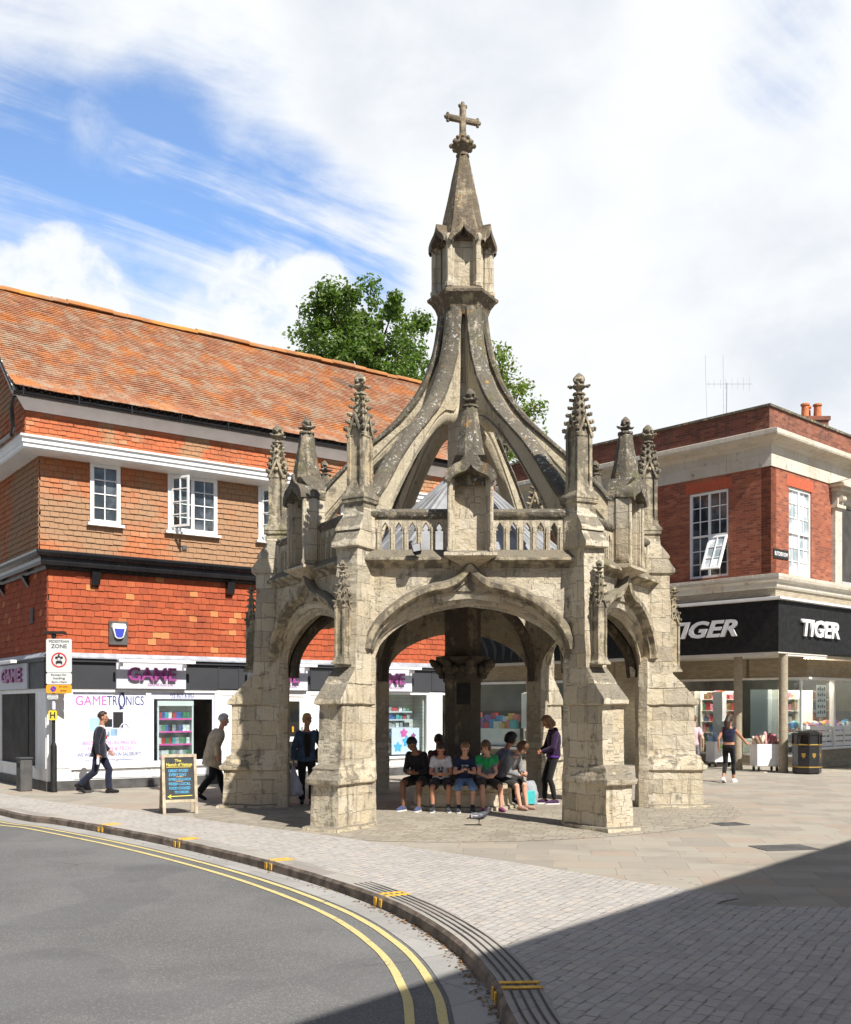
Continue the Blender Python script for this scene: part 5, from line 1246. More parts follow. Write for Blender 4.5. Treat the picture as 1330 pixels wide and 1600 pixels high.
# stone bay to the right with a scrolled bracket
mb = MB(); F = lambda *a: mb.frame(TC, UR, UPZ, NR, *a)
F(3.7, 4.15, 5.6, 8.0, -.3, .12); F(3.66, 4.25, 8.0, 8.10, -.3, .2); F(3.72, 4.1, 8.10, 8.50, -.2, .18); F(3.55, 7.4, 8.62, 8.72, -.3, .45); F(3.65, 7.3, 8.5, 8.62, -.3, .3); F(6.8, 7.2, 5.6, 8.5, -.3, .12); F(4.15, 6.8, 8.2, 8.5, -.3, .05)
mb.prism([TR(3.5, .4, 8.73), TR(5.45, .4, 9.25), TR(7.4, .4, 8.73)], NR * -.5)
mb.lathe([(.10, -.12), (.10, .12)], 12, TR(3.92, .22, 8.28), 0, Matrix.Rotation(math.pi / 2, 3, UL)); F(7.2, RL, 5.6, 8.72, -.3, .0)
tbuild(mb, 'window_surround', MT['portland'])
w = window(tb, TC, UR, NR, 4.2, 6.75, 5.72, 8.2, -.04, 2, 3, MT['pane_curtain'], fw=.08, mull=(5.05, 5.9), trans=(7.3,), sill=False); w.matrix_parent_inverse = TLOC
# ground floor: recessed shop behind columns
mb = MB(); mb.frame(TC, UL, UPZ, NL, 2.0, 5.6, 2.76, 3.38, -2.42, -2.3); mb.frame(TC, UL, UPZ, NL, 5.6, LL, 2.76, 3.38, -.35, -.2); mb.frame(TC, UL, UPZ, NL, 5.6, LL, -.05, .34, -.35, -.2); mb.frame(TC, UL, UPZ, NL, 5.5, 5.65, -.05, 3.38, -2.4, -.2); mb.frame(TC, UR, UPZ, NR, 2.3, RL, 2.76, 3.30, -.25, -.08); mb.frame(TC, UR, UPZ, NR, 2.3, RL, -.05, .55, -.25, -.08)
mb.frame(TC, UL, UPZ, NL, .25, 2.1, 2.76, 3.38, -2.42, -2.3); mb.frame(TC, UL, UPZ, NL, .0, 5.6, -.05, .34, -2.42, -2.3); tbuild(mb, 'slip_brick', MT['brick_buff'])
mb = MB(); mb.frame(TC, UL, UPZ, NL, 0, 5.5, 2.70, 2.76, -2.44, -2.26); mb.frame(TC, UL, UPZ, NL, 5.65, LL, 2.68, 2.76, -.36, -.15); mb.frame(TC, UL, UPZ, NL, 5.65, LL, .34, .42, -.36, -.15); mb.frame(TC, UR, UPZ, NR, 2.28, RL, 2.68, 2.76, -.27, -.04)
for t in (.28, 2.4, 4.6): mb.frame(TC, UL, UPZ, NL, t, t + .06, .34, 2.70, -2.40, -2.32)
for t in (5.65, 7.4, 9.0, 12.0, 13.6): mb.frame(TC, UL, UPZ, NL, t, t + .08, .42, 2.68, -.33, -.20)
mb.frame(TC, UL, UPZ, NL, 0, 5.5, .34, .40, -2.40, -2.28)
for t in (4.05, 6.3, 8.5): mb.frame(TC, UR, UPZ, NR, t, t + .07, .6, 2.68, -.24, -.08)
mb.frame(TC, UR, UPZ, NR, 2.3, RL, .55, .62, -.24, -.04)
for k in range(4): mb.frame(TC, UR, UPZ, NR, 2.36, RL, .64 + k * .17, .76 + k * .17, -.20, -.15)
for t in (2.36, 3.6, 4.8, 6.0): mb.frame(TC, UR, UPZ, NR, t, t + .05, .62, 1.34, -.15, -.13)
tbuild(mb, 'shop_frame', MT['white_wood'])
mb = MB(); mb.frame(TC, UL, UPZ, NL, .3, 5.5, .40, 2.70, -2.37, -2.355); tbuild(mb, 'shop_window', MT['glass'])
mb = MB(); mb.frame(TC, UL, UPZ, NL, 5.7, LL, .42, 2.68, -.27, -.26); tbuild(mb, 'shop_window', MT['glass'])
mb = MB(); mb.frame(TC, UR, UPZ, NR, 2.32, RL, .62, 2.68, -.23, -.215); tbuild(mb, 'shop_window', MT['glass'])
mb = MB(); mb.frame(TC + UR * 2.32, -UR * 0 + UL, UPZ, -UR, .20, 2.36, .05, 2.70, -.01, .005)
tbuild(mb, 'shop_window', MT['glass'])
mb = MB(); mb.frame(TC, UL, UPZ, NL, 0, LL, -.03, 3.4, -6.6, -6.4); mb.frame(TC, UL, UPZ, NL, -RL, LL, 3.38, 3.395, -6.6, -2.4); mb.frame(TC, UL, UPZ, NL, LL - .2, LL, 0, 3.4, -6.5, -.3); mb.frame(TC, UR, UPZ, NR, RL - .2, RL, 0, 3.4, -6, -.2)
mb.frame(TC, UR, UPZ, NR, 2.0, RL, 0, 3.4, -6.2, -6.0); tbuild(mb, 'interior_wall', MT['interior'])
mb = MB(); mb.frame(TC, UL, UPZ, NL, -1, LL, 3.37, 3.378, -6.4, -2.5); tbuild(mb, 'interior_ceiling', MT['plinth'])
mb = MB()
for (a, z) in ((1.0, 0), (3.3, 0), (6.3, 0), (9.6, 0)): pass
for k, (t, s) in enumerate(((-.35, .55), (1.07, .0))):
    c = TL(t, -.05, 0); mb = MB(); mb.lathe([(.125, 0), (.125, 3.37)], 20, c); mb.lathe([(.135, 0), (.135, .10)], 20, c)
    tbuild(mb, 'column', MT['brick_buff'], smooth=30)
mb = MB(); mb.frame(TC, UL, UPZ, NL, 0, LL, -.02, .02, -2.3, .38); mb.frame(TC, UR, UPZ, NR, .1, 2.3, -.02, .021, -2.2, .38); tbuild(mb, 'step', MT['portland'])
# ceiling spotlights inside the shop (lit lamps)
for i, (t, n) in enumerate(((.9, -3.2), (1.7, -3.0), (2.5, -3.4), (3.4, -3.1), (1.3, -4.2), (2.9, -4.4), (4.3, -3.6), (10.2, -1.4), (11.0, -1.9))):
    mb = MB(); c = TL(t, n, 3.30); mb.lathe([(.05, 0), (.06, .06)], 8, c); sp = tbuild(mb, 'spotlight', MT['white'])
    if i in (0, 2, 4, 6, 7):
        ld = bpy.data.lights.new('shop_light', 'POINT'); ld.energy = 90; ld.color = (1, .86, .68); ld.shadow_soft_size = .06; lo_ = bpy.data.objects.new('shop_light', ld); COL.objects.link(lo_); lo_.location = c - UPZ * .12
    mb = MB(); mb.lathe([(.045, -.006), (.045, -.001)], 8, c); mb.build('bulb', MT['lamp'], sp)
# street name plate
t = thing('street_name_plate', 'black street name plate with white capitals on the sunlit brick', 'street sign', TR(.12, .012, 6.12))
mb = MB(); mb.frame(O0, UR, UPZ, NR, 0, .84, 0, .27, -.01, .015); b = mb.build('plate', MT['sign_black'], t, bevel=.006)
lettering('BUTCHER ROW', MT['white'], FM(O0, UR, UPZ, NR) @ Matrix.Translation((0, 0, .016)), w=.74, h=.12, at=(.42, .135), ext=.003, bold=.02, parent=b)
# roof aerial
t = thing('roof_aerial', 'thin television aerial with tall whip rods on the flat roof', 'aerial', (8.94, 13.8, 9.9))
def ap(px, y): return V((CX + (px - 665) * 33.07 / FPX - 8.94, 0, CZ + (HOR - y) * 33.07 / FPX - 9.9))
mb = MB(); mb.tube([(0, 0, 0), ap(1136, 598)], .014, 6); mb.tube([ap(1103, 600), ap(1176, 600)], .006, 5)
for px, dy in ((1108, 6), (1116, 7), (1126, 7), (1134, 8), (1144, 8), (1153, 9), (1162, 10), (1171, 11)): mb.tube([ap(px, 600 - dy), ap(px, 600 + dy)], .003, 4)
m = mb.build('mast', MT['alu'], t)
for px in (1103, 1129):
    mb = MB(); mb.tube([ap(px + 2, 660), ap(px - 1 if px < 1110 else px + 1, 555)], .0045, 4); mb.build('whip_rod', MT['alu'], t)
# house behind with chimney pots
hb = thing('background_house', 'brown tiled roof and brick stack with terracotta pots behind the brick parapet', 'house', (15.5, 21, 0))
mb = MB(); mb.box(-1.5, 9, 0, 7, 0, 10.0); mb.build('wall', MT['brick_parapet'], hb)
mb = MB(); tile_hang(mb, V((-1.6, -.25, 9.9)), V((1, 0, 0)), V((0, .75, .66)).normalized(), V((0, -.66, .75)).normalized(), 0, 10.6, 0, 4.9, .11, .17, seed=21); 
mb.add([(-1.6, -.2, 9.88), (9, -.2, 9.88), (9, 3.5, 13.1), (-1.6, 3.5, 13.1)], [(0, 1, 2, 3)]); mb.add([(-1.6, 7.2, 9.88), (9, 7.2, 9.88), (9, 3.5, 13.15), (-1.6, 3.5, 13.15)], [(0, 1, 2, 3)]); rf = mb.build('roof', MT['tile_roof'], hb, fix=False)
def cp(px, y, D): return V((CX + (px - 665) * D / FPX, CY + D, CZ + (HOR - y) * D / FPX))
st = cp(1266, 655, 39.5) - V((15.5, 21, 0)); mb = MB(); mb.box(st.x - .5, st.x + .55, st.y - .4, st.y + .4, 8, st.z); mb.box(st.x - .56, st.x + .61, st.y - .46, st.y + .46, st.z - .15, st.z); ch = mb.build('chimney', MT['brick_parapet'], hb)
for px, dy in ((1256, -.15), (1264, .2), (1276, -.1)):
    c = cp(px, 655, 39.5) - V((15.5, 21, 0)); mb = MB(); mb.lathe([(.15, c.z), (.13, c.z + .45), (.17, c.z + .47), (.17, c.z + .53), (.13, c.z + .55)], 12, (c.x, c.y + dy, 0)); mb.build('chimney_pot', MT['terracotta'], ch)
# ---------------------------------------------------------------- street building whose shadow crosses the foreground
def street_building():
    A = V((CX + 11.2, CY + 9.3, 0)); B = V((CX + 4.35, CY + .98, 0)); U = (B - A).normalized(); N = V((-U.y, U.x, 0))
    if N.x > 0: N = -N
    L = 26.0
    t = thing('street_building', 'plain brick street building outside the view whose roof line shades the foreground', 'building', A)
    O = V((0, 0, 0)); mb = MB(); mb.frame(O, U, UPZ, N, 0, L, -.1, 8.2, -8, 0); mb.build('wall', MT['brick'], t)
    mb = MB(); mb.frame(O, U, UPZ, N, -.1, L, 8.05, 8.42, -8, .25); mb.build('parapet', MT['portland'], t)
    for z in (1.0, 5.0):
        for k in range(6):
            window(t, O, U, N, 1.5 + k * 4, 3.4 + k * 4, z, z + 2.1, .05, 2, 3, MT['pane'], mull=(2.45 + k * 4,))
street_building()

t = thing('street_building', 'pale building added across the road, outside the view, to limit the sky light', 'building', (-36, -46, 0))  # unseen block, added to hold back low sky light
mb = MB(); mb.box(0, 18, 0, 34, -.1, 9.5); mb.build('wall', MT['portland'], t); mb = MB(); mb.box(-.3, 18.3, -.3, 34.3, 9.5, 9.9); mb.build('parapet', MT['brick_parapet'], t)
for k in range(8):
    for z in (1.0, 5.2): window(t, V((18, 0, 0)), V((0, 1, 0)), V((1, 0, 0)), 1.5 + k * 4, 3.4 + k * 4, z, z + 2.2, .05, 2, 3, MT['pane'], mull=(2.45 + k * 4,))

# ---------------------------------------------------------------- trees beyond the roofs
def tree(name, label, loc, crown, n_cl, n_leaf, size, mat, hgt, seed, spread=.62, group='trees behind the roofs'):
    rnd = random.Random(seed); t = thing(name, label, 'tree', loc, 0, group)
    (cx, cy, cz, rx, ry, rz) = crown
    tips = []
    while len(tips) < n_cl:
        a = V((rnd.uniform(-1, 1), rnd.uniform(-1, 1), rnd.uniform(-1, 1)))
        if not .35 < a.length < 1.0: continue
        k = 1 + .22 * noise.noise(a * 2.2 + V((seed, 0, 0)))
        tips.append(V((cx + a.x * rx * k, cy + a.y * ry * k, cz + a.z * rz * k)))
    mb = MB(); tp = V((cx * .4, cy * .4, cz - rz * .55))
    mb.tube([(0, 0, -.1), (cx * .1, 0, hgt * .35), tp, (cx * .8, cy, cz + rz * .2), (cx, cy, cz + rz * .75)], [.42, .33, .25, .13, .04], 9)
    tr = mb.build('trunk', MT['bark'], t, smooth=60)
    for p in tips[::2]:
        s = tp + (V((cx, cy, cz + rz * .3)) - tp) * rnd.uniform(0, .8); m = (s + p) / 2 + V((0, 0, rnd.uniform(.1, .5)))
        mb = MB(); mb.tube([s, m, p], [.09, .055, .015], 5); mb.build('limb', MT['bark'], tr, smooth=60)
    mb = MB()
    for p in tips:
        cs = rnd.uniform(.55, 1.15) * spread
        for _ in range(int(n_leaf * rnd.uniform(.6, 1.3))):
            d = V((rnd.gauss(0, 1), rnd.gauss(0, 1), rnd.gauss(0, .75)))
            if d.length > 1.75: d = d * (1.75 / d.length) * rnd.uniform(.6, 1)
            d = d * cs * .62
            c = p + d; s = size * rnd.uniform(.55, 1.25)
            n = (d.normalized() * .6 + V((rnd.gauss(0, .6), rnd.gauss(0, .6), rnd.gauss(.5, .6)))).normalized()
            u = n.orthogonal().normalized(); u = (Matrix.Rotation(rnd.uniform(0, 6.28), 3, n) @ u); w = n.cross(u)
            mb.add([c - u * s * .5, c + w * s * .33 - n * s * .06, c + u * s * .55 - n * s * .12, c - w * s * .33 - n * s * .06], [(0, 1, 2, 3)])
    mb.build('crown', mat, t, fix=False)
    return t
tree('broadleaf_tree', 'dense dark green tree rising over the orange tiled roof left of the spire', (CX - 2.7, CY + 45, 0), (0, 0, 16.0, 3.4, 3.5, 4.2), 190, 210, .19, MT['leaf'], 16, 3, .62)
tree('broadleaf_tree', 'lighter yellow-green tree with loose twigs right of the stone spire', (CX + 3.3, CY + 45, 0), (0, 0, 14.0, 2.0, 2.3, 3.25), 70, 110, .17, MT['leaf2'], 14, 8, .55)

# ---------------------------------------------------------------- people
def remesh(mb, voxel, name, smooth_it=2):
    me = bpy.data.meshes.new(name); me.from_pydata(mb.v, [], mb.f); me.update()
    bm = bmesh.new(); bm.from_mesh(me); bmesh.ops.recalc_face_normals(bm, faces=bm.faces); bm.to_mesh(me); bm.free()
    ob = bpy.data.objects.new(name, me); COL.objects.link(ob)
    m = ob.modifiers.new('r', 'REMESH'); m.mode = 'VOXEL'; m.voxel_size = voxel
    if smooth_it: s = ob.modifiers.new('s', 'SMOOTH'); s.factor = .5; s.iterations = smooth_it
    dg = bpy.context.evaluated_depsgraph_get(); dg.update()
    r = bpy.data.meshes.new_from_object(ob.evaluated_get(dg)); bpy.data.objects.remove(ob); bpy.data.meshes.remove(me)
    r.name = name; r.shade_smooth(); r.materials.clear(); return r

def capsule(mb, a, b, ra, rb, n=10, flat0=False, flat1=False):
    a, b = V(a), V(b); t = (b - a); L = t.length or 1e-4; t = t / L; pts = []; rs = []
    if not flat0:
        for q in (-.98, -.75, -.4): pts.append(a + t * ra * q); rs.append(ra * math.sqrt(1 - q * q))
    pts.append(a); rs.append(ra); pts.append((a + b) / 2); rs.append((ra + rb) / 2); pts.append(b); rs.append(rb)
    if not flat1:
        for q in (.4, .75, .98): pts.append(b + t * rb * q); rs.append(rb * math.sqrt(1 - q * q))
    mb.tube(pts, rs, n)

def ik(a, c, l1, l2, pole):
    a, c = V(a), V(c); d = c - a; L = d.length
    if L > (l1 + l2) * .999: c = a + d * ((l1 + l2) * .999 / L); d = c - a; L = d.length
    x = (l1 * l1 - l2 * l2 + L * L) / (2 * L); h = math.sqrt(max(0, l1 * l1 - x * x)); t = d / L
    p = V(pole); p = (p - t * p.dot(t)); p = p.normalized() if p.length > 1e-5 else t.orthogonal().normalized()
    return a + t * x + p * h, c

SKIN = {'pale': plain('skin_pale', (0.56, 0.30, 0.21), .55, .08, 12, 0, 0, .35, True), 'tan': plain('skin_tan', (0.42, 0.20, 0.125), .55, .08, 12, 0, 0, .35, True), 'brown': plain('skin_brown', (0.20, 0.095, 0.055), .5, .08, 12, 0, 0, .4, True)}
HAIR = {k: plain('hair_' + k, c, .55, .35, 40, .3, 0, .4, True) for k, c in (('black', (.012, .010, .009)), ('dark', (.035, .021, .013)), ('brown', (.10, .052, .026)), ('sandy', (.20, .115, .055)), ('blonde', (.42, .27, .11)), ('grey', (.46, .45, .43)))}
_cl = {}
def CL(name, col, var=.18):
    if name not in _cl: _cl[name] = cloth(name, col, var)
    return _cl[name]
EYE = plain('dark_eye', (.02, .015, .012), .25, .05)
SHOE_SOLE = plain('white_rubber_sole', (.62, .62, .60), .6, .08, 20)

TOR = [(-.17, .105, .085), (-.06, .168, .115), (.10, .165, .112), (.32, .142, .098), (.55, .158, .112), (.76, .178, .112), (.89, .150, .092), (.97, .085, .070), (1.03, .058, .060)]

class Pose: pass
def person(label, loc, rz, s, skin, P, outfit, hair, group=None, cat='person', wid=1.0):
    """P: pose targets in the frame of a 1.75 m figure that faces -Y (its right hand is at -X)"""
    t = thing('person', label, cat, loc, rz, group); S = s
    pel = V(P['pel']); nk = V(P['nk']); ax = (nk - pel); L = ax.length; axn = ax.normalized()
    tw = P.get('twist', 0.0); X0 = V((1, 0, 0))
    bend = P.get('bend', .02)
    def spine(q): return pel + ax * q + V((0, 1, 0)) * (bend * 4 * max(0, q) * (1 - min(1, q)))
    def right(q): return Matrix.Rotation(tw * max(0, min(1, q)), 3, 'Z') @ X0
    def ring(q, hw, hd, ex=0.0, n=16):
        c = spine(q); t_ = (spine(q + .03) - spine(q - .03)).normalized(); r = right(q); r = (r - t_ * r.dot(t_)).normalized(); f = r.cross(t_)
        hw = hw * wid * (1 if q < .6 else 1) + ex; hd = hd * wid + ex
        out = []
        for k in range(n):
            a = 2 * math.pi * k / n; ca, sa = math.cos(a), math.sin(a); e = .82
            out.append(c + r * (hw * math.copysign(abs(ca) ** e, ca)) + f * (hd * math.copysign(abs(sa) ** e, sa)))
        return out
    shw = P.get('shw', .178) * wid; shy = P.get('shrug', 0.0)
    c88 = spine(.885); r88 = right(.9)
    SH = {-1: c88 - r88 * shw + UPZ * shy, 1: c88 + r88 * shw + UPZ * shy}
    HP = {-1: pel + V((-.088 * wid, 0, -.02)), 1: pel + V((.088 * wid, 0, -.02))}
    EL, WR, KN_, AN = {}, {}, {}, {}
    for sd, k in ((-1, 'R'), (1, 'L')):
        EL[sd], WR[sd] = ik(SH[sd], P[k + 'W'], .29, .255, P.get(k + 'Ep', (sd * .5, .6, -.5)))
        KN_[sd], AN[sd] = ik(HP[sd], P[k + 'A'], .43, .425, P.get(k + 'Kp', (sd * .12, -1, .1)))
    hf = V(P.get('hf', (0, -1, 0))).normalized(); hu = V(P.get('hu', (0, 0, 1))); hu = (hu - hf * hu.dot(hf)).normalized(); hr = hu.cross(hf) * -1   # hr = head's +X
    hr = hf.cross(hu) * -1
    hb = nk + axn * .045 + hu * .03; hc = hb + hu * .125 + hf * .022
    RH = Matrix(((hr.x, -hf.x, hu.x), (hr.y, -hf.y, hu.y), (hr.z, -hf.z, hu.z)))
    H = lambda x, y, z: hc + hr * x + hf * y + hu * z
    hk = P.get('hk', 1.0)
    # ---- continuous body
    b = MB()
    b.loft([ring(q, w, d) for q, w, d in TOR])
    capsule(b, nk - axn * .03, hb + hu * .05 + hf * .005, .056 * wid, .052)
    b.ball(H(0, -.012, .022), (.074 * hk, .093 * hk, .098 * hk), 14, 10, RH); b.ball(H(0, .024, -.042), (.052 * hk, .062 * hk, .066 * hk), 12, 8, RH); b.ball(H(0, .056, -.086), (.022, .022, .020), 8, 6, RH)
    b.tube([H(0, .088, .015), H(0, .106, -.018), H(0, .100, -.030)], [.010, .0155, .011], 8); b.ball(H(0, .084, -.058), (.024, .013, .010), 8, 6, RH)
    for sd in (-1, 1):
        b.ball(H(sd * .076, -.012, -.005), (.012, .022, .032), 8, 6, RH); b.ball(H(sd * .035, .074, .030), (.026, .012, .009), 8, 5, RH); b.ball(H(sd * .045, .058, -.02), (.022, .022, .02), 8, 5, RH)
        capsule(b, SH[sd] - r88 * sd * .03, EL[sd], .055 * wid, .041 * wid); capsule(b, EL[sd], WR[sd], .041 * wid, .027)
        capsule(b, HP[sd], KN_[sd], .083 * wid, .054 * wid); kd = (AN[sd] - KN_[sd]); cf = P.get('calf', V((0, .018, 0)))
        m = KN_[sd] + kd * .33 + cf; capsule(b, KN_[sd], m, .052 * wid, .054 * wid); capsule(b, m, AN[sd], .054 * wid, .034)
    hands(b, P, EL, WR)
    FT = {}
    for sd, k in ((-1, 'R'), (1, 'L')):
        fd = V(P.get(k + 'F', (sd * .12, -1, 0))).normalized(); FT[sd] = fd
        sidev = fd.cross(UPZ).normalized(); upv = sidev.cross(fd)
        heel = AN[sd] - fd * .045 - upv * .045; toe = AN[sd] + fd * .165 - upv * .052
        capsule(b, heel, AN[sd] + fd * .05 - upv * .035, .034, .036); capsule(b, AN[sd] + fd * .03 - upv * .035, toe, .036, .026)
    me = remesh(b, .0068, 'body', 2); body = finish('body', me, SKIN[skin], t)
    # ---- eyes, brows and mouth
    for sd in (-1, 1):
        f = MB(); f.ball(H(sd * .033, .0835, .012), (.0115, .006, .0065), 8, 5, RH); f.build('eye', EYE, body, smooth=180)
        f = MB(); f.ball(H(sd * .034, .088, .036), (.021, .004, .0045), 8, 4, RH); f.build('eyebrow', EYE, body, smooth=180)
    # ---- clothes
    def legs(mb, upto, ex, flare=0.0):
        for sd in (-1, 1):
            a, k, c = HP[sd], KN_[sd], AN[sd]
            if upto <= 1: capsule(mb, a, a + (k - a) * upto, .086 * wid + ex, (.086 + (.056 - .086) * upto) * wid + ex + flare, 12, False, True)
            else:
                capsule(mb, a, k, .086 * wid + ex, .056 * wid + ex); q = upto - 1; m = k + (c - k) * .33 + P.get('calf', V((0, .018, 0)))
                if q <= .34: capsule(mb, k, k + (m - k) * (q / .33), .056 * wid + ex, .056 * wid + ex, 12, False, True)
                else: capsule(mb, k, m, .056 * wid + ex, .056 * wid + ex, 12); capsule(mb, m, k + (c - k) * q, .056 * wid + ex, .040 + ex + flare, 12, False, True)
    def arms(mb, upto, ex):
        for sd in (-1, 1):
            a, k, c = SH[sd], EL[sd], WR[sd]; a = a - r88 * sd * .03
            if upto <= 1: capsule(mb, a, a + (k - a) * upto, .058 * wid + ex, (.058 - .012 * upto) * wid + ex + .008, 12, False, True)
            else: capsule(mb, a, k, .058 * wid + ex, .044 * wid + ex); capsule(mb, k, k + (c - k) * (upto - 1), .044 * wid + ex, .032 + ex, 12, False, True)
    def torso(mb, q0, q1, ex, grow=0.0):
        R_ = [(q, w, d) for q, w, d in TOR if q0 < q < q1]
        def interp(q):
            for (a, b_) in zip(TOR[:-1], TOR[1:]):
                if a[0] <= q <= b_[0]: k = (q - a[0]) / (b_[0] - a[0]); return (q, a[1] + (b_[1] - a[1]) * k, a[2] + (b_[2] - a[2]) * k)
            return (q, TOR[0][1] * 1.35, TOR[0][2] * 1.3)
        R_ = [interp(q0)] + R_ + [interp(q1)]
        mb.loft([ring(q, w, d, ex + grow * max(0, (.45 - q))) for q, w, d in R_])
    for (kind, nm, mat, a) in outfit:
        mb = MB(); vox = .0095
        if kind == 'top': torso(mb, a.get('q0', .04), a.get('q1', .955), a.get('ex', .014), a.get('grow', .02)); a.get('arm', .5) and arms(mb, a.get('arm', .5), a.get('ex', .014) * .8)
        elif kind == 'coat':
            torso(mb, -.16, .965, a.get('ex', .024), a.get('grow', .05)); arms(mb, 1.93, .016); zz = a.get('len', .25)
            c = spine(-.16); r = right(0); mb.loft([[p for p in ring(-.05, .168, .115, a.get('ex', .024) + .02)], [p - UPZ * zz + V((0, .02, 0)) for p in ring(-.05, .175, .13, a.get('ex', .024) + .035)]])
        elif kind == 'legs':
            torso(mb, -.17, a.get('q1', .13), a.get('ex', .011)); legs(mb, a.get('upto', 1.95), a.get('ex', .011), a.get('flare', 0))
        elif kind == 'shoes':
            for sd in (-1, 1):
                mb = MB(); fd = FT[sd]; sv = fd.cross(UPZ).normalized(); uv_ = sv.cross(fd); c = AN[sd]
                capsule(mb, c - fd * .045 - uv_ * .038, c + fd * .05 - uv_ * .026, .043, .046); capsule(mb, c + fd * .03 - uv_ * .030, c + fd * .175 - uv_ * .045, .047, .034)
                capsule(mb, c - fd * .01 - uv_ * .02, c + uv_ * a.get('hi', .01), .043, .040, 10, False, True)
                finish(nm, remesh(mb, .0085, nm, 1), mat, t)
            continue
        elif kind == 'soles':
            for sd in (-1, 1):
                mb = MB(); fd = FT[sd]; sv = fd.cross(UPZ).normalized(); uv_ = sv.cross(fd); c = AN[sd] - uv_ * .082
                pr = [(-.09, .030), (-.06, .043), (.02, .044), (.12, .050), (.18, .044), (.215, .022)]
                pts = [c + fd * x + sv * y for x, y in pr] + [c + fd * x - sv * y for x, y in reversed(pr)]
                mb.prism(pts, uv_ * .026); mb.build(nm, mat, t)
            continue
        elif kind == 'socks':
            for sd in (-1, 1): mb = MB(); capsule(mb, AN[sd] + (KN_[sd] - AN[sd]) * a.get('h', .2), AN[sd] - UPZ * .02, .044, .042, 10, True); mb.build(nm, mat, t, smooth=60)
            continue
        elif kind == 'tie':
            f0 = V((0, -1, 0)); p0 = spine(.93) + hf * 0 + V((0, -.085, .0)); p1 = spine(.5) + V((0, -.128, 0)); mb.tube([p0, (p0 + p1) / 2 + V((0, -.022, 0)), p1], [.018, .026, .034], 8)
        elif kind == 'shirtfront':
            q_ = .97 if a.get('w', 1) < 1.5 else .86; p0 = spine(q_) + V((0, -.062 - (.97 - q_) * .35, .0)); p1 = spine(.45 if a.get('w', 1) < 1.5 else .0) + V((0, -.118, 0)); mw = a.get('w', 1); mb.tube([p0, (p0 + p1) / 2 + V((0, -.030, 0)), p1], [.045 * mw, .038 * mw, .012 * mw * mw], 10)
            if mw < 1.5: mb.tube([nk + axn * (-.012), nk + axn * .03], [.066, .062], 12)
        elif kind == 'hood':
            c = spine(.97) + V((0, .05, .015)); mb.ball(c, (.115, .06, .065), 10, 7); mb.tube([spine(.99) + V((.08 * math.cos(q), -.07 * math.sin(q), .0)) for q in [math.pi * i / 10 for i in range(11)]], .026, 8)
        elif kind == 'drape':      # a jumper slung round the shoulders
            mb.loft([ring(.72, .185, .118, .036), ring(.88, .165, .10, .036), ring(.97, .10, .08, .03)])
            for sd in (-1, 1): capsule(mb, SH[sd] - UPZ * .0, SH[sd] + (EL[sd] - SH[sd]) * .42, .078, .074, 12, False, True)
            mb.tube([spine(.95) + V((-.06, -.10, 0)), spine(.7) + V((-.05, -.155, 0)), spine(.42) + V((-.035, -.15, 0))], [.032, .038, .03], 8)
            mb.tube([spine(.95) + V((.07, -.10, 0)), spine(.72) + V((.02, -.165, 0)), spine(.55) + V((.0, -.16, 0))], [.032, .038, .03], 8)
        finish(nm, remesh(mb, vox, nm, a.get('sm', 2)), mat, t)
    # ---- hair
    col, style = hair; mb = MB(); rings = []; n, m = 22, 14
    for i in range(m + 1):
        a = -math.pi / 2 + math.pi * (i + .02) / (m + .04); ring_ = []
        for j in range(n):
            q = 2 * math.pi * j / n; d = V((math.cos(a) * math.cos(q), math.cos(a) * math.sin(q), math.sin(a)))
            k = 1.0 + .07 * noise.noise(d * 5 + V((s * 9, rz, 0)))
            low = -.25 if style in ('short', 'crop') else -.75
            fwd = d.y
            if fwd > .28 and d.z < (.52 if style != 'fringe' else .30): k *= .72
            elif d.z < low: k *= .75
            elif style in ('short', 'crop') and d.z < .1 and abs(fwd) < .55 and fwd > -.1: k *= .86
            th = {'crop': 1.22, 'short': 1.27, 'fringe': 1.31, 'bob': 1.29, 'long': 1.26, 'bun': 1.24, 'curly': 1.42}.get(style, 1.12)
            ring_.append(H(0, -.014, .024) + (hr * (d.x * .076) + hf * (d.y * .094) + hu * (d.z * .100)) * (k * th * hk))
        rings.append(ring_)
    mb.loft(rings)
    if style == 'long': mb.tube([H(0, -.07, .03), H(0, -.105, -.08), H(0, -.10, -.22), H(0.01, -.07, -.36)], [.07, .085, .075, .03], 12, up=hf)
    if style == 'bob':
        mb.tube([H(0, -.05, -.0), H(0, -.06, -.09), H(0, -.05, -.14)], [.085, .088, .06], 12)
        for sd in (-1, 1): mb.tube([H(sd * .07, .0, .03), H(sd * .082, .01, -.06), H(sd * .07, .015, -.12)], [.025, .03, .018], 8)
    if style == 'bun': mb.ball(H(0, -.075, .09), (.055, .05, .05), 10, 8, RH)
    if style == 'pony': mb.tube([H(0, -.09, .06), H(0, -.14, .03), H(0, -.14, -.10), H(0, -.12, -.17)], [.03, .035, .032, .01], 10)
    if style == 'fringe':
        for sd in (-1, 1): mb.tube([H(sd * .075, .02, .03), H(sd * .085, .02, -.03), H(sd * .08, .015, -.07)], [.024, .024, .012], 8)
    finish('hair', remesh(mb, .009, 'hair', 1), HAIR[col], t)
    t.scale = (S, S, S)
    t['_k'] = 1; del t['_k']
    return t, (lambda p: t.matrix_basis @ V(p)), WR, EL

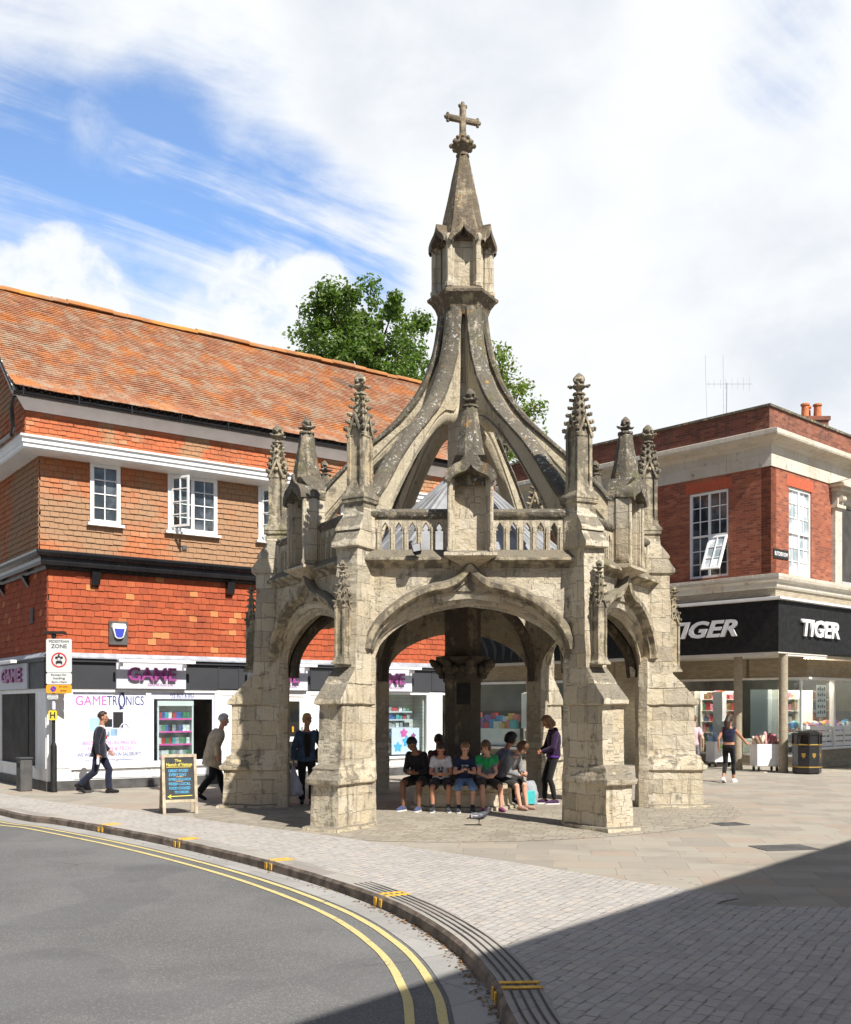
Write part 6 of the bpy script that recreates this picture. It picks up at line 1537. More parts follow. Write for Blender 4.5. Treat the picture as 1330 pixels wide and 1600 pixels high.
def hands(b, P, EL, WR):
    for sd, k in ((-1, 'R'), (1, 'L')):
        d = V(P.get(k + 'H', WR[sd] - EL[sd])).normalized()          # the way the hand points
        pn = V(P.get(k + 'N', (-sd, 0, 0)))                          # palm faces this way
        pn = (pn - d * pn.dot(d)); pn = pn.normalized() if pn.length > 1e-4 else d.orthogonal().normalized()
        ac = pn.cross(d) * (1 if sd > 0 else -1)                     # across the palm towards the thumb
        th = V(P.get(k + 'T', (0, -1, 0.3)))
        if ac.dot(th) < 0: ac = -ac
        curl = P.get(k + 'C', .45); w = WR[sd]; pc = w + d * .05
        for q in (-.026, -.009, .009, .026): capsule(b, w + d * .012 + ac * q * .6, w + d * .088 + ac * q, .0135, .0125, 8)
        for q, L, dc in ((-.031, .058, .1), (-.0105, .074, .03), (.0105, .080, 0), (.031, .072, -.05)):
            p = w + d * .088 + ac * q; dd = d; r = .0088; ang = curl + dc
            for j, f in enumerate((.45, .32, .23)):
                dd = (Matrix.Rotation(ang * (1.0 if j else .8), 3, pn.cross(d)) @ dd) if False else (dd * math.cos(ang) + pn * math.sin(ang) if j == 0 else (dd * math.cos(ang) + (pn - dd * pn.dot(dd)).normalized() * math.sin(ang) if (pn - dd * pn.dot(dd)).length > 1e-3 else dd))
                e = p + dd * (L * f); capsule(b, p, e, r, r * .92, 7); p = e; r *= .92
        p = w + d * .028 + ac * .030; e = p + (d * .55 + ac * .7 + pn * .25).normalized() * .036; capsule(b, p, e, .0125, .0105, 8)
        e2 = e + (d * .85 + ac * .15 + pn * .45).normalized() * .032; capsule(b, e, e2, .0102, .0088, 8)

def item(name, label, cat, mb, mat, loc=(0, 0, 0), group=None, **kw):
    o = mb.build(name, mat, None, **kw); o.location = loc; return tag(o, label, cat, group)

# seated pose: seat height sh (in figure units)
def seated(sh, lean=.16, hands_at=None, gap=.13, feet=.47, head=(0, -.75, -.65), fx=0.0, slump=.05, **kw):
    p = dict(pel=(0, 0, sh + .085), nk=(0, -lean, sh + .085 + .50), bend=slump, hf=head, RA=(-gap + fx, -feet, .083), LA=(gap + fx, -feet + .02, .083), RKp=(-.1, -.4, 1), LKp=(.1, -.4, 1),
             hk=1.07, RW=(-.055, -.36, sh + .20), LW=(.055, -.36, sh + .20), REp=(-.5, .5, -.6), LEp=(.5, .5, -.6), RH=(.35, -1, .15), LH=(-.35, -1, .15), RN=(.6, 0, .5), LN=(-.6, 0, .5), RT=(0, 0, 1), LT=(0, 0, 1), RC=.75, LC=.75)
    p.update(kw); return p

def phone(fn, pos, s, label, tilt=35, rz=0):
    mb = MB(); mb.bbox(-.034, .034, -.004, .004, -.07, .07, .003)
    o = mb.build('phone', MT['sign_black'], None); o.location = fn(pos); o.rotation_euler = (math.radians(-tilt), 0, rz); tag(o, label, 'phone'); return o

SH_ = .475
# 1 boy in black shirt, left end of the bench
def bench_at(x, r=.80): return V((x, -math.sqrt(max(0, r * r - x * x)), 0))
s = .98; rz = math.radians(-24)
t, f, W_, E_ = person('person in black shirt and black shorts hunched at the left end of the bench', (-.74, -.50, 0), rz, s, 'brown', seated(SH_ / s, .20, head=(-.05, -.72, -.70), feet=.42, gap=.15),
    [('top', 'shirt', CL('black_shirt', (.012, .012, .014)), dict(arm=1.75)), ('legs', 'shorts', CL('black_shorts', (.014, .014, .016)), dict(upto=.78, ex=.018, flare=.012)), ('shoes', 'trainers', CL('navy_trainers', (.05, .06, .14)), {}), ('soles', 'sole', SHOE_SOLE, {})], ('black', 'crop'))
phone(f, (0, -.41, SH_ / s + .23), s, 'dark phone in the hands of the person in black at the left of the bench', 40, rz)
s = .86; rz = math.radians(-3)
t, f, W_, E_ = person('person in white printed T-shirt and black shorts looking down at a phone on the bench', (-.36, -.70, 0), rz, s, 'tan', seated(SH_ / s, .17, head=(0, -.74, -.67), feet=.40, gap=.16),
    [('top', 't_shirt', CL('white_tee', (.52, .53, .58)), dict(arm=.62)), ('legs', 'shorts', CL('black_shorts', (.014, .014, .016)), dict(upto=.86, ex=.02, flare=.014)), ('socks', 'sock', CL('dark_sock', (.02, .02, .03)), {}), ('shoes', 'trainers', CL('dark_trainers', (.02, .025, .035)), {}), ('soles', 'sole', SHOE_SOLE, {})], ('dark', 'crop'))
mb = MB(); mb.X = Matrix.Translation((0, -.235, SH_ / s + .33)) @ Matrix.Rotation(math.radians(78), 4, 'X')
for (x, y, w, h) in ((-.04, 0, .05, .05), (.03, .01, .04, .06), (0, -.045, .12, .02)): mb.box(x - w / 2, x + w / 2, y - h / 2, y + h / 2, -.004, .004)
mb.build('shirt_print', CL('dark_print', (.04, .05, .07)), t)
phone(f, (0, -.42, SH_ / s + .23), s, 'dark phone held by the person in the white printed T-shirt', 40, rz)
s = .85; rz = math.radians(2)
t, f, W_, E_ = person('person in navy T-shirt and light denim shorts using a phone on the bench', (.05, -.77, 0), rz, s, 'pale', seated(SH_ / s, .10, head=(.05, -.84, -.54), feet=.38, gap=.14, RW=(-.06, -.34, SH_ / s + .30), LW=(.06, -.33, SH_ / s + .28)),
    [('top', 't_shirt', CL('navy_tee', (.018, .025, .065)), dict(arm=.6)), ('legs', 'denim_shorts', CL('light_denim', (.13, .21, .36), .3), dict(upto=1.08, ex=.018, flare=.01)), ('socks', 'sock', CL('dark_sock', (.02, .02, .03)), {}), ('shoes', 'trainers', CL('dark_trainers', (.02, .025, .035)), {}), ('soles', 'sole', SHOE_SOLE, {})], ('sandy', 'short'))
mb = MB(); mb.X = Matrix.Translation((0, -.20, SH_ / s + .40)) @ Matrix.Rotation(math.radians(82), 4, 'X')
for k in range(5): mb.box(-.07 + k * .03, -.05 + k * .03, -.02 + .006 * (k % 2), .02, -.004, .004)
mb.build('shirt_print', CL('pale_print', (.4, .42, .45)), t)
phone(f, (0, -.42, SH_ / s + .33), s, 'dark phone held up by the person in the navy T-shirt', 35, rz)
s = .87; rz = math.radians(12)
t, f, W_, E_ = person('person with brown hair and a bright green jumper round the shoulders on the bench', (.42, -.66, 0), rz, s, 'pale', seated(SH_ / s, .20, head=(-.55, -.70, -.42), feet=.40, gap=.20, RA=(-.15, -.44, .083), LA=(.24, -.38, .083), RW=(-.03, -.40, SH_ / s + .16), LW=(.05, -.40, SH_ / s + .16), twist=.12),
    [('top', 't_shirt', CL('grey_tee', (.17, .20, .25)), dict(arm=.6)), ('drape', 'jumper', CL('green_knit', (.015, .29, .085)), {}), ('legs', 'shorts', CL('brown_shorts', (.045, .038, .032)), dict(upto=.9, ex=.02, flare=.015)), ('shoes', 'slip_on_shoes', CL('magenta_shoes', (.24, .035, .13)), dict(hi=-.01))], ('brown', 'fringe'))
s = .88; rz = math.radians(48)
t, f, W_, E_ = person('person in grey hoodie bending over a phone at the right end of the bench', (.80, -.36, 0), rz, s, 'pale', seated(SH_ / s, .30, head=(.1, -.70, -.70), feet=.50, gap=.12, slump=.07, RW=(-.05, -.44, SH_ / s + .17), LW=(.06, -.46, SH_ / s + .17)),
    [('top', 'hoodie', CL('grey_marl', (.20, .20, .205)), dict(arm=1.9, ex=.02)), ('hood', 'hood', CL('grey_marl', (.20, .20, .205)), {}), ('legs', 'shorts', CL('dark_shorts', (.03, .028, .026)), dict(upto=.95, ex=.02, flare=.015)), ('shoes', 'sandals', CL('sandals', (.34, .20, .15)), dict(hi=-.03))], ('brown', 'fringe'))
phone(f, (0, -.50, SH_ / s + .20), s, 'dark phone in the hands of the person in the grey hoodie', 40, rz)
# the two on the far side of the bench
s = .93; rz = math.radians(160)
t, f, W_, E_ = person('person in burgundy top sitting on the far side of the bench behind the column', (-.42, .60, 0), rz, s, 'brown', seated(SH_ / s, .06, head=(.1, -.95, -.25), feet=.42), [('top', 'shirt', CL('burgundy_top', (.06, .012, .018)), dict(arm=1.2)), ('legs', 'trousers', CL('black_shorts', (.014, .014, .016)), {}), ('shoes', 'shoes', CL('dark_trainers', (.02, .025, .035)), {})], ('dark', 'short'))
s = .98; rz = math.radians(112)
t, f, W_, E_ = person('dark-haired person in blue-grey top leaning forward behind the one in grey hoodie', (.72, .36, 0), rz, s, 'tan', seated(SH_ / s, .20, head=(.1, -.9, -.4), feet=.45, RW=(-.05, -.30, SH_ / s + .45), REp=(-.6, .1, -1), RH=(.2, -.3, 1)), [('top', 'shirt', CL('grey_blue_top', (.16, .19, .25)), dict(arm=.9)), ('legs', 'trousers', CL('black_shorts', (.014, .014, .016)), {}), ('shoes', 'shoes', CL('dark_trainers', (.02, .025, .035)), {})], ('black', 'curly'))
mb = MB(); mb.X = Matrix.Translation((.60, .28, .84)) @ Matrix.Rotation(math.radians(20), 4, 'Y'); mb.bbox(-.21, .17, -.16, .02, -.10, .06, .035)
o = item('shoulder_bag', 'red and black shoulder bag on the back of the dark-haired person behind the bench', 'bag', mb, CL('red_bag', (.34, .025, .03)))
# woman in purple
s = .97; rz = math.radians(-78); g = gp(862, 1256.5)
t, f, W_, E_ = person('person in purple hoodie, black leggings and purple trainers standing by the right-hand pier', g, rz, s, 'tan', dict(pel=(0, .03, .93), nk=(0, .02, 1.45), bend=.03, hf=(0, -.80, -.60), RA=(-.08, -.12, .083), LA=(.09, .04, .083), RW=(-.07, -.22, 1.02), LW=(.07, -.22, 1.02), RH=(.5, -.6, 0), LH=(-.5, -.6, 0), REp=(-.8, .6, -.2), LEp=(.8, .6, -.2)),
    [('top', 'hoodie', CL('purple_hoodie', (.022, .007, .034)), dict(arm=1.9, ex=.022, q0=.05)), ('hood', 'hood', CL('purple_hoodie', (.022, .007, .034)), {}), ('top', 'hem', CL('violet_hem', (.10, .025, .22)), dict(arm=None, ex=.017, q0=-.02, q1=.2)), ('legs', 'leggings', CL('black_leggings', (.012, .012, .013)), dict(ex=.006)), ('shoes', 'trainers', CL('purple_trainers', (.05, .02, .06)), {}), ('soles', 'sole', SHOE_SOLE, {})], ('sandy', 'bob'), wid=.93)
# woman in denim jacket
s = .97; rz = math.radians(14); g = gp(479, 1257)
t, f, WD, E_ = person('person with pinned-up blonde hair and denim jacket walking through the left arch', g, rz, s, 'tan', dict(pel=(0, 0, .93), nk=(0, -.02, 1.45), hf=(.35, -.93, -.05), RA=(-.08, .10, .083), LA=(.08, -.16, .083), RW=(-.26, -.02, .86), LW=(.25, -.05, .95), RH=(0, -.05, -1), LH=(-.2, -.5, -.5), RN=(1, 0, 0), RC=.9),
    [('top', 'top', CL('black_top', (.012, .012, .014)), dict(arm=.3, ex=.010, q0=-.1)), ('legs', 'trousers', CL('black_trousers', (.012, .012, .014)), dict(ex=.013, flare=.012)), ('coat', 'denim_jacket', CL('denim', (.045, .075, .13), .3), dict(len=.02, ex=.020)), ('shirtfront', 'front_panel', CL('black_top', (.012, .012, .014)), dict(w=2.0)), ('shoes', 'shoes', CL('black_shoes', (.012, .012, .012)), {})], ('blonde', 'bun'))
hw = f(WD[-1])
mb = MB(); R_ = []
for (z, w, d) in ((-.62, .13, .09), (-.58, .17, .12), (-.40, .16, .11), (-.22, .09, .06), (-.08, .03, .02), (-.02, .035, .012)):
    R_.append([V((w * math.cos(q) * (1 + .12 * math.sin(3 * q + z * 9)), d * math.sin(q) * (1 + .15 * math.cos(4 * q)), z)) for q in [2 * math.pi * i / 14 for i in range(14)]])
mb.loft(R_); item('carrier_bag', 'crumpled white plastic carrier bag hanging from the hand of the person in denim', 'bag', mb, cloth('white_plastic', (.50, .52, .60), .12, .8), (hw.x, hw.y, hw.z - .05), rough=(.08, .012, 9), smooth=60)
lw = f((.25, .02, 1.0)); mb = MB(); mb.bbox(-.06, .06, -.15, .15, -.18, .10, .03); mb.tube([(0, -.10, .08), (-.02, -.08, .40), (-.05, .0, .46), (-.02, .08, .40), (0, .10, .08)], .012, 6)
item('shoulder_bag', 'black shoulder bag under the arm of the person in the denim jacket', 'bag', mb, CL('black_leather', (.012, .011, .011)), lw, smooth=40)
# man in suit
s = 1.0; rz = math.radians(100); g = gp(155, 1240)
t, f, WS, E_ = person('person in dark navy suit with red tie striding right past the large pale poster', g, rz, s, 'tan', dict(pel=(0, 0, .91), nk=(0, -.05, 1.43), hf=(0, -1, -.06), RA=(-.07, .40, .19), RF=(-.05, -.75, -.62), LA=(.07, -.20, .083), RW=(-.24, .0, .84), LW=(.22, -.18, .90), RH=(0, -.15, -1), RC=.8, RN=(1, 0, 0)),
    [('legs', 'trousers', CL('navy_suit', (.014, .016, .035)), dict(ex=.018, flare=.016)), ('coat', 'jacket', CL('navy_jacket', (.012, .013, .022)), dict(len=.10, ex=.022)), ('shirtfront', 'shirt', CL('white_shirt', (.70, .70, .72)), {}), ('tie', 'tie', CL('red_tie', (.42, .02, .03)), {}), ('shoes', 'shoes', CL('black_shoes', (.012, .012, .012)), {})], ('dark', 'crop'))
p = f(WS[-1]); mb = MB(); mb.lathe([(.012, -.16), (.032, -.15), (.033, -.05), (.015, -.01), (.014, .03)], 10); item('water_bottle', 'small clear bottle in the hand of the person in the navy suit', 'bottle', mb, MT['panel_grey'], p + V((.01, -.02, -.05)), smooth=40)
# man in beige coat
s = 1.0; rz = math.radians(118); g = gp(333, 1249)
t, f, W_, E_ = person('grey-haired person in beige raincoat and black trousers walking behind the left pier', g, rz, s, 'pale', dict(pel=(0, 0, .91), nk=(0, -.16, 1.39), bend=.05, hf=(0.1, -1, -.22), RA=(-.07, .32, .14), RF=(-.05, -.85, -.4), LA=(.07, -.28, .083), RW=(-.24, -.02, .86), LW=(.24, -.14, .88)),
    [('legs', 'trousers', CL('black_trousers', (.012, .012, .014)), dict(ex=.018, flare=.014)), ('coat', 'raincoat', CL('beige_coat', (.42, .35, .25)), dict(len=.24, ex=.034)), ('shoes', 'shoes', CL('black_shoes', (.012, .012, .012)), {})], ('grey', 'short'))
# woman in black vest by the trolleys
s = .95; rz = math.radians(148); g = gp(1139, 1223)
t, f, W_, E_ = person('person with long dark hair and navy crop top stepping towards the white trolleys', g, rz, s, 'tan', dict(pel=(0, 0, .92), nk=(0, -.03, 1.44), hf=(-.35, -1, -.12), RA=(-.06, -.22, .083), LA=(.08, .20, .13), LF=(.05, -.9, -.35), RW=(-.36, -.36, 1.0), REp=(-.3, .6, -.7), RH=(-.5, -.8, -.1), LW=(.24, .06, .88), LEp=(.3, .8, -.2)),
    [('top', 'vest', CL('navy_vest', (.012, .014, .035)), dict(arm=.01, ex=.009, q0=.26, q1=.90)), ('legs', 'leggings', CL('black_leggings', (.012, .012, .013)), dict(ex=.007, upto=1.72)), ('shoes', 'trainers', CL('white_trainers', (.66, .64, .62)), {}), ('soles', 'sole', SHOE_SOLE, {})], ('dark', 'long'), wid=.93)
s = .93; rz = math.radians(150); g = gp(1083, 1216)
t, f, W_, E_ = person('person in pale pink T-shirt almost hidden behind the right-hand buttress', g, rz, s, 'pale', dict(pel=(0, 0, .92), nk=(0, -.05, 1.43), RA=(-.08, -.1, .083), LA=(.08, .1, .083), RW=(-.28, -.02, .88), LW=(.24, -.05, .88)), [('top', 't_shirt', CL('pink_tee', (.62, .42, .45)), dict(arm=.7)), ('legs', 'trousers', CL('grey_trousers', (.22, .20, .22)), {}), ('shoes', 'trainers', CL('white_trainers', (.66, .64, .62)), {})], ('brown', 'short'))
# pigeon
def pigeon():
    t = thing('pigeon', 'dark grey pigeon standing on the paving in front of the bench', 'pigeon', gp(749, 1290.5), math.radians(90))
    b = MB(); R_ = []
    for (y, z, w, h) in ((.20, .115, .012, .008), (.15, .125, .030, .014), (.08, .145, .050, .040), (.0, .155, .064, .060), (-.06, .165, .058, .062), (-.10, .185, .042, .05), (-.125, .215, .030, .034), (-.135, .25, .025, .028), (-.14, .275, .026, .027), (-.145, .295, .018, .014)):
        R_.append([V((w * math.cos(q), y - (.0 if y > -.1 else 0), z + h * math.sin(q))) if y > -.11 else V((w * math.cos(q), y + h * math.sin(q), z)) for q in [2 * math.pi * i / 12 for i in range(12)]])
    b.loft(R_); b.ball((0, -.155, .278), (.022, .028, .022), 10, 7); b.tube([(0, -.175, .276), (0, -.20, .268)], [.007, .002], 6)
    for sx in (-1, 1):
        b.tube([(sx * .022, -.0, .12), (sx * .022, .005, .05), (sx * .022, -.005, .008)], [.016, .006, .005], 6)
        for q in (-.5, 0, .5): b.tube([(sx * .022, -.005, .008), (sx * .022 + .03 * math.sin(q), -.035 * math.cos(q), .004)], [.005, .003], 5)
    finish('body', remesh(b, .0045, 'body', 1), plain('pigeon_grey', (.055, .057, .068), .6, .35, 25, 0, 0, .4, True), t)
    for sx in (-1, 1):
        w = MB(); w.X = Matrix.Translation((sx * .052, .045, .16)) @ Matrix.Rotation(sx * .12, 4, 'Z') @ Matrix.Rotation(-.12, 4, 'X'); w.ball((0, 0, 0), (.016, .115, .042), 10, 7); wing = w.build('wing', plain('wing_grey', (.13, .135, .15), .6, .3, 30, 0, 0, .4, True), t, smooth=180)
        w = MB(); w.X = Matrix.Translation((sx * .066, .04, .165)) @ Matrix.Rotation(sx * .12, 4, 'Z'); w.box(-.004, .004, -.02, .06, -.008, .008); w.box(-.004, .004, .07, .085, -.03, .02); w.build('wing_bar', MT['panel_grey'], wing)
    w = MB(); w.ball((.021, -.163, .283), .004, 6, 4); w.ball((-.021, -.163, .283), .004, 6, 4); w.build('eyes', EYE, t)
pigeon()
# ---------------------------------------------------------------- street furniture and small things
def sign_post():
    g = gp(84, 1238); t = thing('sign_post', 'black post with pedestrian zone signs at the corner of the tile-hung shop', 'sign post', g)
    mb = MB(); mb.lathe([(.075, 0), (.075, .06), (.068, .08), (.068, .98), (.06, 1.02), (.045, 1.06), (.036, 1.08), (.036, 3.38)], 14); mb.build('post', MT['black_matt'], t, smooth=35)
    mb = MB(); mb.loft([[(-.2, -.06, 3.44), (.28, -.06, 3.44), (.28, .06, 3.44), (-.2, .06, 3.44)], [(-.16, -.05, 3.50), (.24, -.05, 3.50), (.24, .05, 3.50), (-.16, .05, 3.50)]]); mb.lathe([(.05, 3.36), (.05, 3.44)], 10); mb.build('lamp_head', MT['black_matt'], t)
    U = V((math.cos(.10), math.sin(.10), 0)); N = V((U.y, -U.x, 0)); O = V((.14, -.07, 0)); fm = FM(O, U, UPZ, N)
    def plate(z0, z1, w, mat, nm, n0=0.0):
        mb = MB(); h = w / 2; b = .025
        P = [(-h + b, z0), (h - b, z0), (h, z0 + b), (h, z1 - b), (h - b, z1), (-h + b, z1), (-h, z1 - b), (-h, z0 + b)]
        mb.prism([O + U * x + UPZ * z + N * n0 for x, z in P], N * .006); return mb.build(nm, mat, t)
    def tx(s, p, w, h, x, z, mat='sign_black', b=.01): lettering(s, MT[mat], fm @ Matrix.Translation((0, 0, .0065)), w=w, h=h, at=(x, z), ext=.002, bold=b, parent=p)
    p = plate(2.60, 3.33, .54, MT['grey_sign'], 'zone_plate')
    tx('PEDESTRIAN', p, .42, .055, 0, 3.275); tx('ZONE', p, .33, .085, 0, 3.17)
    mb = MB(); mb.X = fm; c = (0, 2.87); n = 36
    A = [(c[0] + .165 * math.cos(2 * math.pi * i / n), c[1] + .165 * math.sin(2 * math.pi * i / n), .008) for i in range(n)]; B = [(c[0] + .132 * math.cos(2 * math.pi * i / n), c[1] + .132 * math.sin(2 * math.pi * i / n), .008) for i in range(n)]
    mb.add(A + B, [(i, (i + 1) % n, n + (i + 1) % n, n + i) for i in range(n)]); mb.build('red_ring', MT['sign_red'], p)
    mb = MB(); mb.X = fm     # car below, motorcycle and rider above
    def poly(P): mb.add([(x, c[1] + y, .0085) for x, y in P], [tuple(range(len(P)))])
    poly([(-.07, -.095), (-.045, -.095), (-.045, -.075), (.045, -.075), (.045, -.095), (.07, -.095), (.07, -.035), (.05, -.02), (-.05, -.02), (-.07, -.035)])
    poly([(-.045, -.015), (.045, -.015), (.035, .025), (-.035, .025)])
    for sx in (-.055, .055): poly([(sx + .03 * math.cos(2 * math.pi * i / 12), .05 + .03 * math.sin(2 * math.pi * i / 12)) for i in range(12)])
    poly([(-.05, .05), (.04, .05), (.05, .075), (.02, .08), (.0, .11), (-.03, .105), (-.02, .08), (-.055, .08)]); poly([(.0 + .018 * math.cos(2 * math.pi * i / 8), .118 + .018 * math.sin(2 * math.pi * i / 8)) for i in range(8)])
    mb.build('vehicle_symbol', MT['sign_black'], p)
    mb = MB(); mb.X = fm; mb.add([(-.034, c[1] - .008, .009), (.034, c[1] - .008, .009), (.027, c[1] + .018, .009), (-.027, c[1] + .018, .009)], [(0, 1, 2, 3)]); mb.build('symbol_window', MT['grey_sign'], p)
    p = plate(2.345, 2.592, .54, MT['grey_sign'], 'times_plate'); tx('Except for', p, .33, .055, 0, 2.545); tx('loading', p, .25, .065, 0, 2.47); tx('4pm-10am', p, .32, .06, 0, 2.39)
    p = plate(2.15, 2.337, .54, MT['sign_orange'], 'parking_plate'); tx('At any', p, .19, .055, .09, 2.29); tx('time', p, .13, .05, .09, 2.21)
    mb = MB(); mb.X = fm; mb.add([(-.12 + .062 * math.cos(2 * math.pi * i / 24), 2.243 + .062 * math.sin(2 * math.pi * i / 24), .008) for i in range(24)], [tuple(range(24))]); mb.build('blue_disc', MT['sign_blue'], p)
    mb = MB(); mb.X = fm; q = .04; mb.add([(-.12 - q - .007, 2.243 + q - .007, .009), (-.12 + q - .007, 2.243 - q - .007, .009), (-.12 + q + .007, 2.243 - q + .007, .009), (-.12 - q + .007, 2.243 + q + .007, .009)], [(0, 1, 2, 3)]); mb.build('red_bar', MT['sign_red'], p)
    O = V((0.0, -.06, 0)); fm = FM(O, U, UPZ, N); p = plate(2.02, 2.125, .23, MT['grey_sign'], 'notice_plate'); tx('NO STOPPING', p, .18, .022, 0, 2.095, b=0); tx('EXCEPT LOADING', p, .19, .022, 0, 2.05, b=0)
    mb = MB(); mb.lathe([(.038, 1.80), (.038, 2.0)], 14); mb.build('sticker_band', MT['poster'], t, smooth=30)
    p = plate(1.57, 1.78, .18, MT['sign_yellow'], 'hydrant_plate'); tx('H', p, .11, .14, 0, 1.675, b=.03)
sign_post()

g = gp(38, 1236); t = thing('litter_bin', 'slim dark grey steel bin standing against the shaded side of the corner shop', 'bin', g, math.atan2(LS.y, LS.x))
mb = MB(); mb.bbox(-.17, .17, -.13, .13, .0, .70, .015); mb.build('body', MT['plinth'], t); mb = MB(); mb.bbox(-.185, .185, -.145, .145, .70, .745, .012); mb.build('lid', MT['fascia'], t)
mb = MB(); mb.box(-.1, .1, .128, .14, .52, .62); mb.build('slot', MT['black_matt'], t)

def a_board():
    g = gp(279, 1270); t = thing('chalkboard_sign', 'wooden A-frame chalkboard with blue and yellow chalk writing on the pavement', 'pavement sign', g, math.radians(22))
    tl = math.radians(11); W, H = .60, 1.04
    for nm, sg in (('front_frame', -1), ('back_frame', 1)):
        up = V((0, -sg * math.sin(tl) * -1 * -1, math.cos(tl))); up = V((0, -sg * math.sin(tl), math.cos(tl))); N = V((0, sg * math.cos(tl), math.sin(tl))); U = V((1, 0, 0)); O = V((0, sg * .235, 0))
        mb = MB(); dk = MT['timber']
        for (a, b, c, d) in ((-W / 2, -W / 2 + .05, 0, H), (W / 2 - .05, W / 2, 0, H), (-W / 2 + .05, W / 2 - .05, H - .05, H), (-W / 2 + .05, W / 2 - .05, .20, .25)): mb.frame(O, U, up, N, a, b, c, d, -.015, .02)
        fr = mb.build(nm, dk, t)
        mb = MB(); mb.frame(O, U, up, N, -W / 2 + .05, W / 2 - .05, .25, H - .05, -.008, .006); p = mb.build('board', MT['chalkboard'] if sg < 0 else MT['timber_red'], fr)
        if sg < 0:
            fm = FM(O, U, up, N) @ Matrix.Translation((0, 0, .006))
            for s_, m, w, h, x, y in (('The', 'chalk_yellow', .11, .045, -.02, .935), ('Haunch of Venison', 'chalk_yellow', .44, .06, .0, .865), ('GREAT FOOD!', 'chalk_blue', .34, .05, -.02, .755), ('EVERY DAY', 'chalk_blue', .30, .05, -.03, .685), ('OFFERS ON LUNCH', 'chalk_blue', .38, .045, .0, .605), ('FRESH LOCAL', 'chalk_blue', .37, .05, 0, .525), ('FOOD COOKED', 'chalk_blue', .36, .05, .0, .45), ('TO ORDER!', 'chalk_blue', .25, .045, .03, .38)):
                lettering(s_, MT[m], fm, w=w, h=h, at=(x, y), ext=.0025, bold=.012, parent=p)
            mb = MB(); mb.X = fm
            mb.add([(-.21, .300, .003), (.21, .312, .003), (.21, .324, .003), (-.21, .312, .003)], [(0, 1, 2, 3)]); mb.add([(-.215, .306, .0035), (-.15, .345, .0035), (-.15, .33, .0035), (-.185, .306, .0035), (-.15, .282, .0035), (-.15, .267, .0035)], [(0, 1, 2, 3), (0, 3, 4, 5)]); mb.box(-.22, .20, .815, .823, 0, .003); mb.build('chalk_arrow', MT['chalk_yellow'], p)
            mb = MB(); mb.X = fm; mb.box(-.06, .06, .645, .652, 0, .003); mb.box(-.07, .05, .567, .574, 0, .003); mb.build('chalk_rule', MT['chalk_orange'], p)
a_board()

def street_bin():
    t = thing('litter_bin', 'black octagonal street litter bin with gold bands beside the shop columns', 'bin', gp(1261, 1209), .2)
    a = math.pi / 8; k = 1 / math.cos(a)
    mb = MB(); mb.lathe([(.34 * k, .02), (.36 * k, .04), (.36 * k, .82), (.34 * k, .84)], 8, (0, 0, 0), a); mb.build('body', MT['black_gloss'], t, bevel=.006)
    mb = MB()
    for q in range(8):
        b = q * math.pi / 4 + a; mb.cbox((.375 * math.cos(b), .375 * math.sin(b), .97), (.05, .05, .30), Matrix.Rotation(b, 3, 'Z'))
    mb.lathe([(.22, .84), (.22, 1.10)], 8, (0, 0, 0), a)
    for q in range(0, 8, 2):
        b = q * math.pi / 4; c, s_ = math.cos(b), math.sin(b); mb.cbox((.34 * c, .34 * s_, .97), (.02, .25, .27), Matrix.Rotation(b, 3, 'Z'))
    mb.lathe([(.37 * k, 1.08), (.385 * k, 1.10), (.385 * k, 1.14), (.30, 1.20), (.12, 1.235), (.03, 1.24)], 8, (0, 0, 0), a); mb.build('hood', MT['black_gloss'], t, smooth=20)
    for z in (.18, .80):
        mb = MB(); mb.lathe([(.364 * k, z), (.368 * k, z + .005), (.368 * k, z + .025), (.364 * k, z + .03)], 8, (0, 0, 0), a); mb.build('gold_band', MT['gold'], t)
    for q in (5, 6, 7):
        b = q * math.pi / 4; N = V((math.cos(b), math.sin(b), 0)); U = V((-N.y, N.x, 0)); mb = MB(); P = [(-.05, .06), (.05, .06), (.05, -.02), (0, -.08), (-.05, -.02)]
        mb.prism([N * .361 + U * x + UPZ * (.52 + y) for x, y in P], N * .003); mb.build('crest', MT['gold'], t)
street_bin()

def trolley(px, y, rz, label, w=.70, d=.5, h=.62, z0=.16):
    t = thing('display_trolley', label, 'trolley', gp(px, y), rz, 'white trolleys outside the shop')
    t.location.z = .02
    mb = MB(); th = .02
    mb.bbox(-w / 2, w / 2, -d / 2, -d / 2 + th, z0, z0 + h, .004); mb.bbox(-w / 2, w / 2, d / 2 - th, d / 2, z0, z0 + h, .004); mb.bbox(-w / 2, -w / 2 + th, -d / 2 + th, d / 2 - th, z0, z0 + h, .004); mb.bbox(w / 2 - th, w / 2, -d / 2 + th, d / 2 - th, z0, z0 + h, .004); mb.box(-w / 2 + th, w / 2 - th, -d / 2 + th, d / 2 - th, z0 + h * .55, z0 + h * .6)
    b = mb.build('box', MT['white'], t)
    mb = MB()
    for k in range(1, 4): mb.box(-w / 2 + .03, w / 2 - .03, -d / 2 - .003, -d / 2 + .001, z0 + h * k / 4 - .004, z0 + h * k / 4)
    mb.build('drawer_line', MT['panel_grey'], b)
    for sx in (-1, 1):
        for sy in (-1, 1):
            mb = MB(); mb.lathe([(.055, -.018), (.065, -.012), (.065, .012), (.055, .018)], 14, (sx * (w / 2 - .08), sy * (d / 2 - .08), .066), 0, Matrix.Rotation(math.pi / 2, 3, 'Y')); wh = mb.build('castor', MT['rubber'], t, smooth=40)
            mb = MB(); mb.box(sx * (w / 2 - .08) - .03, sx * (w / 2 - .08) + .03, sy * (d / 2 - .08) - .02, sy * (d / 2 - .08) + .02, .11, z0 + .01); mb.build('bracket', MT['alu'], wh)
    return t, z0 + h
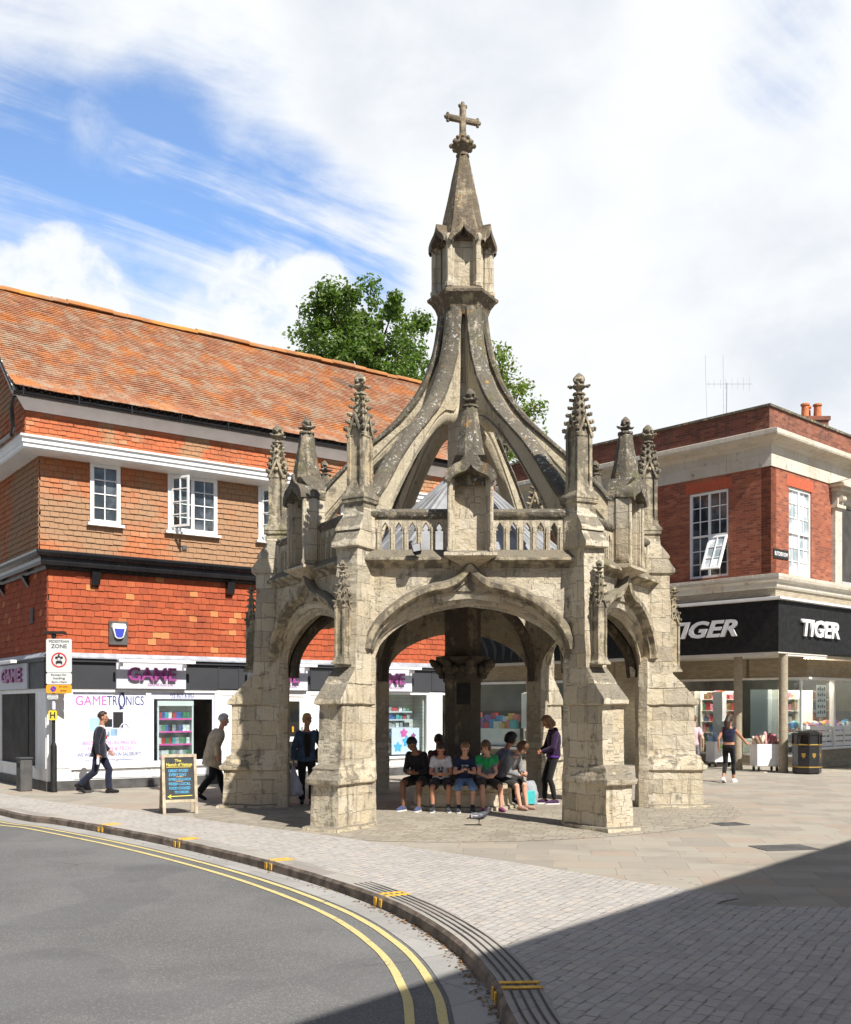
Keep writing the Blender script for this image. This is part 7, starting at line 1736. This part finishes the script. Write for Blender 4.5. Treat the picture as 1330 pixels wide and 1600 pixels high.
gm = [plain('goods_' + n, c, .5, .15, 25) for n, c in (('rose', (.52, .10, .13)), ('pale_pink', (.62, .34, .34)), ('cream', (.60, .52, .40)), ('dusk', (.30, .09, .10)), ('brown', (.25, .16, .11)))]
def packs(px, y, rz, top, n, label, group, seed, cols=None):
    r = random.Random(seed); g = gp(px, y); M_ = Matrix.Translation(g) @ Matrix.Rotation(rz, 4, 'Z')
    for k in range(n):
        mb = MB(); L = r.uniform(.32, .52); a = r.uniform(-.75, .75); e = r.uniform(-.4, .4); w = r.uniform(.032, .06)
        d = V((math.sin(a), math.sin(e) * .6, math.cos(a))).normalized(); p = V((r.uniform(-.27, .27), r.uniform(-.17, .17), top - .16))
        mb.tube([p, p + d * L * .25, p + d * L * .85, p + d * L], [w * .7, w, w * 1.15, w * .5], 6)
        o = mb.build('wrapped_pack', (cols or gm)[k % len(cols or gm)], None, smooth=60); o.matrix_world = M_; tag(o, label, 'goods', group)
t, top = trolley(1196, 1206, .12, 'white trolley heaped with pink wrapped packs between the two buff columns'); packs(1196, 1206, .12, top + .02, 42, 'pink or red wrapped pack sticking up from the trolley between the columns', 'wrapped packs in the pink trolley', 5)
t, top = trolley(1129, 1199, .3, 'white trolley with a small green sticker left of the first buff column', .85); packs(1129, 1199, .3, top, 10, 'flat pale pack lying in the trolley left of the first column', 'packs in the left trolley', 6, [MT['panel_grey'], gm[2], MT['poster_mid']])
mb = MB(); mb.box(-.30, -.18, -.262, -.2505, .58, .70); mb.build('sticker', plain('green_sticker', (.35, .6, .12), .6, .05), t)
t, top = trolley(1213, 1192, .1, 'white trolley tucked behind the corner column, half hidden', .6); packs(1213, 1192, .1, top + .02, 8, 'cream wrapped pack in the half-hidden trolley behind the corner column', 'packs in the rear trolley', 9, [gm[2], gm[4]])
t, top = trolley(1168, 1192, .2, 'white trolley standing at the back between the columns near the glass', .6)
t, top = trolley(984, 1190, .6, 'white trolley glimpsed through the right-hand arch of the stone cross', .6); packs(984, 1190, .6, top, 5, 'small red pack lying in the trolley seen through the right-hand arch', 'packs seen through the arch', 12, [MT['sign_red'], MT['sign_orange']])
# goods behind the glass of the right-hand shop
def at_R(t, n, z): return TR(t, n, z)
r = random.Random(11); ball_m = [plain('ball_' + n, c, .35, .1, 9) for n, c in (('red', (.55, .04, .05)), ('coral', (.60, .16, .14)), ('blue', (.06, .22, .48)), ('teal', (.05, .36, .38)), ('white', (.65, .65, .62)), ('violet', (.25, .12, .42)), ('yellow', (.6, .42, .05)))]
mb = MB(); mb.frame(O0, UR, UPZ, NR, 0, 8.5, 0, .05, -.75, 0); o = mb.build('window_counter', MT['white'], None); o.location = TR(2.5, -.30, 1.00); tag(o, 'long white counter inside the sunlit right-hand shop window', 'counter')
for k in range(46):
    u = 2.7 + 3.8 * (k % 23) / 23 + r.uniform(-.05, .05); rad = r.uniform(.09, .15)
    mb = MB(); mb.ball((0, 0, 0), rad, 12, 8); b = mb.build('toy_ball', ball_m[k % 7], None, smooth=180); b.location = TR(u, -.48 - .26 * (k // 23) + r.uniform(-.05, .05), 1.05 + rad + .12 * (k // 23)); tag(b, 'coloured ball heaped on the white counter in the right-hand shop window', 'ball', 'balls in the right-hand window')
for k in range(14):
    u = 2.6 + 4.2 * k / 14; mb = MB(); mb.bbox(-.09, .09, -.05, .05, 0, r.uniform(.22, .34), .006); b = mb.build('gift_box', ball_m[(k * 3 + 2) % 7] if k % 3 else MT['poster_mid'], None); b.location = TR(u, -.36, 1.05); b.rotation_euler.z = math.atan2(UR.y, UR.x); tag(b, 'small coloured box standing at the front of the right-hand window counter', 'box', 'boxes on the right-hand counter')
t = thing('hanging_poster', 'tall white poster with rows of small dark glasses hanging in the right-hand window', 'poster', TR(3.25, -.26, 1.55))
mb = MB(); mb.frame(O0, UR, UPZ, NR, 0, .62, 0, .98, -.01, 0); b = mb.build('sheet', MT['white'], t)
mb = MB()
for i in range(5):
    for j in range(4): mb.frame(O0, UR, UPZ, NR, .06 + j * .135, .15 + j * .135, .10 + i * .18, .17 + i * .18 + .03 * ((i + j) % 2), .0, .002)
mb.build('printed_motif', MT['fascia'], b)
# shelving with mixed stock deep inside the shop
r = random.Random(31); stock = [plain('stock_' + n, c, .6, .4, 14) for n, c in (('orange', (.50, .16, .05)), ('red', (.34, .05, .05)), ('brown', (.20, .12, .07)), ('cream', (.42, .36, .27)), ('green', (.08, .20, .14)), ('blue', (.07, .14, .30)), ('pink', (.55, .22, .3)))]
for k, (u, n, lab) in enumerate(((1.9, -5.2, 'tall stocked shelf bay nearest the corner inside the right-hand shop'), (3.5, -4.4, 'stocked shelf bay behind the first column inside the right-hand shop'), (5.1, -4.4, 'stocked shelf bay furthest left inside the right-hand shop'), (-1.6, -3.4, 'stocked shelf bay behind the sunlit window balls'), (-3.4, -3.6, 'stocked shelf bay at the far right inside the shop'), (9.7, -2.2, 'stocked shelf bay seen through the central arch past the column'))):
    UL_, NL_ = (UL, NL) if u > 0 else (UR, NR)
    t = thing('stocked_shelf', lab, 'shelves', TL(u, n, 0) if u > 0 else TR(-u * 1.25 + 1.0, -1.7, 0)); mb = MB()
    mb.frame(O0, UL_, UPZ, NL_, 0, 1.4, 0, 2.4, -.06, -.03)
    for x in (0, 1.36): mb.frame(O0, UL_, UPZ, NL_, x, x + .04, 0, 2.4, -.03, .30)
    for z in range(6): mb.frame(O0, UL_, UPZ, NL_, .04, 1.36, .2 + z * .38, .22 + z * .38, -.03, .28)
    fr = mb.build('frame', MT['white_wood'], t)
    for z in range(6):
        x = .06
        while x < 1.26:
            w = r.uniform(.07, .2); h = r.uniform(.14, .32); mb = MB(); mb.frame(O0, UL_, UPZ, NL_, x, min(x + w, 1.34), .222 + z * .38, .222 + z * .38 + h, .02, r.uniform(.15, .27)); mb.build('stock', stock[r.randrange(7)], fr); x += w + .02
# window display on the long left face
for (u, w, h, z, m, lab) in ((9.15, .75, 1.25, 1.10, 'white', 'tall white display panel in the window seen past the column'), (8.2, 1.0, .95, .45, 'white', 'white plinth box in the window seen past the column'), (10.2, 2.3, .62, .45, 'white', 'low white display counter seen through the central arch'), (3.1, .34, 1.45, .9, 'panel_grey', 'narrow white card tower in the shaded window left of the first column'), (1.5, .6, 1.5, .9, 'panel_grey', 'pale framed panel in the shaded window between the columns'), (2.6, .5, .9, .5, 'panel_grey', 'pale blue display block in the shaded window left of the first column')):
    mb = MB(); mb.frame(O0, UL, UPZ, NL, 0, w, 0, h, -.25, 0); o = mb.build('window_display', MT[m], None); o.location = TL(u, -2.55 if u < 5.5 else -.45, z); tag(o, lab, 'display panel')
for k in range(16):
    w = r.uniform(.16, .34); mb = MB(); mb.frame(O0, UL, UPZ, NL, 0, w, 0, r.uniform(.16, .36), -.14, 0); o = mb.build('gift_box', ball_m[(k * 5 + 3) % 7], None); o.location = TL(10.2 + 2.2 * (k % 8) / 8, -.48 - .12 * (k // 8), 1.07 + .25 * (k // 8)); tag(o, 'bright packaged toy stacked on the counter seen through the central arch', 'box', 'packaged toys seen through the arch')
mb = MB(); mb.lathe([(.03, .30), (.12, .26), (.24, .0), (.22, .0), (.1, .24)], 16); o = mb.build('pendant_lamp', ball_m[1] if False else MT['sign_orange'], None, smooth=40); o.location = TL(5.0, -3.0, 2.35); tag(o, 'bright orange pendant shade inside the shop seen through the right-hand arch', 'lamp')
# bag of teal shopping by the bench
g = gp(828, 1258); t = thing('shopping_bag', 'pale bag with a teal box on the paving by the right end of the bench', 'bag', g, .3)
mb = MB(); R_ = []
for (z, w, d) in ((0, .13, .09), (.03, .15, .11), (.22, .16, .12), (.36, .13, .07), (.46, .09, .03)): R_.append([V((w * math.cos(q) * (1 + .1 * math.sin(4 * q + z * 9)), d * math.sin(q), z)) for q in [2 * math.pi * i / 14 for i in range(14)]])
mb.loft(R_); mb.build('bag', cloth('grey_plastic', (.30, .31, .34), .15, .8), t, rough=(.08, .01, 9), smooth=60)
mb = MB(); mb.bbox(-.12, .05, -.135, -.06, .03, .28, .006); mb.build('teal_box', plain('teal_card', (.05, .42, .44), .5, .1), t)
